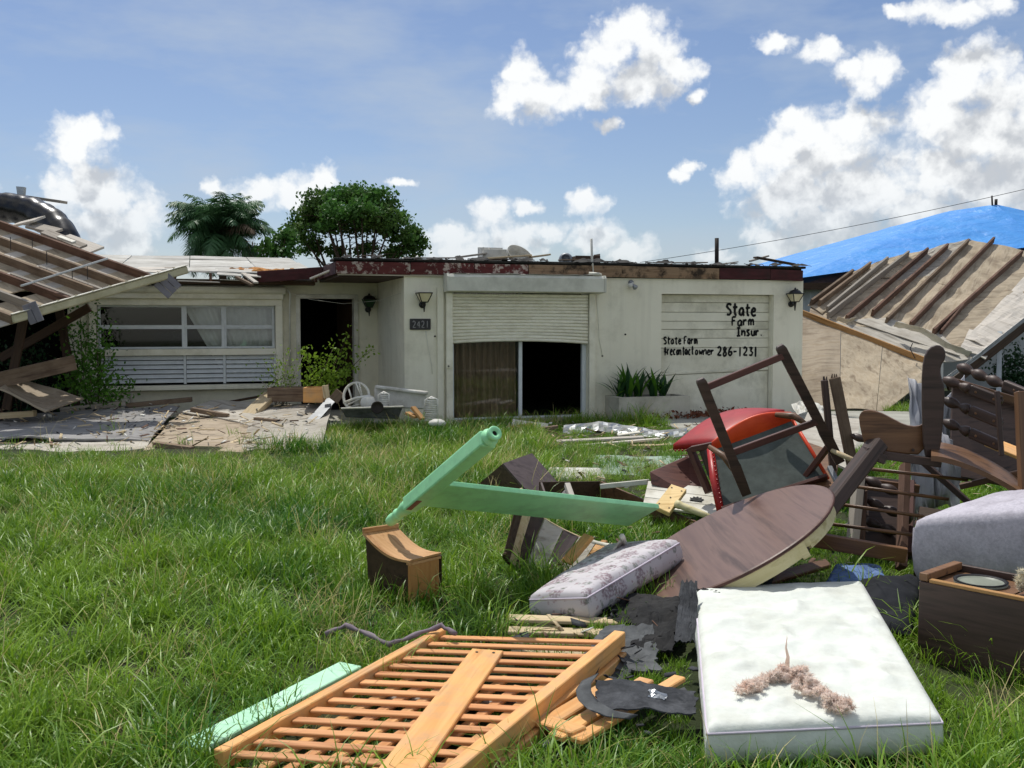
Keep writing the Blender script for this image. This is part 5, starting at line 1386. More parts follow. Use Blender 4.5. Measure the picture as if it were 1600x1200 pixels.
# ================================================================== RIGHT COLLAPSED ROOF
BL_ = px(1258, 481, 23.2); BR_ = px(1512, 560, 21.2); TR_ = px(1612, 390, 25.0); TL_ = px(1336, 424, 25.6)
rr_ = thing('collapsed_roof_section', 'torn roof panel with ten rafters slumped beside the right corner of the house', 'roof section', Matrix.Translation((BL_.x, BL_.y, 0)))
fq, nR = quad(BL_, BR_, TR_, TL_, warp=.03, seed=3)
if nR.z < 0: nR = -nR
def onR(x, y, off=0.0):
    d = ray(x, y); o_ = BL_ + nR * off; k_ = (o_ - cam.location).dot(nR) / d.dot(nR); return cam.location + d * k_
RAF = [((1267, 473), (1332, 425)), ((1280, 474), (1360, 413)), ((1292, 484), (1387, 405)), ((1294, 493), (1417, 398)), ((1322, 498), (1448, 392)), ((1363, 489), (1480, 385)), ((1385, 501), (1513, 377)), ((1422, 508), (1553, 374)), ((1458, 519), (1597, 395))]
mats = ['lumber', 'lumber', 'weathered', 'weathered', 'lumber_red', 'lumber_red', 'lumber', 'lumber_red', 'lumber_red']
def decks(P, mat, nm='deck_sheet', off=0.0, seed=0, warp=.045):
    a, b, c_, d = [onR(x, y, off) for x, y in P]
    m = frame(a, b - a, nR); inv = m.inverted()
    f, nn = quad(inv @ a, inv @ b, inv @ c_, inv @ d, warp=warp, wf=1.5, seed=seed)
    o = MB().grid(f, 8, 10, V((0, 0, .02))).build(nm, MT[mat], rr_); o.matrix_basis = TM[rr_.name].inverted() @ m
for i in range(0, 8, 2):
    (s0, e0), (s2, e2) = RAF[i], RAF[i + 2]
    cut = .5 + .06 * (i % 3)
    mid = lambda s_, e_, k_: (s_[0] + (e_[0] - s_[0]) * k_, s_[1] + (e_[1] - s_[1]) * k_)
    ex = lambda s_, e_, k_: mid(s_, e_, k_)
    decks([ex(s0, e0, -.08), ex(s2, e2, -.08), mid(s2, e2, cut - .004), mid(s0, e0, cut - .004)], 'roof_ply', seed=i)
    decks([mid(s0, e0, cut), mid(s2, e2, cut), ex(s2, e2, 1.03), ex(s0, e0, 1.03)], 'roof_ply' if i != 4 else 'pale_ply', seed=i + 1)
decks([(1462, 522), (1512, 558), (1612, 470), (1602, 392)], 'roof_ply', seed=11)
decks([(1508, 530), (1545, 545), (1640, 462), (1612, 420)], 'pale_weathered', 'torn_sheet', .03, 12, .07)
decks([(1330, 500), (1500, 556), (1470, 520), (1385, 496)], 'pale_ply', 'torn_sheet', .015, 13)
decks([(1283, 499), (1448, 567), (1522, 560), (1392, 500)], 'pale_ply', 'torn_sheet', -.025, 16, .05)
decks([(1262, 500), (1332, 520), (1330, 492), (1268, 474)], 'tan_ply', 'torn_sheet', -.03, 14)
decks([(1500, 545), (1540, 560), (1560, 530), (1515, 512)], 'pale_weathered', 'torn_sheet', .06, 15, .1)
rj = random.Random(8)
for k, (s_, e_) in enumerate(RAF):
    st, en = onR(s_[0], s_[1], .09), onR(e_[0], e_[1], .09)
    en = en + (en - st).normalized() * rj.uniform(-.05, .12)
    board('rafter', st, en, .055, .17, MT[mats[k]], rr_, up=nR + V((rj.uniform(-.12, .12), 0, 0)))
board('rafter', onR(1470, 519, .06), onR(1505, 478, .12), .045, .12, MT['lumber_red'], rr_, up=nR)
# white wrinkled drip edge
def ribbon(name, pts, w, mat, parent, up=(0, -1, .6), amp=.04, seed=0, label=None, cat=None, group=None):
    pts = [V(p) for p in pts]; mb = MB(); n = 24
    def f(u, v):
        k = u * (len(pts) - 1); i = min(int(k), len(pts) - 2); p = pts[i].lerp(pts[i + 1], k - i)
        return p + V(up).normalized() * (v - .5) * w + V((0, -1, .3)) * amp * fbm((u * 9 + seed, v * 2, seed), 3)
    mb.grid(f, n, 4, V((0, .006, .002)))
    o = mb.build(name, MT[mat], parent, world=parent is not None, smooth=mat == 'bag_grey')
    if label: tag(o, label, cat, group)
    return o
ribbon('drip_edge', [px(1398, 506, 21.9), px(1440, 516, 21.6), px(1480, 540, 21.3), px(1516, 553, 21.0)], .2, 'white_paint', rr_, seed=2, amp=.06)
ribbon('drip_edge', [px(1308, 497, 22.4), px(1322, 502, 22.3), px(1336, 498, 22.2)], .17, 'white_paint', rr_, seed=5, amp=.05)
ribbon('drip_edge', [px(1470, 598, 20.6), px(1530, 555, 21.0), px(1600, 500, 21.6), px(1640, 470, 21.9)], .10, 'galv', rr_, up=(0, 0, 1), seed=7, amp=.02)
board('beam', px(1480, 604, 20.8), px(1640, 478, 22.2), .06, .2, MT['chocolate'], rr_)
# lower plywood leaning against it, in front
TLq, TRq = px(1250, 489, 22.8), px(1448, 566, 21.0)
low = thing('leaning_roof_panel', 'big pale plywood roof panel leaning at the right corner of the house', 'roof panel', Matrix.Translation((px(1260, 630, 20.4).x, 20.4, 0)))
BLq, BRq = px(1254, 637, 19.9), px(1382, 642, 19.4)
MRq = px(1452, 588, 20.5)
seams = [0, .34, .67, 1.0]
nlow = (BRq - BLq).cross(TLq - BLq).normalized()
if nlow.y > 0: nlow = -nlow
for i in range(3):
    a, b = seams[i] + .002, seams[i + 1] - .002
    top = lambda u: TLq.lerp(TRq, u) if u < .97 else MRq.lerp(TRq, .5)
    bot = lambda u: BLq.lerp(BRq, min(1, u * 1.35)) if u < .74 else BRq.lerp(MRq, (u - .74) / .26)
    def f(u, v, a=a, b=b):
        uu = a + (b - a) * u; p = bot(uu).lerp(TLq.lerp(TRq, uu), v)
        return p + nlow * .05 * fbm((uu * 3, v * 2, 4), 3)
    MB().grid(f, 8, 10, nlow * .022).build('plywood_sheet', MT['tan_ply' if i == 0 else 'roof_ply'], low, world=True)
board('edge_beam', TLq + nlow * .03, TRq + nlow * .03, .09, .12, MT['lumber_new'], low)
MB().tube([px(1430, 560, 21.0), px(1422, 545, 21.0), px(1426, 536, 21.0)], .01, 5).build('nail', MT['black_metal'], low, world=True)
# prop post and downpipe below
tag(MB().tube([px(1424, 645, 18.9), px(1426, 618, 18.9), px(1438, 604, 19.0)], .035, 8).build('downpipe', MT['white_paint'], smooth=True), 'short bent white downpipe below the leaning roof panel', 'pipe')
tag(board('prop_post', px(1560, 632, 21.0), px(1562, 520, 22.5), .1, .1, MT['house_white']), 'white post standing under the slumped rafters at right', 'post')
bS = px(1590, 610, 24.5); bS.z = 0
shrub('leafy_shrub', 'dark shrub against the white wall at the right edge', bS, [(1570, 560, 24.5), (1585, 545, 24.6), (1600, 560, 24.6), (1575, 590, 24.4), (1595, 600, 24.3), (1555, 585, 24.4)], 1300, .10, 'leaf_dark', 14, .16)
wl = thing('white_yard_wall', 'low white wall standing behind the slumped rafters at the right edge', 'wall', Matrix.Translation((12.2, 26.3, 0)))
MB().span((-.9, 0, -.05), (6, .15, 1.75)).build('masonry', MT['house_white'], wl)
MB().span((-.95, -.03, 1.752), (6, .18, 1.82)).build('coping', MT['white_paint'], wl)

# ================================================================== DEBRIS IN FRONT OF THE GARAGE
ribbon('foil_sheet', [px(880, 672, 15.6), px(935, 666, 15.8), px(980, 672, 15.5), px(1030, 681, 15.0), px(1075, 676, 15.2)], .42, 'foil', None, up=(.1, 1, .28), amp=.12, seed=3, label='long crumpled sheet of bright metal flashing in front of the planter', cat='metal sheet')
ribbon('metal_sheet', [px(800, 660, 16.3), px(828, 664, 16.1), px(856, 667, 16.0)], .3, 'white_paint', None, up=(.1, 1, .3), amp=.06, seed=9, label='crumpled white metal sheet below the sliding door', cat='metal sheet')
bl = [
 (782, 671, 832, 664, 16.0, .14, .06, 'lumber_new', 'orange brown board end below the sliding door'),
 (832, 672, 872, 667, 15.8, .14, .05, 'lumber', 'brown board end just left of the crumpled foil sheet'),
 (870, 690, 1005, 683, 14.3, .2, .03, 'pale_weathered', 'long pale splintered plank in front of the crumpled foil sheet'),
 (900, 697, 1030, 686, 14.0, .12, .03, 'pale_weathered', 'second pale plank crossing in front of the foil sheet'),
 (912, 702, 1062, 704, 13.6, .22, .03, 'weathered', 'grey plank at the grass edge in front of the foil sheet'),
 (985, 696, 1065, 694, 13.9, .25, .02, 'plank_pale', 'cream board beside the red seat pad'),
 (965, 680, 1000, 675, 14.7, .2, .02, 'white_paint', 'small white board poking from under the foil sheet'),
]
for (x0, y0, x1, y1, Y, w, h, mt, lb) in bl:
    tag(board('loose_board', px(x0, y0, Y), px(x1, y1, Y), w, h, MT[mt]), lb, 'board', 'boards in front of the garage')
sheet('drywall_sheet', [(922, 742, 11.2), (1066, 745, 11.1), (1070, 712, 12.6), (930, 712, 12.7)], .015, 'pale_green', 'pale greenish panel lying in the grass behind the brown drawer', warp=.02, cat='panel', group=None)
# leaf litter by the planter
rng = np.random.default_rng(77)
c = np.array([tuple(hp(rng.uniform(4.2, 6.4), rng.uniform(-.9, -.1), .06 + abs(rng.normal()) * .04)) for _ in range(700)])
v, f = leaf_quads(c, .07, rng, up=0, aspect=1.8); tag(np_mesh('leaf_litter', v, f, MT['leaf_litter']), 'drift of dry brown leaves beside the masonry planter', 'leaves', kind='stuff')
# rumpled pale sheet on the driveway right of the garage
ribbon('plastic_sheet', [px(1240, 640, 17.0), px(1262, 632, 17.0), px(1290, 642, 16.8)], .5, 'white_plastic', None, up=(.1, 1, .3), amp=.12, seed=12, label='rumpled white plastic sheet at the right corner of the garage', cat='plastic sheet')

# ================================================================== WHITE GARDEN FURNITURE BY THE PORCH
Yw = 15.6
t = thing('round_chair_frame', 'overturned white metal chair frame with a round hoop by the door', 'chair', px(560, 640, Yw))
cx, cy, rx, ry = 557, 620, 20, 22
pts = [px(cx + rx * math.cos(a), cy - ry * math.sin(a), Yw + .12 * math.sin(a)) for a in [i * 2 * math.pi / 28 for i in range(29)]]
MB().tube(pts, .022, 7).build('hoop', MT['white_paint'], t, world=True, smooth=True)
for a, b in (((556, 598), (567, 625)), ((561, 598), (566, 620)), ((544, 605), (550, 625)), ((540, 634), (566, 622)), ((546, 636), (562, 632))):
    MB().tube([px(*a, Yw + .1), px(*b, Yw + .02)], .014, 6).build('spoke', MT['white_paint'], t, world=True, smooth=True)
MB().tube([px(537, 630, Yw - .05), px(556, 622, Yw - .1), px(575, 619, Yw - .1)], .022, 7).build('arm_tube', MT['white_paint'], t, world=True, smooth=True)
m = Matrix.Translation(px(575, 629, Yw - .15)) @ Matrix.Rotation(rad(70), 4, 'X') @ Matrix.Scale(1, 4)
tag(MB().lathe([(0, .09), (.06, .085), (.11, .05), (.12, 0), (.11, -.02)], 18, m).build('white_globe', MT['white_plastic'], smooth=True), 'white round plastic cover lying beside the hooped chair frame', 'cover')
# upturned white bench/table box
P = [px(588, 604, 15.9), px(668, 614, 15.6), px(668, 640, 15.6), px(588, 636, 15.9)]
t = thing('white_bench', 'white panelled bench tipped on its side against the porch corner', 'bench', (P[2] + P[3]) / 2)
MB().prism(P, V((-.05, .06, 0))).build('back_panel', MT['white_plastic'], t, world=True, bevel=.02)
MB().bar(P[0] + V((0, -.03, 0)), P[1] + V((0, -.03, 0)), .1, .05).build('top_rail', MT['white_plastic'], t, world=True, bevel=.012)
def ribbed(label, x0, x1, y0, y1, Y, n, lean):
    t = thing('ribbed_plastic_chair', label, 'chair', px((x0 + x1) / 2, y1, Y), 'ribbed white plastic chairs by the porch')
    for k in range(n):
        z = k / n; yy = y1 + (y0 - y1) * (k + .5) / n
        a, b = px(x0 + lean * z, yy, Y), px(x1 + lean * z * .2, yy + 1, Y)
        sh = 1.0 if k < n - 2 else (.85 if k == n - 2 else .6)
        c_ = (a + b) / 2; a = c_ + (a - c_) * sh; b = c_ + (b - c_) * sh
        mid = (a + b) / 2 + V((0, -.05, 0))
        MB().tube([a, mid, b], abs(px(0, y0, Y).z - px(0, y1, Y).z) / n * .48, 6).build('rib', MT['white_plastic'], t, world=True, smooth=True)
    MB().tube([px(x0, y1, Y), px(x0 + lean, y0 + 4, Y), px((x0 + x1) / 2 + lean * .5, y0, Y), px(x1, y0 + 3, Y), px(x1, y1, Y)], .02, 7).build('rim', MT['white_plastic'], t, world=True, smooth=True)
ribbed('small ribbed white chair back in front of the tipped white bench', 592, 607, 613, 634, 15.4, 7, 0)
ribbed('larger ribbed white chair back right of the tipped white bench', 662, 683, 621, 658, 15.2, 11, 3)
t = thing('dark_tub', 'low dark grey tub among the white chairs by the porch', 'tub', px(600, 648, 15.1))
MB().hexa([px(540, 652, 15.3), px(622, 655, 15.1), px(622, 655, 15.5), px(540, 652, 15.7), px(533, 639, 15.2), px(629, 636, 15.0), px(629, 636, 15.6), px(533, 639, 15.8)]).build('tub_body', MT['bag_grey' if 0 else 'shingle_grey'], t, world=True, bevel=.01)
MB().tube([px(533, 638, 15.15), px(630, 635, 14.98)], .012, 6).build('tub_rim', MT['white_paint'], t, world=True)
m = Matrix.Translation(px(590, 637, 14.9)) @ Matrix.Rotation(rad(80), 4, 'X')
tag(MB().lathe([(.02, .0), (.09, .0), (.095, .04), (.085, .06), (.07, .02), (.02, .015)], 18, m).build('coiled_hose', MT['pipe_dark'], smooth=True), 'dark brown coil lying on the dark tub', 'coil')
tag(MB().lathe([(0, .06), (.06, .055), (.11, .03), (.13, 0), (.12, -.03)], 18, Matrix.Translation(px(683, 661, 14.6))).build('white_dish', MT['white_plastic'], smooth=True), 'white rounded plastic dish in the grass below the ribbed chair', 'dish')
for k, (x0, y0, x1, y1) in enumerate(((636, 645, 650, 652), (645, 636, 660, 655))):
    tag(board('loose_board', px(x0, y0, 15.0), px(x1, y1, 14.9), .1, .04, MT['lumber_new']), ['small orange board at the foot of the tipped white bench', 'narrow orange board leaning beside the larger ribbed chair back'][k], 'board', 'boards near the door')

# ================================================================== FURNITURE HEAP
def soft_block(name, q, th, mat, parent=None, world=False, rnd=.035, amp=.012, wf=5, seed=0, nu=26, nv=20, puff=.02, down=None, crease=False):
    """mattress / cushion: top quad q (4 world points), thickness th downwards along its normal, rounded edges, rumpled"""
    c00, c10, c11, c01 = map(V, q)
    nn = (c10 - c00).cross(c01 - c00).normalized()
    if nn.z < 0: nn = -nn
    if down is not None: nn = V(down)
    mb = MB(); lay = []
    L1 = (c10 - c00).length; L2 = (c01 - c00).length
    def P(u, v): return c00 * (1 - u) * (1 - v) + c10 * u * (1 - v) + c11 * u * v + c01 * (1 - u) * v
    def ins(k):  # inset quad by distance k
        return (k / L1, k / L2)
    def top(u, v, off):
        p = P(u, v); e = 16 * u * (1 - u) * v * (1 - v)
        if crease:
            w_ = 1 - abs(fbm((p.x * 1.6 + p.y * .9, p.y * 2.4 - p.x * .6, 3.3 + seed), 3)) * 2.2
            off = off + .018 * max(0, w_) ** 3 * min(1, e * 4)
        return p + nn * (off + puff * e ** .4 + amp * fbm((p.x * wf + seed, p.y * wf, p.z * wf), 4) * min(1, e * 3))
    # top surface
    a, b = ins(rnd)
    us = [0, .3 * a, a] + [a + (1 - 2 * a) * i / nu for i in range(1, nu)] + [1 - a, 1 - .3 * a, 1]
    vs = [0, .3 * b, b] + [b + (1 - 2 * b) * i / nv for i in range(1, nv)] + [1 - b, 1 - .3 * b, 1]
    def drop(u, v):
        du = min(u, 1 - u) * L1; dv = min(v, 1 - v) * L2; d = min(du, dv)
        return 0 if d >= rnd else rnd * (1 - math.sqrt(max(0, 1 - (1 - d / rnd) ** 2)))
    W = len(us); base = 0
    for v in vs:
        for u in us: mb.v.append(top(u, v, -drop(u, v)))
    for j in range(len(vs) - 1):
        for i in range(W - 1): mb.f.append((j * W + i, j * W + i + 1, (j + 1) * W + i + 1, (j + 1) * W + i))
    ring = [i for i in range(W)] + [j * W + W - 1 for j in range(1, len(vs))] + [(len(vs) - 1) * W + i for i in reversed(range(W - 1))] + [j * W for j in reversed(range(1, len(vs) - 1))]
    cen = (c00 + c10 + c11 + c01) / 4
    prev = ring
    for k, (dz, out) in enumerate(((.35, .012), (.7, .008), (1.0, -.03))):
        cur = []
        for i in ring:
            p = mb.v[i]; o = (p - cen); o = (o - nn * o.dot(nn)).normalized()
            cur.append(len(mb.v)); mb.v.append(p - nn * (th - rnd) * dz + o * (out + .008 * fbm((p.x * 6, p.y * 6, dz + seed), 3)))
        n = len(ring)
        for i in range(n): mb.f.append((prev[(i + 1) % n], prev[i], cur[i], cur[(i + 1) % n]))
        prev = cur
    mb.f.append(tuple(reversed(prev)))
    # piping just at the shoulder
    pip = [mb.v[i] + nn * .002 for i in ring]
    o = mb.build(name, MT[mat], parent, world=world, smooth=True)
    return o, pip

# ---- white mattress
q = [gp(1105, 1136, .19), gp(1473, 1119, .19), px(1347, 911, 5.80), px(1086, 930, 5.62)]
q[2].z = .20; q[3].z = .20
t = thing('mattress', 'bare white quilted mattress lying flat on the grass', 'mattress', V(((q[0] + q[2]) / 2).xy.to_3d()))
o, pip = soft_block('ticking', q, .17, 'mattress', t, True, rnd=.03, amp=.020, wf=6.5, seed=2, nu=56, nv=80, puff=.02, crease=True)
MB().tube(pip + pip[:1], .006, 5).build('piping', MT['piping'], t, world=True, smooth=True)
# ---- tuft of insulation on it
def fluff(name, label, path, r, seed, mat='insul_pink', n=40, nf=13000):
    rng = random.Random(seed); nr = np.random.default_rng(seed); t = thing(name, label, 'insulation', V((path[0].x, path[0].y, path[0].z - r * .6)))
    mb = MB(); cen = []
    for i in range(n * 3):
        u = rng.uniform(0, len(path) - 1.001); k = int(u); c = path[k].lerp(path[k + 1], u - k)
        taper = .55 + .45 * math.sin(math.pi * u / (len(path) - 1))
        c = c + V((rng.gauss(0, r * .30), rng.gauss(0, r * .30), rng.gauss(.0, r * .22))) * taper
        rr0 = r * rng.uniform(.10, .22) * taper; n0 = len(mb.v); cen.append((c, rr0))
        bm = bmesh.new(); bmesh.ops.create_icosphere(bm, subdivisions=2, radius=1)
        for v in bm.verts:
            d = v.co.copy(); k2 = 1 + .8 * fbm((d.x * 2.6 + i * 3.1, d.y * 2.6, d.z * 2.6), 4)
            mb.v.append(c + V((d.x * rr0 * 1.3 * k2, d.y * rr0 * 1.3 * k2, d.z * rr0 * .9 * k2)))
        for f in bm.faces: mb.f.append(tuple(n0 + v.index for v in f.verts))
        bm.free()
    mb.build('wool', MT[mat], t, world=True, smooth=True)
    # loose fibres all over it
    fv, ff = [], []
    for i in range(nf):
        c, rr0 = cen[rng.randrange(len(cen))]
        d = nr.normal(size=3); d[2] = d[2] * .8 + .15; d /= np.linalg.norm(d); s_ = np.array(c) + d * rr0 * nr.uniform(.2, 1.0)
        d2 = d * .15 + nr.normal(size=3); d2 /= np.linalg.norm(d2); L_ = r * nr.uniform(.18, .45); m_ = s_ + d2 * L_ * .5; d3 = d2 + nr.normal(size=3) * .8; d3 /= np.linalg.norm(d3); e_ = m_ + d3 * L_ * .5
        w = np.cross(d2, nr.normal(size=3)); w = w / (np.linalg.norm(w) + 1e-9) * .0013
        o_ = len(fv); fv += [s_ - w, s_ + w, m_ + w, m_ - w, e_ + w * .3, e_ - w * .3]; ff += [(o_, o_ + 1, o_ + 2, o_ + 3), (o_ + 3, o_ + 2, o_ + 4, o_ + 5)]
    inv = np.array(TM[t.name].inverted()); fv = np.array(fv) + inv[:3, 3]
    o = np_mesh('fibres', fv, np.array(ff), MT[mat], t); o['kind'] = 'stuff'
    return t
def onm(x, y, dz=.05): p = gp(x, y, .205 + dz * .6); return p
fluff('insulation_tuft', 'ragged pink tuft of insulation wool lying on the white mattress', [onm(1160, 1080), onm(1190, 1066), onm(1222, 1052, .06), onm(1250, 1056, .07), onm(1275, 1078, .06), onm(1300, 1096), onm(1322, 1106, .04)], .07, 4, n=46)
MB  # spike of wool standing up
tw = onm(1229, 1045, .07)
tag(MB().tube([tw, tw + V((.005, 0, .05)), tw + V((-.004, 0.0, .09)), tw + V((0, 0, .14))], [.012, .007, .004, .001], 6).build('insulation_wisp', MT['insul_pink'], smooth=True), 'thin upright wisp of pink wool in the middle of the insulation tuft', 'insulation')

# ---- orange slatted bed base, two of them stacked
FLc, FRc, NLc = px(688, 994, 5.0), px(962, 1004, 4.9), px(345, 1186, 3.56)
NRc = FRc + (NLc - FLc)
ldir = (NLc - FLc).normalized(); wdir = (FRc - FLc).normalized(); nF = wdir.cross(ldir).normalized()
if nF.z < 0: nF = -nF
Lf = (NLc - FLc).length; ext = .35
base = (FLc + NRc) / 2; base.z = 0
bb = thing('slatted_bed_base', 'orange varnished slatted bed base with a broad middle board, lying on top', 'bed base', base)
board('side_rail', FLc - ldir * .02, FLc + ldir * (Lf + .01), .05, .075, MT['orange_wood'], bb, up=nF)
board('side_rail', FRc - ldir * .06, FRc + ldir * (Lf + ext), .06, .085, MT['orange_wood'], bb, up=nF)
board('rail_cap', FRc - ldir * .02 + nF * -.075 + wdir * .025, FRc + ldir * (Lf + ext) + nF * -.075 + wdir * .025, .05, .05, MT['orange_wood'], bb, up=nF)
ns = 14
for k in range(ns):
    p = FLc + ldir * (.05 + k * (Lf - .08) / (ns - 1.0))
    q2 = FRc + ldir * (.03 + k * (Lf - .06 + .02) / (ns - 1.0))
    board('slat', p + wdir * .026 + nF * .008, q2 - wdir * .032 + nF * .008, .046, .013, MT['orange_slat'], bb, up=nF, bevel=.003)
for k in range(3):
    p = NLc + ldir * (.10 * (k + 1)) + wdir * .0
    if k < 2: board('slat', p + wdir * (.12 + .14 * k) , NRc + ldir * (.10 * (k + 1)) - wdir * .032, .046, .013, MT['orange_slat'], bb, up=nF, bevel=.003)
def onF(x, y, off=0.0):
    d = ray(x, y); o_ = FLc + nF * off; k_ = (o_ - cam.location).dot(nF) / d.dot(nF); return cam.location + d * k_
c0, c1 = onF(762, 1018, .02), onF(622, 1210, .02)
board('middle_board', c0, c0 + (c1 - c0).normalized() * ((c1 - c0).length + .2), .155, .022, MT['orange_wood'], bb, up=nF)
for k, (du, dw) in enumerate(((.05, -.04), (.05, .04))):
    p = c0 + (c1 - c0).normalized() * du + wdir * dw + nF * .011; MB().tube([p, p + nF * .003], .007, 8).build('screw', MT['black_metal'], bb, world=True)
# lower base, slats running the other way
sh = ldir * .55 + wdir * .02; z2 = V((0, 0, -.05))
b2 = thing('slatted_bed_base', 'second orange slatted base glimpsed through the gaps of the upper one', 'bed base', base + V((-.1, -.3, 0)))
for k in range(7):
    p = FLc + sh * .8 + wdir * (.10 + k * .105) + z2 + ldir * (.12 if k % 2 else 0)
    board('slat', p, p + ldir * (Lf * .72), .05, .02, MT['orange_slat' if k % 2 else 'orange_wood'], b2, up=nF, bevel=.006)
for k in range(2):
    p = FLc + sh + ldir * (.15 + k * .85) + z2 + V((0, 0, -.025)); board('cross_rail', p + wdir * .05, p + wdir * .82, .06, .025, MT['weathered'], b2, up=nF)
# loose orange boards to the right
for k, (a, b, w, lb, nm) in enumerate((((818, 1200, 3.95), (900, 1128, 4.35), .07, 'short orange board just right of the slatted base', 'loose_slat'), ((850, 1192, 3.95), (962, 1128, 4.4), .085, 'wide orange board in the grass under the black shingle', 'loose_slat'),
      ((868, 1212, 3.83), (1010, 1122, 4.42), .075, 'long orange board in the grass, second from the mattress', 'loose_slat'), ((900, 1222, 3.8), (1062, 1118, 4.45), .06, 'long orange board in the grass closest to the mattress', 'loose_slat'), ((845, 1182, 4.0), (905, 1205, 3.85), .09, 'short orange board crossing the others at the lower picture edge', 'loose_slat'))):
    p0, p1 = px(*a), px(*b); p0.z = max(p0.z, .085); p1.z = max(p1.z, .10)
    tag(board('orange_board', p0, p1, w, .024, MT['orange_wood'], bevel=.005), lb, 'board', 'loose orange boards beside the slatted base')

# ---- mint board in the grass
p0, p1 = gp(300, 1168, .07), gp(548, 1040, .09)
tag(board('green_board', p0, p1, .13, .02, MT['mint_pale'], bevel=.004), 'pale mint green board half hidden in the grass beside the slatted base', 'board')
# ---- grey branch
pts = [px(508, 990, 5.0), px(540, 977, 5.05), px(575, 990, 4.95), px(608, 1007, 4.82), px(650, 992, 4.9), px(690, 978, 4.95), px(712, 990, 4.85)]
dn_ = []
for i in range(len(pts) - 1):
    for q_ in range(4): dn_.append(pts[i].lerp(pts[i + 1], q_ / 4) + V((0, 0, random.uniform(-.004, .004))))
dn_.append(pts[-1])
tag(MB().tube(dn_, [.012 + .004 * math.sin(i * 1.7) for i in range(len(dn_))], 7).build('bare_branch', MT['twig_grey'], smooth=True), 'zigzag grey branch lying behind the slatted bed base', 'branch')
tag(board('dark_strip', px(520, 975, 5.6), px(690, 975, 5.55), .06, .015, MT['chocolate']), 'thin dark strip in the grass just behind the grey branch', 'strip')

# ---- wooden drawer cabinet lying with a curved panel
t = thing('curved_cabinet', 'small oak cabinet with a concave curved panel on top, standing in the grass', 'cabinet', gp(640, 952))
c00, c10, c11, c01 = px(567, 832, 6.20), px(640, 879, 5.93), px(690, 866, 6.12), px(622, 824, 6.45)
def fcur(u, v):
    p = c00 * (1 - u) * (1 - v) + c10 * u * (1 - v) + c11 * u * v + c01 * (1 - u) * v
    return p + V((0, 0, -.045 * math.sin(math.pi * u) + .012 * u))
mm = frame(c00, c10 - c00, (0, 0, 1)); inv = mm.inverted()
o = MB().grid(lambda u, v: inv @ fcur(u, v), 14, 6, V((0, 0, .016))).build('curved_panel', MT['oak_x'], t, smooth=False); o.matrix_basis = TM[t.name].inverted() @ mm
board('edge_strip', c00 + V((.0, 0, .012)), c01 + V((0, 0, .012)), .02, .03, MT['oak_x'], t)
# sides under the curve, dark brown for the shade of the open interior
n = 10
fr = [fcur(i / n, 0) - V((0, 0, .02)) for i in range(n + 1)]
gb = gp(586, 925); gb2 = gp(640, 957)
poly = fr + [V((c10.x, c10.y, .0)), V((c00.x + .02, c00.y, .0))]
mb = MB(); mb.prism([p + V((.012, .02, 0)) for p in poly], V((.01, .016, 0))); mb.build('side_panel', MT['chocolate'], t, world=True)
bk = [fcur(i / n, 1) - V((0, 0, .02)) for i in range(n + 1)]
mb = MB(); mb.prism([p for p in bk] + [V((c11.x, c11.y, 0)), V((c01.x, c01.y, 0))], V((.0, .016, 0))); mb.build('back_panel', MT['chocolate'], t, world=True)
a, b = V((c10.x, c10.y, 0)), V((c11.x, c11.y, 0))
e = (b - a).normalized(); zt = c10.z - .02
nn = V((e.y, -e.x, 0))
MB().prism([a, a + e * .165, a + e * .165 + V((0, 0, zt)), a + V((0, 0, zt))], nn * -.018).build('front_panel', MT['oak'], t, world=True, bevel=.003)
MB().prism([a + e * .172 - nn * .01, a + e * .25 - nn * .01, a + e * .25 + V((0, 0, zt)) - nn * .01, a + e * .172 + V((0, 0, zt)) - nn * .01], nn * -.018).build('front_panel', MT['oak'], t, world=True, bevel=.003)
MB().prism([a + V((0, 0, zt + .001)), a + e * .255 + V((0, 0, zt + .001)), a + e * .255 + V((0, 0, zt + .016)), a + V((0, 0, zt + .016))], nn * -.03).build('front_edge', MT['oak_x'], t, world=True)

# ---- mint green bed post with its rail
Pf, Pt = px(608, 816, 6.36), px(774, 676, 5.30)
pd = (Pt - Pf).normalized(); Lp = (Pt - Pf).length
Rs, Re = px(690, 776, 6.45), px(1042, 824, 7.45)
rdv = (Re - Rs); rdv = (rdv - pd * rdv.dot(pd)).normalized()
mP = frame(Pf, pd, rdv)     # local x along the post, z along the rail
t = thing('bed_post_and_rail', 'mint green bed post with its wide rail propped on the oak cabinet', 'bed frame', Matrix.Translation(Pf))
inv = TM[t.name].inverted()
rot = Matrix.Rotation(rad(90), 4, 'Y')
def addl(mb, name, mat, bevel=0.0, smooth=False, segs=2):
    o = mb.build(name, MT[mat], t, bevel=bevel, smooth=smooth, segs=segs); o.matrix_basis = inv @ mP; return o
mb = MB().box((.32 + (Lp - .40) / 2, 0, 0), (Lp - .40, .092, .092)); addl(mb, 'post', 'mint', .012)
prof = [(0, 0), (.026, .004), (.034, .02), (.038, .06), (.034, .10), (.028, .125), (.036, .135), (.040, .15), (.034, .165), (.03, .18), (.036, .21), (.044, .26), (.046, .30), (.036, .325)]
addl(MB().lathe(prof, 20, rot), 'turned_foot', 'mint', 0, True)
prof = [(.044, Lp - .08), (.050, Lp - .07), (.050, Lp - .06), (.034, Lp - .05), (.032, Lp - .035), (.04, Lp - .025), (.04, Lp - .002), (.036, Lp), (.018, Lp), (.016, Lp - .01), (0, Lp - .01)]
addl(MB().lathe(prof, 20, rot), 'turned_top', 'mint', 0, True)
addl(MB().lathe([(0, Lp - .0095), (.014, Lp - .0095)], 12, rot), 'bolt_hole', 'pipe_dark')
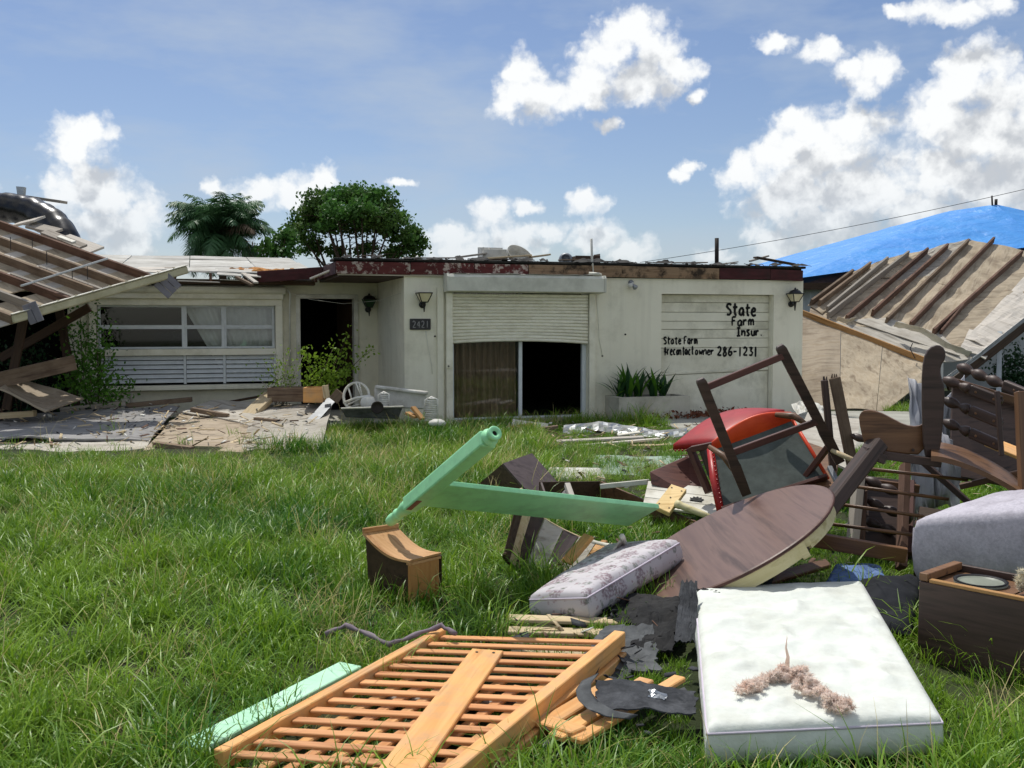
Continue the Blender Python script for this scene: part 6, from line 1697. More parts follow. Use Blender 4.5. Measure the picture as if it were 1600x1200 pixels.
addl(MB().box((.60, .0, .0), (.36, .032, 2.0)) if False else MB().span((.36, -.016, .046), (.72, .016, 1.62)), 'rail', 'mint', .005)
cl_ = (mP.inverted() @ cam.location) - V((.45, 0, 0))
sg = 1 if cl_.y > 0 else -1
addl(MB().span((.36, min(sg * .0465, sg * .048), -.042), (.52, max(sg * .0465, sg * .048), -.008)), 'paper_label', 'label_red')

# ---- purple-brown box tipped on its corner
Aa, Bb, Cc, Dd = px(786, 724, 9.3), px(831, 708, 9.75), px(845, 792, 9.0), px(747, 757, 9.62)
t = thing('dark_box', 'dark veneered box tipped on its corner behind the mint green rail', 'box', V((Aa.x, Aa.y, 0)))
uB, uC, uD = Bb - Aa, Cc - Aa, Dd - Aa
def slabb(o_, e1, e2, e3, mat, nm): 
    MB().hexa([o_, o_ + e1, o_ + e1 + e2, o_ + e2, o_ + e3, o_ + e1 + e3, o_ + e1 + e2 + e3, o_ + e2 + e3]).build(nm, MT[mat], t, world=True)
th = .025
k = lambda v: v.normalized() * th
slabb(Aa, uB, uC, k(uD), 'purple_ply', 'top_panel')
slabb(Aa + k(uD) * 1.02 + k(uB) * .0, k(uB), uC, uD - k(uD) * 1.02, 'dark_wood', 'side_panel')
slabb(Aa + k(uD) * 1.02 + uB - k(uB), k(uB), uC, uD - k(uD) * 1.02, 'dark_wood', 'side_panel')
slabb(Aa + k(uD) * 1.02 + k(uB) * 1.02, uB - k(uB) * 2.04, k(uC), uD - k(uD) * 1.02, 'dark_wood', 'end_panel')
slabb(Aa + k(uD) * 1.02 + k(uB) * 1.02 + uC - k(uC), uB - k(uB) * 2.04, k(uC), uD - k(uD) * 1.02, 'dark_wood', 'end_panel')
slabb(Aa + k(uD) * 1.02 + k(uB) * 1.02 + k(uC) * 1.02 , uB - k(uB) * 2.04, uC - k(uC) * 2.04, k(uD), 'dark_wood', 'inner_panel')

# ---- white slab in the grass
P0, P1 = px(852, 733, 11.2), px(948, 733, 11.2)
t = thing('white_foam_slab', 'white foam slab lying in the grass behind the brown drawer', 'foam', V((P0.x + .3, P0.y, 0)))
soft_block('foam_body', [px(852, 746, 10.8), px(950, 750, 10.8), px(938, 730, 11.3), px(856, 729, 11.3)], .10, 'white_plastic', t, True, rnd=.03, amp=.005, nu=8, nv=6, puff=0.0, down=(0, 0, 1))

# ---- broken brown drawer frame
t = thing('broken_drawer_frame', 'broken dark brown drawer frame in the grass beside the dark box', 'drawer', gp(960, 815))
def vboard(nm, a, b, ha, hb, th, mat, parent, lean=0.0):
    a, b = V(a), V(b); e = (b - a).normalized(); n_ = V((-e.y, e.x, 0)).normalized()
    MB().hexa([a - V((0, 0, ha)), b - V((0, 0, hb)), b - V((0, 0, hb)) + n_ * th, a - V((0, 0, ha)) + n_ * th, a + n_ * lean, b + n_ * lean, b + n_ * (th + lean), a + n_ * (th + lean)]).build(nm, MT[mat], parent, world=True, bevel=.003)
a1, a2, a3 = px(844, 753, 8.9), px(938, 752, 9.3), px(1104, 822, 8.0)
vboard('back_board', a1, a2, .24, .24, .02, 'chocolate', t)
vboard('side_board', a2, a3, .22, .16, .02, 'brown_wood', t)
vboard('side_board', a1 + V((0, -.02, 0)), px(860, 800, 8.2), .22, .12, .02, 'dark_wood', t)
board('glue_block', px(886, 757, 8.9), px(896, 785, 8.7), .05, .05, MT['pale_weathered'], t)
MB().add([px(862, 785, 8.75), px(885, 764, 8.9), px(892, 786, 8.7)], [(0, 1, 2)]) 
MB().prism([px(862, 787, 8.75), px(886, 763, 8.92), px(893, 788, 8.72)], V((0, .01, .004))).build('bottom_panel', MT['grey_ply'], t, world=True)
# ---- white panelled front with a wooden leg bracket
t = thing('white_drawer_front', 'white grooved drawer front with a black ornament, lying against the round table', 'drawer front', gp(1090, 815))
F0, F1, F2, F3 = px(1004, 790, 8.35), px(1172, 812, 8.0), px(1168, 768, 8.45), px(1013, 751, 8.75)
nF2 = (F1 - F0).cross(F3 - F0).normalized()
if nF2.y > 0: nF2 = -nF2
for k in range(3):
    a, b = k / 3 + .006, (k + 1) / 3 - .006
    MB().prism([F0.lerp(F3, a), F1.lerp(F2, a), F1.lerp(F2, b), F0.lerp(F3, b)], -nF2 * .02).build('panel_strip', MT['white_paint'], t, world=True, bevel=.003)
board('top_edge', px(940, 760, 9.1), F3 + V((0, 0, -.01)), .05, .045, MT['white_paint'], t)
MB().prism([F0.lerp(F3, 0.01) - nF2 * .021, F1.lerp(F2, .01) - nF2 * .021, F1.lerp(F2, .99) - nF2 * .021, F0.lerp(F3, .99) - nF2 * .021], -nF2 * .006).build('backing', MT['chocolate'], t, world=True)
oc = F0.lerp(F1, .50).lerp(F3.lerp(F2, .50), .42) + nF2 * .004
orn = MB(); ex = (F1 - F0).normalized(); ey = nF2.cross(ex)
if ey.z < 0: ey = -ey
for a in (-60, -30, 0, 30, 60):
    d = ex * math.sin(rad(a)) + ey * math.cos(rad(a)); s_ = ex * math.cos(rad(a)) - ey * math.sin(rad(a))
    c = oc + d * .02
    orn.prism([c - s_ * .006, c + d * .025 - s_ * .014, c + d * .05, c + d * .025 + s_ * .014, c + s_ * .006], nF2 * .004)
orn.prism([oc - ex * .055 - ey * .01, oc + ex * .055 - ey * .01, oc + ex * .04 + ey * .012, oc - ex * .04 + ey * .012], nF2 * .005)
o = orn.build('ornament', MT['black_paint'], t, world=True); o['kind'] = 'stuff'
t = thing('table_leg_bracket', 'yellow wooden table leg with its screw plate lying on the white drawer front', 'table leg', gp(1060, 812))
K0, K1, K2, K3 = px(1022, 790, 7.95), px(1046, 801, 7.85), px(1073, 764, 8.15), px(1049, 756, 8.25)
nK = (K1 - K0).cross(K3 - K0).normalized()
if nK.y > 0: nK = -nK
MB().prism([K0, K1, K2, K3], -nK * .04).build('plate', MT['yellow_wood'], t, world=True, bevel=.004)
for (u, v) in ((.18, .14), (.82, .14), (.18, .86), (.82, .86), (.5, .5)):
    p = K0.lerp(K1, u).lerp(K3.lerp(K2, u), v) + nK * .001; MB().tube([p, p + nK * .002], .007, 8).build('screw_hole', MT['pipe_dark'], t, world=True)
l0, l1 = px(1056, 787, 7.95), px(1120, 812, 7.75)
d = (l1 - l0)
MB().tube([l0, l0 + d * .1, l0 + d * .14, l0 + d * .2, l0 + d * .6, l0 + d], [.034, .034, .028, .03, .026, .02], 14).build('leg', MT['cream_wood'], t, world=True, smooth=True)

# ---- bent drum; sunlit and shaded stripes put into the stave colours
oc = px(868, 858, 6.45)
t = thing('broken_drum_table', 'broken curved drum of bent wood with staves coloured in sunlit and dark stripes, lying open in the grass', 'drum', V((oc.x, oc.y, 0)))
ax = V((.34, .30, .62)).normalized(); s1 = V((1, -.15, -.45)); s1 = (s1 - ax * s1.dot(ax)).normalized(); s2 = ax.cross(s1)
if s2.y < 0: s2 = -s2
Rr, LL = .32, .42
o0 = oc - ax * LL * .45 
# the shell is the far, concave half seen from the front
angs = [190, 168, 150, 134, 116, 92, 74, 52, 30, 8, -20]
mts = ['chocolate', 'dark_wood', 'plank_pale', 'dark_wood', 'pale_weathered', 'purple_ply', 'pale_weathered', 'orange_wood', 'chocolate', 'pale_weathered']
for i in range(len(angs) - 1):
    a0, a1_ = rad(angs[i] - .6), rad(angs[i + 1] + .6); mb = MB()
    def f(u, v, a0=a0, a1_=a1_):
        a = a0 + (a1_ - a0) * u; r_ = Rr * (.85 + .3 * v)
        return o0 + ax * (LL * v) + (s1 * math.cos(a) + s2 * math.sin(a)) * r_
    def g_(u, v, a0=a0, a1_=a1_):
        a = a0 + (a1_ - a0) * u; r_ = Rr * (.85 + .3 * v) + .014
        return o0 + ax * (LL * v) + (s1 * math.cos(a) + s2 * math.sin(a)) * r_
    nu, nv = 3, 4
    mb.grid(f, nu, nv); mb.grid(g_, nu, nv)
    for (u0, v0, u1, v1) in ((0, 0, 1, 0), (1, 0, 1, 1), (1, 1, 0, 1), (0, 1, 0, 0)):
        mb.add([f(u0, v0), f(u1, v1), g_(u1, v1), g_(u0, v0)], [(0, 1, 2, 3)])
    mb.build('stave', MT[mts[i]], t, world=True)
def rim(v, r_, mat, a0=-25, a1_=195, nm='rim', w=.012):
    pts = [o0 + ax * (LL * v) + (s1 * math.cos(rad(a)) + s2 * math.sin(rad(a))) * (Rr * (.85 + .3 * v) + r_) for a in np.linspace(a0, a1_, 22)]
    MB().tube(pts, w, 6).build(nm, MT[mat], t, world=True, smooth=True)
rim(1.0, .012, 'plank_pale', 60, 195); rim(1.0, .012, 'white_paint', -25, 58, w=.02); rim(0, .01, 'chocolate')
board('inner_block', oc + s1 * .10 - ax * .05, oc + s1 * .16 + ax * .18, .1, .03, MT['orange_wood'], t)
board('rim_block', px(925, 868, 6.7), px(946, 846, 6.8), .05, .03, MT['lumber_new'], t)
# ---- floral cushion
q = [px(826, 930, 5.72), px(915, 927, 5.50), px(1060, 842, 6.35), px(948, 850, 6.75)]
t = thing('floral_cushion', 'long pale floral print cushion leaning on the edge of the round table', 'cushion', V((q[0].x + .2, q[0].y, 0)))
o, pip = soft_block('cover', q, .16, 'floral', t, True, rnd=.03, amp=.012, seed=5, nu=14, nv=30, puff=.03)
MB().tube(pip + pip[:1], .006, 5).build('piping', MT['piping'], t, world=True, smooth=True)

# ---- round table top
C = px(1130, 845, 6.30); R0 = .735
a_ = V((.885, 0, .466)); n_ = V((-.466, .0, .885)); n_ = (n_ - a_ * n_.dot(a_)).normalized(); b_ = n_.cross(a_)
mT = Matrix((a_, b_, n_)).transposed().to_4x4(); mT.translation = C
t = thing('round_table', 'round brown laminate table top tilted on edge with a cream split apron', 'table', V((C.x, C.y, 0)))
def addT(mb, nm, mat, smooth=False, bevel=0): 
    o = mb.build(nm, MT[mat], t, smooth=smooth, bevel=bevel); o.matrix_basis = TM[t.name].inverted() @ mT; return o
addT(MB().lathe([(0, 0), (R0 - .008, 0), (R0, -.005), (R0, -.02), (R0 - .006, -.026), (0, -.026)], 72), 'table_top', 'table_top')
addT(MB().lathe([(R0 + .001, -.006), (R0 + .006, -.011), (R0 + .001, -.019)], 72, caps=False), 'edge_band', 'red_brown', True)
def apron(a0, a1_, drop):
    mb = MB(); n = 30
    prof = [(R0 - .03, -.027), (R0 - .03, -.027 - drop), (R0 - .055, -.027 - drop), (R0 - .055, -.027)]
    mb.lathe(prof + prof[:1], n, None, rad(a0), rad(a1_))
    for aa in (a0, a1_):
        c, s_ = math.cos(rad(aa)), math.sin(rad(aa)); mb.add([V((r * c, r * s_, z)) for r, z in prof], [(0, 1, 2, 3)])
    addT(mb, 'apron', 'cream_wood')
apron(-178, -62, .085); apron(-57, 40, .075); apron(48, 176, .075)
for aa, h_ in ((-62, .10), (-58, .05)):
    c = V((math.cos(rad(aa)), math.sin(rad(aa)), 0)) * (R0 - .04); addT(MB().box(c + V((0, 0, -.027 - h_ / 2)), (.045, .045, h_)), 'apron_block', 'cream_wood')
addT(MB().span((-.5, -.05, -.075), (.5, .05, -.027)), 'slide_rail', 'cream_wood')

# ---- black roofing scraps between table and mattress
def scrap(nm, pts, th, mat, lb, cat='roofing', group='scraps of black roofing in the heap', warp=.05, seed=0, n=16):
    r_ = random.Random(seed); c = [V(p) for p in pts]
    f, nn = quad(*c, warp=warp * .8, wf=2.8, seed=seed * 3.3)
    jag = {}
    def g2(u, v):
        e = min(u, 1 - u, v, 1 - v)
        ju = .09 * fbm((v * 7 + seed, u * 7, 1.0), 3); jv = .09 * fbm((u * 7, v * 7 + seed, 5.0), 3)
        return f(min(1.1, max(-.1, u + ju)), min(1.1, max(-.1, v + jv))) + nn * warp * .12 * fbm((u * 9, v * 9, seed), 2)
    return tag(MB().grid(g2, n, n, nn * th).build(nm, MT[mat]), lb, cat, group)
scrap('roofing_felt', [px(1054, 1002, 5.0), px(1090, 1004, 5.0), px(1090, 906, 5.35), px(1064, 908, 5.35)], .008, 'shingle', 'upright torn black roofing piece between the cushion and the mattress', warp=.03, seed=1)
scrap('roofing_felt', [px(1088, 974, 5.35), px(1150, 970, 5.3), px(1160, 938, 5.55), px(1090, 932, 5.6)], .012, 'felt', 'crumpled black roofing scrap on the far corner of the white mattress', warp=.09, seed=2)
scrap('roofing_felt', [px(948, 962, 5.5), px(1062, 988, 5.2), px(1068, 932, 5.6), px(970, 930, 5.9)], .012, 'felt', 'dark roofing felt in the shade under the floral cushion', warp=.07, seed=3)
scrap('roofing_felt', [px(985, 1004, 5.0), px(1052, 1012, 4.95), px(1062, 955, 5.3), px(1000, 942, 5.5)], .010, 'felt', 'black roofing felt lying behind the grey shingle slab', warp=.06, seed=4)
scrap('shingle_slab', [px(905, 1042, 4.78), px(1030, 1048, 4.72), px(1020, 978, 5.2), px(945, 972, 5.25)], .014, 'shingle_grey', 'grey granular shingle slab at the far corner of the slatted base', warp=.05, seed=5)
scrap('shingle_slab', [px(880, 1062, 4.62), px(960, 1072, 4.58), px(990, 1046, 4.76), px(900, 1036, 4.82)], .010, 'shingle', 'dark shingle piece between the slatted base rail and the curled shingle', warp=.04, seed=6)
def sh_top(lb):
    t = thing('black_shingle', lb, 'shingle', gp(1000, 1100))
    f0, nn = quad(px(936, 1106, 3.98), px(1088, 1112, 3.98), px(1088, 1076, 4.18), px(930, 1060, 4.2), warp=.02, wf=6, seed=2)
    def f(u, v): return f0(u + .05 * fbm((v * 5, u * 3, 2), 3), v + .10 * fbm((u * 5, v * 3, 7), 3))
    MB().grid(f, 20, 12, V((0, 0, .006))).build('flat_part', MT['shingle'], t, world=True)
    cu = [px(912, 1062, 4.2), px(902, 1076, 4.1), px(904, 1090, 4.03), px(920, 1106, 3.96), px(948, 1118, 3.92), px(985, 1122, 3.92)]
    def g2(u, v):
        k = u * 5; i = min(int(k), 4); p = cu[i].lerp(cu[i + 1], k - i); return p + V((.05, .03, .012)) * (v - .1) * (1.5 - .8 * u)
    MB().grid(g2, 14, 4, V((0, .006, .002))).build('curled_part', MT['shingle_grey'], t, world=True, smooth=True)
    MB().grid(lambda u, v: f(.52 + .16 * u + .03 * v, .45 + .25 * v) + V((0, 0, .003 + .008 * fbm((u * 4, v * 4, 1), 2))), 6, 5).build('foil_patch', MT['foil'], t, world=True)
sh_top('curled black shingle with a shiny patch between the slatted base and the mattress')
for k, (x0, y0, x1, y1, Y, w) in enumerate(((796, 966, 905, 972, 5.5, .10), (794, 985, 905, 990, 5.3, .10), (794, 1002, 900, 1008, 5.15, .09), (798, 1020, 890, 1026, 5.0, .09))):
    tag(board('pale_plank', px(x0, y0, Y), px(x1 + 60, y1, Y - .02), w, .02, MT['plank_pale']), ['pale plank under the cushion, farthest of four behind the slatted base', 'pale plank behind the slatted base, second from the cushion', 'pale plank behind the slatted base, third from the cushion', 'pale plank under the end of the slatted base'][k], 'board', 'pale planks behind the slatted base')

# ---- console with loudspeaker
TLc = px(1436, 908, 5.0); ztop = TLc.z
ewd = V((.66, -.75, 0)).normalized(); edp = V((.75, .66, 0)).normalized()
m = Matrix((ewd, edp, V((0, 0, 1)))).transposed().to_4x4(); m.translation = V((TLc.x, TLc.y, 0))
t = thing('speaker_cabinet', 'dark wooden loudspeaker cabinet lying on its back beside the mattress', 'loudspeaker', m)
W_, D_ = 1.0, .40
MB().span((0, 0, 0), (W_, .02, ztop)).build('front_panel', MT['dark_wood'], t, bevel=.003)
MB().span((0, .02, 0), (.025, D_, ztop + .004)).build('side_panel', MT['dark_wood'], t, bevel=.003)
MB().span((W_ - .025, .02, 0), (W_, D_, ztop)).build('side_panel', MT['dark_wood'], t)
MB().span((.025, D_ - .02, 0), (W_ - .025, D_, ztop + .03)).build('back_panel', MT['dark_wood'], t, bevel=.003)
MB().span((.0, .0, ztop + .005), (.045, D_ - .02, ztop + .045)).build('raised_edge', MT['seat_wood'], t, bevel=.003)
MB().span((.05, .001, ztop + .001), (W_, .03, ztop + .02)).build('front_edge', MT['lumber_new'], t, bevel=.003)
# baffle with a round hole
n = 40; cx, cy, r0 = .22, .20, .105
bf = MB()
inn = [V((cx + r0 * math.cos(2 * math.pi * i / n), cy + r0 * math.sin(2 * math.pi * i / n), ztop - .005)) for i in range(n)]
def sq(i):
    a = 2 * math.pi * i / n; c, s_ = math.cos(a), math.sin(a); k_ = min((.19 / abs(c)) if abs(c) > 1e-6 else 9, (.17 / abs(s_)) if abs(s_) > 1e-6 else 9)
    return V((cx + c * k_, cy + s_ * k_, ztop - .005))
outp = [sq(i) for i in range(n)]
bf.add(inn + outp, [(i, (i + 1) % n, n + (i + 1) % n, n + i) for i in range(n)])
bf.build('baffle', MT['seat_wood'], t)
MB().span((.42, .03, ztop - .015), (W_ - .026, D_ - .021, ztop - .006)).build('baffle', MT['seat_wood'], t)
MB().lathe([(.125, .006), (.125, .016), (.104, .016), (.1, .006), (.096, .010), (.03, -.03), (.028, -.018), (0, -.012)], 32, Matrix.Translation((cx, cy, ztop - .008)), caps=False).build('speaker_cone', MT['speaker_cone'], t, smooth=True)
MB().lathe([(.122, .0165), (.128, .022), (.112, .022), (.108, .0165)], 32, Matrix.Translation((cx, cy, ztop - .008)), caps=False).build('speaker_ring', MT['rubber'], t, smooth=True)
pf = m @ V((.47, .16, ztop + .04))
fluff('foam_lump', 'ragged cream foam lump on top of the loudspeaker cabinet', [pf + V((-.02, 0, .0)), pf + V((.0, .0, .05)), pf + V((.05, 0, .03))], .075, 9, 'foam', n=18)

# ---- grey tweed cushion
q = [px(1426, 812, 5.75), px(1620, 800, 5.2), px(1640, 762, 5.6), px(1556, 770, 6.05)]
t = thing('grey_seat_cushion', 'thick grey tweed seat cushion standing on edge behind the loudspeaker cabinet', 'cushion', px(1530, 900, 5.6))
soft_block('cover', q, .42, 'tweed', t, True, rnd=.05, amp=.01, seed=8, nu=14, nv=10, puff=.02, down=V((-.12, -.12, 1)).normalized())

# ---- jeans and dark clothes
def cloth(name, label, pts, hgt, mat, seed, cat='clothing'):
    c = sum((V(p) for p in pts), V()) / len(pts); t = MB(); n = 22
    f, nn = quad(*pts)
    def g2(u, v):
        p = f(u, v); e = (16 * u * (1 - u) * v * (1 - v)) ** .5
        return p + V((0, 0, hgt * e * (1 + .5 * fbm((p.x * 4 + seed, p.y * 4, seed), 2)) + .05 * (.5 - abs(fbm((p.x * 5, p.y * 5 + seed, 2), 3)))))
    t.grid(g2, n, n, V((0, 0, .01)))
    return tag(t.build(name, MT[mat], smooth=True), label, cat)
cloth('blue_jeans', 'crumpled blue denim cloth at the far end of the white mattress', [px(1288, 918, 6.0), px(1388, 916, 6.0), px(1376, 890, 6.4), px(1305, 888, 6.4)], .05, 'denim', 3)
cloth('dark_clothes', 'heap of dark clothes between the mattress and the loudspeaker cabinet', [px(1345, 985, 5.35), px(1425, 1000, 5.2), px(1440, 905, 6.1), px(1330, 915, 6.1)], .09, 'dark_cloth', 5)
cloth('dark_clothes', 'dark crumpled cloth added to deepen the shade under the round table', [px(1110, 935, 5.9), px(1200, 930, 6.0), px(1215, 890, 6.5), px(1130, 895, 6.4)], .06, 'dark_cloth', 8)  # dark sheet added to deepen the shadow below the table top

# ---- overturned red dining chair, underside towards us, legs in the air
Y0 = 7.7
t = thing('red_dining_chair', 'overturned dining chair with red vinyl trim in a sunlit orange, grey underside and long dark back posts', 'chair', gp(1200, 830))
S0, S1, S2, S3 = px(1128, 800, 7.75), px(1292, 748, 7.75), px(1236, 656, 8.15), px(1112, 702, 8.15)   # underside quad
nS = (S1 - S0).cross(S3 - S0).normalized()
if nS.y > 0: nS = -nS
MB().prism([S0, S1, S2, S3], -nS * .03).build('seat_underside', MT['seat_cloth'], t, world=True, bevel=.004)
# upholstered pad behind, bulging out at the top edge
def pad(u, v):
    p = S3.lerp(S2, u) + (S0.lerp(S1, u) - S3.lerp(S2, u)) * v
    return p
mb = MB()
def trim(u, v):
    a = -1.2 + 3.0 * v; p = S3.lerp(S2, u); bul = .05 + .06 * math.sin(math.pi * u)
    return p + nS * (-.02 + .045 * math.cos(a)) + V((0, .0, 1)) * (.02 + bul * math.sin(a) + .03 * math.sin(math.pi * u)) 
mb.grid(trim, 24, 10); mb.build('seat_trim', MT['sunlit_red_vinyl'], t, world=True, smooth=True)
mb = MB().tube([S3 + V((-.01, 0, .0)), S3.lerp(S0, .5) + V((-.02, 0, 0)), S0 + V((-.01, 0, 0))], [.03, .034, .03], 10); mb.build('side_trim', MT['red_vinyl'], t, world=True, smooth=True)
mb = MB().tube([S2 + V((.01, 0, .0)), S2.lerp(S1, .5) + V((.012, 0, 0)), S1 + V((.01, 0, 0))], [.014, .016, .014], 8); mb.build('side_trim', MT['sunlit_red_vinyl'], t, world=True, smooth=True)
for k in range(14):
    p = S3.lerp(S0, (k + .5) / 14) + nS * .034 + V((.004, 0, 0)); MB().lathe([(0, .006), (.006, .004), (.008, 0)], 8, Matrix.Translation(p) @ Matrix.Rotation(rad(90), 4, 'X')).build('upholstery_tack', MT['red_vinyl'], t, world=True)
board('seat_rail', S0 + nS * .03, S1 + nS * .03, .03, .06, MT['red_brown'], t, up=nS)
# curved apron pieces
for (a, b) in (((1108, 698, 8.0), (1150, 742, 7.75)), ((1212, 648, 8.1), (1262, 664, 7.9))):
    a, b = px(*a), px(*b); mid = (a + b) / 2 + V((.02, 0, .03))
    MB().tube([a, mid, b], [.02, .03, .016], 8).build('corner_brace', MT['brown_wood'], t, world=True, smooth=True)
# long posts with stretchers
pA0, pA1 = px(1166, 772, 7.35), px(1094, 592, 7.15)
pB0, pB1 = px(1312, 722, 7.6), px(1218, 540, 7.4)
for (a, b) in ((pA0, pA1), (pB0, pB1)):
    d = (b - a); mb = MB(); e = V((1, 0, 0)); e = (e - d.normalized() * e.dot(d.normalized())).normalized(); n2 = d.normalized().cross(e)
    secs = [(0, .034, .026), (.25, .040, .028), (.3, .034, .026), (.97, .036, .026), (.985, .032, .023), (1.0, .022, .016)]
    ring = []
    for (u, w1, w2) in secs:
        c = a + d * u + V((0, 0, 0)); ring.append([c - e * w1 - n2 * w2, c + e * w1 - n2 * w2, c + e * w1 + n2 * w2, c - e * w1 + n2 * w2])
    for i in range(len(ring) - 1):
        for q_ in range(4): mb.add([ring[i][q_], ring[i][(q_ + 1) % 4], ring[i + 1][(q_ + 1) % 4], ring[i + 1][q_]], [(0, 1, 2, 3)])
    mb.add(ring[0], [(3, 2, 1, 0)]); mb.add(ring[-1], [(0, 1, 2, 3)])
    o = mb.build('back_post', MT['dark_wood'], t, world=True, bevel=.0)
board('stretcher', pA0.lerp(pA1, .92), pB0.lerp(pB1, .92), .035, .05, MT['red_brown'], t)
board('stretcher', pA0.lerp(pA1, .36), pB0.lerp(pB1, .36), .035, .05, MT['red_brown'], t)

# ---- red seat pad of a second chair behind it
t = thing('red_seat_pad', 'glossy red vinyl seat pad lying behind the overturned red chair', 'seat pad', gp(1120, 760))
R00, R10, R11, R01 = px(1052, 694, 8.9), px(1120, 690, 8.5), px(1226, 640, 8.9), px(1150, 640, 9.6)
def rp_(u, v):
    p = R00 * (1 - u) * (1 - v) + R10 * u * (1 - v) + R11 * u * v + R01 * (1 - u) * v
    e = 16 * u * (1 - u) * v * (1 - v)
    return p + V((0, 0, .05 * e ** .5 + .05 * math.sin(math.pi * v)))
mb = MB(); mb.grid(rp_, 18, 22, V((0, -.02, .055))); mb.build('pad', MT['red_vinyl'], t, world=True, smooth=True)
for k in range(12):
    p = R00.lerp(R10, (k + .5) / 12) + V((0, -.03, -.055)); MB().lathe([(0, .008), (.008, .005), (.01, 0)], 8, Matrix.Translation(p) @ Matrix.Rotation(rad(90), 4, 'X')).build('upholstery_tack', MT['red_vinyl'], t, world=True)
t = thing('second_chair_frame', 'dark reddish brown chair frame lying under the red seat pad', 'chair', gp(1070, 790))
MB().prism([px(1016, 738, 8.7), px(1076, 712, 9.0), px(1108, 760, 8.6), px(1080, 775, 8.5), px(1018, 757, 8.65)], V((0, .03, .0))).build('side_board', MT['red_brown'], t, world=True, bevel=.004)
board('leg', px(1078, 700, 8.45), px(1108, 770, 8.3), .06, .05, MT['red_brown'], t)
board('leg', px(1095, 695, 8.4), px(1122, 770, 8.3), .045, .05, MT['dark_wood'], t)
board('seat_rail', px(1080, 702, 8.4), px(1128, 692, 8.35), .05, .05, MT['red_brown'], t)

# ---- splintered posts
for k, (x0, y0, x1, y1, Y, w, mt, lb) in enumerate(((1300, 722, 1288, 594, 7.9, .05, 'dark_wood', 'thin dark splintered post right of the overturned red chair'), (1330, 722, 1304, 590, 7.95, .085, 'lumber', 'broad brown splintered post right of the overturned red chair'))):
    t = thing('splintered_post', lb, 'post', px(x0, y0 + 60, Y), 'splintered posts beside the red chair')
    a, b = px(x0 + (x0 - x1) * .5, y0 + 60, Y), px(x1, y1, Y)
    board('shaft', a, b, .04, w, MT[mt], t, up=(1, 0, 0))
    r_ = random.Random(k)
    for q_ in range(3):
        p = b + V((r_.uniform(-.4, .4) * w, 0, -.02)); MB().tube([p, p + V((r_.uniform(-.01, .01), 0, .05))], [.012, .003], 5).build('splinter', MT[mt], t, world=True)
# pale curved arm and sheets behind
MB
arm = [px(1300, 704, 7.5), px(1318, 712, 7.4), px(1336, 720, 7.35), px(1352, 726, 7.35)]
tag(MB().tube(arm, [.016, .02, .018, .012], 10).build('pale_arm_piece', MT['plank_pale'], smooth=True), 'pale curved chair arm piece beside the diagonal settee leg', 'chair arm')
sheet('fallen_plywood', [(1236, 700, 9.5), (1330, 735, 9.0), (1345, 655, 11.5), (1262, 645, 12.5)], .02, 'pale_ply', 'pale board lying behind the overturned red chair', warp=.03, cat='panel', group=None)
tag(board('grey_pipe_piece', px(1296, 730, 7.6), px(1316, 770, 7.3), .035, .035, MT['galv']), 'short bright metal bar beside the round table edge', 'bar')
ribbon('plastic_bag', [px(1420, 640, 8.6), px(1450, 660, 8.4), px(1480, 680, 8.3), px(1510, 640, 8.5)], .6, 'bag_grey', None, up=(0, .2, 1), amp=.14, seed=6, label='crumpled grey plastic bag behind the turned spindles', cat='bag')
ribbon('plastic_bag', [px(1425, 760, 7.7), px(1450, 740, 7.7), px(1475, 730, 7.6), px(1500, 760, 7.7)], .55, 'bag_grey', None, up=(0, .2, 1), amp=.13, seed=16, label='pale crumpled bag behind the thin chair rods', cat='bag')

# ---- tipped dark wooden settee
Ys = 6.9
t = thing('wooden_settee', 'dark wooden settee tipped over, with scrolled back post and shaped side panel', 'settee', gp(1420, 900))
def outline(nm, pts, Y, th, mat, bevel=.012):
    P = [px(x, y, Y) for x, y in pts]
    # smooth the outline
    Q = []
    n = len(P)
    for i in range(n):
        a, b = P[i], P[(i + 1) % n]; Q += [a.lerp(b, .25), a.lerp(b, .75)]
    MB().prism(Q, V((.02, th, 0))).build(nm, MT[mat], t, world=True, bevel=bevel, segs=2)
outline('scroll_post', [(1443, 722), (1440, 600), (1443, 560), (1452, 543), (1466, 538), (1477, 545), (1478, 560), (1470, 572), (1470, 586), (1477, 605), (1474, 660), (1470, 700), (1462, 722)], 6.75, .06, 'dark_wood')
outline('side_panel', [(1341, 655), (1344, 645), (1352, 640), (1372, 643), (1394, 654), (1412, 664), (1432, 667), (1446, 660), (1446, 712), (1400, 708), (1357, 699), (1349, 692)], 6.8, .04, 'seat_wood', .008)
for (x, y) in ((1371, 697), (1426, 703)):
    p = px(x, y, 6.79); MB().tube([p, p + V((0, -.012, 0))], .01, 8).build('wood_plug', MT['dark_wood'], t, world=True)
board('panel_rail', px(1346, 706, 6.78), px(1470, 724, 6.7), .05, .055, MT['dark_wood'], t)
# curved seat rail running to the right
def seatf(u, v):
    x = 1455 + 160 * u; y0 = 712 + 70 * u ** 1.6; h0 = -22 - 8 * u + 14 * u * u
    top = px(x, y0 + h0, 6.75 + .35 * (1 - u)); bot = px(x, y0, 6.5 - .2 * u); return bot.lerp(top, v)
MB().grid(seatf, 16, 4, V((0, .0, .035))).build('seat_rail', MT['seat_wood'], t, world=True, smooth=False)
# heavy diagonal leg
a, b = px(1372, 692, 6.75), px(1236, 868, 6.35)
board('front_leg', a, b, .10, .14, MT['dark_wood'], t, up=(.3, -1, .2), bevel=.012)
board('front_rail', px(1350, 704, 6.7), px(1380, 718, 6.7), .1, .06, MT['dark_wood'], t)
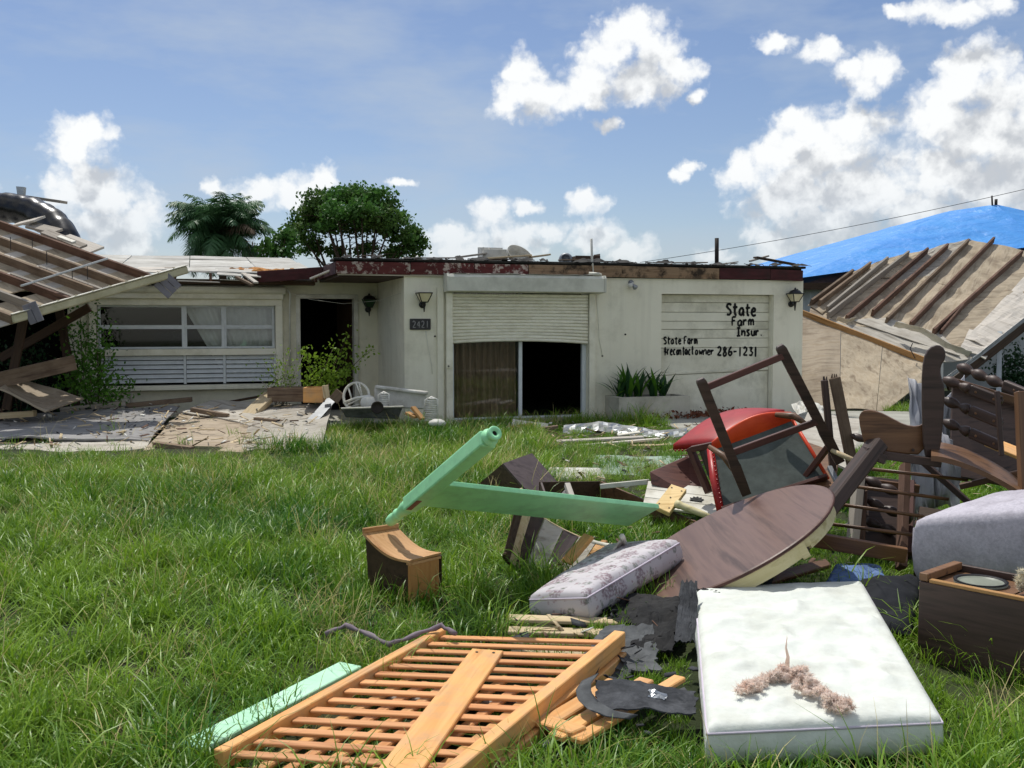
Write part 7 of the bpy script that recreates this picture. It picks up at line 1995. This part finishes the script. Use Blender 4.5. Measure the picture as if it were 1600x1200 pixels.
# turned spindles
def spindle(x0, y0, x1, y1, Y0_, Y1_, r, parent, blocks=True):
    a, b = px(x0, y0, Y0_), px(x1, y1, Y1_); d = b - a; L = d.length; m = frame(a, d)
    prof = []
    n = 60
    for i in range(n + 1):
        u = i / n; s = u * L / .062
        k = abs(math.sin(s * math.pi * .5)); rr0 = r * (.45 + .6 * k)
        if blocks and u > .44: rr0 = r * .5
        prof.append((max(.004, rr0), u * L))
    o = MB().lathe(prof, 12, Matrix.Rotation(rad(90), 4, 'Y')).build('spindle', MT['dark_wood'], parent, smooth=True); o.matrix_basis = TM[parent.name].inverted() @ m
    if blocks:
        o2 = MB().box((L * .72, 0, 0), (L * .52, r * 1.2, r * 2.0)).build('spindle_block', MT['dark_wood'], o, bevel=.014, segs=3)
        for q_ in (.58, .88):
            MB().lathe([(0, .005), (.008, .003), (.01, 0)], 8, Matrix.Translation((L * q_, -r * .6, 0)) @ Matrix.Rotation(rad(90), 4, 'X')).build('wood_plug', MT['seat_wood'], o)
    return o
sp = thing('spindle_back', 'dark turned spindle chair back with blocks and plugs, leaning at the right picture edge', 'chair back', gp(1540, 860))
spindle(1497, 572, 1660, 640, 7.3, 6.6, .040, sp)
spindle(1474, 592, 1566, 628, 7.2, 6.9, .038, sp)
spindle(1474, 624, 1566, 662, 7.2, 6.9, .038, sp)
spindle(1474, 658, 1566, 698, 7.2, 6.9, .038, sp)
board('thin_post', px(1558, 611, 6.82), px(1565, 712, 6.75), .03, .028, MT['dark_wood'], sp, up=(0, -1, 0))
board('side_post', px(1593, 612, 6.6), px(1600, 770, 6.45), .05, .06, MT['seat_wood'], sp, up=(0, -1, 0))
spindle(1330, 680, 1420, 712, 7.9, 7.6, .03, sp, False)
tag(board('brown_board', px(1540, 655, 8.2), px(1640, 690, 8.0), .3, .03, MT['red_brown'], up=(0, -1, .3)), 'reddish brown board behind the spindle chair back', 'board')
tag(board('orange_board', px(1545, 690, 7.5), px(1625, 722, 7.2), .12, .03, MT['orange_wood'], up=(0, -.6, 1)), 'orange brown board under the spindle chair back', 'board')

# ---- ladder-like chair side with thin rods, under the settee
t = thing('rod_chair_side', 'brown chair side with four thin rods under the tipped settee', 'chair', gp(1350, 890))
rods = (((1362, 733), (1512, 750)), ((1334, 760), (1482, 780)), ((1312, 788), (1444, 807)), ((1292, 818), (1430, 836)))
for k, (a, b) in enumerate(rods):
    MB().tube([px(*a, 6.85 - .08 * k), px(*b, 6.75 - .08 * k)], .012, 8).build('rod', MT['seat_wood'], t, world=True, smooth=True)
board('bottom_board', px(1268, 842, 6.45), px(1416, 868, 6.35), .035, .10, MT['seat_wood'], t, up=(0, -.2, 1))
board('upright', px(1414, 726, 7.1), px(1408, 888, 6.5), .05, .075, MT['lumber_red'], t, up=(0, -1, 0))
board('upright', px(1342, 745, 7.2), px(1332, 848, 6.9), .06, .09, MT['weathered'], t, up=(0, -1, 0))
sp2 = thing('spindle_back', 'dark turned spindles seen through the thin chair rods', 'chair back', gp(1370, 880))
for (x0, y0, x1, y1) in ((1352, 748, 1420, 778), (1356, 782, 1424, 812), (1350, 812, 1414, 838)): spindle(x0, y0, x1, y1, 7.2, 7.0, .036, sp2, False)
board('end_post', px(1346, 742, 7.25), px(1340, 826, 7.1), .05, .06, MT['dark_wood'], sp2, up=(0, -1, 0))

# ---- dark furniture added behind and under to fill the heap's dark gaps
def slab_thing(name, label, cat, P, th, mat, parts=()):
    P = [px(*p) for p in P]; t = thing(name, label, cat, V((sum(p.x for p in P) / len(P), sum(p.y for p in P) / len(P), 0)))
    nn = (P[1] - P[0]).cross(P[-1] - P[0]).normalized()
    if nn.y < 0: nn = -nn
    MB().prism(P, nn * th).build('panel', MT[mat], t, world=True, bevel=.006)
    for k, (a, b, w, h, mt) in enumerate(parts):
        board('leg' if k else 'rail', px(*a), px(*b), w, h, MT[mt], t)
    return t
slab_thing('dark_chair_seat', 'dark wooden chair seat standing on edge behind the thin rods', 'chair', [(1346, 742, 7.45), (1432, 752, 7.4), (1428, 872, 6.95), (1340, 850, 7.05)], .035, 'dark_wood', (((1340, 752, 7.4), (1436, 764, 7.35), .04, .06, 'brown_wood'), ((1352, 745, 7.35), (1346, 850, 6.95), .045, .045, 'brown_wood'), ((1424, 752, 7.3), (1420, 866, 6.9), .045, .045, 'red_brown')))
slab_thing('dark_filler_board', 'large dark wooden headboard added behind the spindle chair back to darken its gaps', 'backboard', [(1488, 598, 8.2), (1660, 652, 7.9), (1660, 775, 7.6), (1484, 742, 7.9)], .04, 'dark_wood', (((1486, 596, 8.15), (1662, 650, 7.85), .06, .07, 'brown_wood'),))  # added dark panel, stands for the black gaps between the spindles
slab_thing('brown_table_leaf', 'brown table leaf wedged upright between the red chair and the settee leg', 'table leaf', [(1262, 690, 8.3), (1312, 708, 8.1), (1300, 800, 7.4), (1256, 775, 7.6)], .03, 'seat_wood')
slab_thing('dark_crate', 'dark wooden crate lying under the tipped settee', 'crate', [(1436, 790, 6.9), (1500, 800, 6.8), (1496, 872, 6.45), (1432, 866, 6.5)], .20, 'chocolate')
slab_thing('fallen_shelf', 'narrow brown shelf board lying under the raised edge of the round table', 'shelf', [(1180, 900, 6.3), (1290, 872, 6.6), (1300, 882, 6.5), (1190, 914, 6.2)], .03, 'brown_wood')
for k, (x0, y0, x1, y1, Y, w, mt, lb) in enumerate(((1240, 770, 1300, 690, 7.9, .07, 'red_brown', 'dark red chair leg leaning between the red chair and the round table'), (1500, 760, 1610, 735, 7.0, .06, 'brown_wood', 'brown rail lying on the grey seat cushion'),
        (1275, 800, 1345, 735, 7.6, .05, 'dark_wood', 'thin dark chair leg behind the heavy settee leg'), (1440, 720, 1530, 800, 7.3, .06, 'dark_wood', 'dark sloping rail behind the grey seat cushion'))):
    tag(board('chair_part_bar' if 0 else 'broken_bar', px(x0, y0, Y), px(x1, y1, Y - .2), w, .04, MT[mt]), lb, 'bar', 'broken bars in the furniture heap')

# ================================================================== LAWN
def tuft(seed, n, hmin, hmax, spread, wid, lean, curl, mat, head=False):
    rng = np.random.default_rng(seed); Vv, Ff = [], []
    seg = 4
    for b in range(n):
        r_ = spread * math.sqrt(rng.uniform()); a = rng.uniform(0, 6.283); p = np.array((r_ * math.cos(a), r_ * math.sin(a), -.01))
        az = rng.uniform(0, 6.283); d = np.array((math.cos(az), math.sin(az), 0)); s = np.array((-d[1], d[0], 0))
        h = rng.uniform(hmin, hmax); w = wid * rng.uniform(.7, 1.3); ang = rng.uniform(0, lean); cu = rng.uniform(.2, 1) * curl
        tw = rng.uniform(-.6, .6)
        o = len(Vv)
        for i in range(seg + 1):
            u = i / seg; ww = w * (1 - u ** 2.2) * (.75 + .5 * u)
            s2 = s * math.cos(tw * u) + d * math.sin(tw * u)
            Vv += [p - s2 * max(ww, .0004), p + s2 * max(ww, .0004)]
            p = p + (d * math.sin(ang) + np.array((0, 0, math.cos(ang)))) * h / seg; ang += cu / seg * (0.5 + u * 1.3)
        for i in range(seg): Ff.append((o + 2 * i, o + 2 * i + 1, o + 2 * i + 3, o + 2 * i + 2))
    me = bpy.data.meshes.new('grass_tuft'); me.from_pydata([tuple(v) for v in Vv], [], Ff); me.update(); me.materials.append(MT[mat])
    for q_ in me.polygons: q_.use_smooth = True
    return bpy.data.objects.new('grass_tuft_%02d' % seed, me)
gcol = bpy.data.collections.new('grass_tufts')
specs = [tuft(0, 36, .10, .26, .12, .0040, .7, 1.6, 'grass_blade'), tuft(1, 36, .12, .30, .13, .0044, .9, 1.9, 'grass_blade'), tuft(2, 32, .14, .36, .14, .0047, 1.0, 2.2, 'grass_blade'), tuft(3, 40, .08, .22, .12, .0040, 1.1, 1.5, 'grass_blade'),
         tuft(4, 30, .18, .46, .14, .0047, .9, 2.7, 'grass_blade'), tuft(5, 36, .10, .30, .13, .0044, 1.3, 2.0, 'grass_blade'),
         tuft(6, 9, .22, .54, .12, .0026, .6, 1.8, 'grass_dry'), tuft(7, 14, .15, .40, .14, .0032, 1.3, 1.6, 'grass_dry'), tuft(8, 54, .05, .15, .13, .0038, .9, 1.2, 'grass_blade')]
for o in specs: gcol.objects.link(o)

def inpoly(x, y, poly):
    x = np.asarray(x); y = np.asarray(y); ins = np.zeros(x.shape, bool); n = len(poly); j = n - 1
    for i in range(n):
        xi, yi = poly[i]; xj, yj = poly[j]
        c = ((yi > y) != (yj > y)) & (x < (xj - xi) * (y - yi) / ((yj - yi) or 1e-9) + xi); ins ^= c; j = i
    return ins
def P2(*pts): return [(p.x, p.y) for p in pts]
excl = [
 P2(gp(1108, 1150, .1), gp(1470, 1140, .1), px(1340, 925, 5.75), px(1092, 935, 5.6)),                       # mattress
 P2(TLc.xy.to_3d(), (m @ V((1.0, 0, 0))) , (m @ V((1.0, .4, 0))), (m @ V((0, .4, 0)))),                       # (replaced below)
 DRIVE,
 P2(hp(-9.5, 1.9), hp(-9.5, 9), hp(7.7, 9), hp(7.7, -.05), hp(.0, -.05), hp(0, 1.9)),                        # house
 P2(hp(-2.3, -.1), hp(-2.3, 2.5), hp(0, 2.5), hp(0, -.1)),                                                     # porch
 P2(hp(3.5, -.75), hp(3.5, 0), hp(7.7, 0), hp(7.7, -.75)),
 P2(px(826, 945, 5.72), px(920, 955, 5.5), px(1080, 870, 6.3), px(960, 850, 6.75)),
]
excl.pop(1)
short = [P2(FLc, FRc, NRc, NLc), P2(gp(790, 955), gp(1095, 955), gp(1100, 1130), gp(1050, 1150), gp(820, 1215), gp(780, 1150)), P2(gp(1250, 860), gp(1600, 830), gp(1600, 1000), gp(1350, 930)), P2(gp(990, 830), gp(1290, 770), gp(1300, 930), gp(1060, 945)),
         P2(gp(1080, 700), gp(1600, 680), gp(1600, 860), gp(1100, 860)), P2(gp(840, 830), gp(1110, 840), gp(1110, 760), gp(840, 760)), P2(gp(845, 700), gp(1080, 690), gp(1080, 668), gp(845, 664)), P2(gp(800, 905), gp(960, 905), gp(960, 850), gp(800, 850)), P2(px(567, 900, 6.2), px(640, 950, 5.95), px(700, 930, 6.1), px(625, 880, 6.4))]
field = [P2(V((-12, 12.75, 0)), px(300, 722, 12.7), px(480, 705, 13.4), px(528, 640, 16.9), V((-12, 18, 0)))]
pts_xy, sc_, id_ = [], [], []
rg = np.random.default_rng(99)
def scatter(x0, x1, y0, y1, dens, hs, keep_view=True):
    n = int((x1 - x0) * (y1 - y0) * dens); x = rg.uniform(x0, x1, n); y = rg.uniform(y0, y1, n)
    k = np.ones(n, bool)
    if keep_view: k &= np.abs(x) < y * .56 + .9
    for p in excl: k &= ~inpoly(x, y, p)
    for ax_, ay_ in ((.06, 0), (-.06, 0), (0, .07), (0, -.05)): k &= ~inpoly(x + ax_, y + ay_, excl[0])
    inf = np.zeros(n, bool)
    jx = np.array([mnoise.noise(V((a * 1.7, b * 1.7, 5.0))) for a, b in zip(x, y)]) * .9
    for p in field: inf |= inpoly(x + jx * .6, y - .15 + jx * .6, p)
    k &= ~(inf & (rg.uniform(size=n) > .03))
    x, y = x[k], y[k]
    sh_ = np.zeros(len(x), bool)
    for p in short: sh_ |= inpoly(x, y, p)
    ns = np.array([mnoise.noise(V((a * .8, b * .8, 3.0))) for a, b in zip(x, y)])
    n2 = np.array([mnoise.noise(V((a * 2.6, b * 2.6, 9.0))) for a, b in zip(x, y)])
    s = hs * rg.uniform(.7, 1.25, len(x)) * (1 + .45 * ns + .45 * n2)
    s = np.where((n2 < -.25) & (ns < .1), s * .62, s)
    dry = (rg.uniform(size=len(x)) < (.10 + .10 * np.clip((y - 8) / 8, 0, 1) + .12 * np.clip(-ns, 0, 1)))
    i = np.where(dry, rg.integers(6, 8, len(x)), rg.integers(0, 6, len(x)))
    near = np.zeros(len(x), bool)
    for ax_, ay_ in ((.25, 0), (-.25, 0), (0, .3), (0, -.25), (.18, .18), (-.18, -.18), (.18, -.18), (-.18, .18)): near |= inpoly(x + ax_, y + ay_, excl[0])
    s = np.where(near, s * .8, s); i = np.where(near & np.isin(i, (2, 4, 6, 7)), 3, i)
    cl_ = (x > .5) & (x < 3.2) & (y > 9.5) & (y < 15.5); s = np.where(cl_, s * .62, s)
    fr_ = inpoly(x, y, P2(FLc, FRc, NRc, NLc)); s = np.where(fr_, s * .6, s)
    edge = (y > 10.8) & (y < 13.0) & (x < -2.2); s = np.where(edge, s * .62, s)
    i = np.where(sh_, 8, i); s = np.where(sh_, s * .9, s)
    pts_xy.append(np.stack([x, y], 1)); sc_.append(s); id_.append(i)
scatter(-3.6, 3.6, 2.9, 5.2, 130, .72)
scatter(-6, 6, 5.2, 8.5, 100, .76)
scatter(-9, 9.5, 8.5, 12.5, 75, .86)
scatter(-11, 12, 12.5, 17.8, 55, .80)
scatter(7.2, 11, 18.0, 20.5, 60, .6)
xy = np.concatenate(pts_xy); S_ = np.concatenate(sc_); I_ = np.concatenate(id_)
me = bpy.data.meshes.new('grass'); n = len(xy)
me.vertices.add(n); me.vertices.foreach_set('co', np.column_stack([xy, np.zeros(n)]).astype(np.float32).ravel())
at_ = me.attributes.new('scl', 'FLOAT', 'POINT'); at_.data.foreach_set('value', S_.astype(np.float32))
at_ = me.attributes.new('idx', 'INT', 'POINT'); at_.data.foreach_set('value', I_.astype(np.int32))
at_ = me.attributes.new('rot', 'FLOAT_VECTOR', 'POINT')
at_.data.foreach_set('vector', np.column_stack([rg.normal(0, .12, n), rg.normal(0, .12, n), rg.uniform(0, 6.283, n)]).astype(np.float32).ravel())
go_ = bpy.data.objects.new('grass', me); col.objects.link(go_)
tag(go_, 'long unmown lawn grass with dry stalks', 'grass', kind='stuff')
ng = bpy.data.node_groups.new('grass_scatter', 'GeometryNodeTree')
ng.interface.new_socket('Geometry', in_out='INPUT', socket_type='NodeSocketGeometry'); ng.interface.new_socket('Geometry', in_out='OUTPUT', socket_type='NodeSocketGeometry')
N = ng.nodes.new; L = ng.links.new
gi, gout = N('NodeGroupInput'), N('NodeGroupOutput')
ci = N('GeometryNodeCollectionInfo'); ci.inputs['Collection'].default_value = gcol; ci.inputs['Separate Children'].default_value = True; ci.inputs['Reset Children'].default_value = True
ip = N('GeometryNodeInstanceOnPoints'); ip.inputs['Pick Instance'].default_value = True
def na(nm, ty):
    a = N('GeometryNodeInputNamedAttribute'); a.data_type = ty; a.inputs['Name'].default_value = nm; return a.outputs['Attribute']
L(gi.outputs[0], ip.inputs['Points']); L(ci.outputs[0], ip.inputs['Instance']); L(na('idx', 'INT'), ip.inputs['Instance Index'])
L(na('rot', 'FLOAT_VECTOR'), ip.inputs['Rotation']); L(na('scl', 'FLOAT'), ip.inputs['Scale']); L(ip.outputs[0], gout.inputs[0])
md = go_.modifiers.new('scatter', 'NODES'); md.node_group = ng

# ================================================================== LITTER NOBODY COULD COUNT
def litter(name, label, cat, n, areas, size, mat, seed, zz=.02, flat=.35, aspect=5.0):
    r_ = np.random.default_rng(seed); Vv, Ff = [], []
    for i in range(n):
        poly, z0 = areas[r_.integers(len(areas))]
        a, b, c_, d = poly; u, v = r_.uniform(size=2)
        p = np.array(a) * (1 - u) * (1 - v) + np.array(b) * u * (1 - v) + np.array(c_) * u * v + np.array(d) * (1 - u) * v
        p[2] += z0 + abs(r_.normal(0, zz)); L_ = size * r_.uniform(.4, 1.6); w = L_ / aspect * r_.uniform(.6, 1.5)
        az = r_.uniform(0, 6.283); d1 = np.array((math.cos(az), math.sin(az), r_.normal(0, flat))); d1 /= np.linalg.norm(d1); d2 = np.array((-math.sin(az), math.cos(az), r_.normal(0, flat))); d2 /= np.linalg.norm(d2)
        up_ = np.cross(d1, d2) * min(.005, w * .25); o = len(Vv)
        q_ = [p - d1 * L_ / 2 - d2 * w / 2, p + d1 * L_ / 2 - d2 * w * .3, p + d1 * L_ * .46 + d2 * w / 2, p - d1 * L_ * .5 + d2 * w * .4]
        Vv += [k_ for k_ in q_] + [k_ + up_ for k_ in q_]
        Ff += [(o + 3, o + 2, o + 1, o), (o + 4, o + 5, o + 6, o + 7), (o, o + 1, o + 5, o + 4), (o + 1, o + 2, o + 6, o + 5), (o + 2, o + 3, o + 7, o + 6), (o + 3, o, o + 4, o + 7)]
    return tag(np_mesh(name, np.array(Vv), np.array(Ff), MT[mat]), label, cat, kind='stuff')
A_left = ([tuple(px(-40, 700, 13.4)), tuple(px(480, 700, 13.4)), tuple(px(500, 632, 16.9)), tuple(px(-40, 645, 16.4))], .02)
A_gar = ([tuple(gp(800, 705)), tuple(gp(1090, 712)), tuple(gp(1090, 664)), tuple(gp(780, 664))], .03)
A_pile = ([tuple(gp(820, 1010)), tuple(gp(1110, 1010)), tuple(gp(1160, 720)), tuple(gp(860, 720))], .05)
A_right = ([tuple(gp(1150, 900)), tuple(gp(1600, 900)), tuple(gp(1600, 700)), tuple(gp(1200, 700))], .05)
A_roof = ([tuple(hp(-1, .1, 2.77)), tuple(hp(7.4, .1, 2.77)), tuple(hp(7.4, 1.4, 2.77)), tuple(hp(-1, 1.4, 2.77))], 0)
A_bed = ([tuple(gp(780, 1190)), tuple(gp(1090, 1180)), tuple(gp(1090, 960)), tuple(gp(780, 960))], .06)
litter('wood_splinters', 'splinters and broken laths strewn over the yard', 'splinters', 420, [A_left, A_left, A_left, A_gar, A_gar, A_pile, A_right], .15, 'plank_pale', 1, aspect=7)
litter('wood_splinters', 'dark wood splinters strewn through the heap and the roof', 'splinters', 320, [A_left, A_gar, A_pile, A_right, A_roof], .14, 'lumber_red', 2, aspect=6)
litter('paper_scraps', 'torn white scraps of plaster and paper in the debris', 'scraps', 200, [A_left, A_gar, A_pile, A_right, A_roof], .06, 'white_plastic', 3, aspect=1.6, flat=.6)
litter('shingle_bits', 'broken bits of dark shingle lying about', 'shingles', 200, [A_left, A_left, A_pile, A_right, A_roof, A_bed], .07, 'shingle', 4, aspect=1.7)
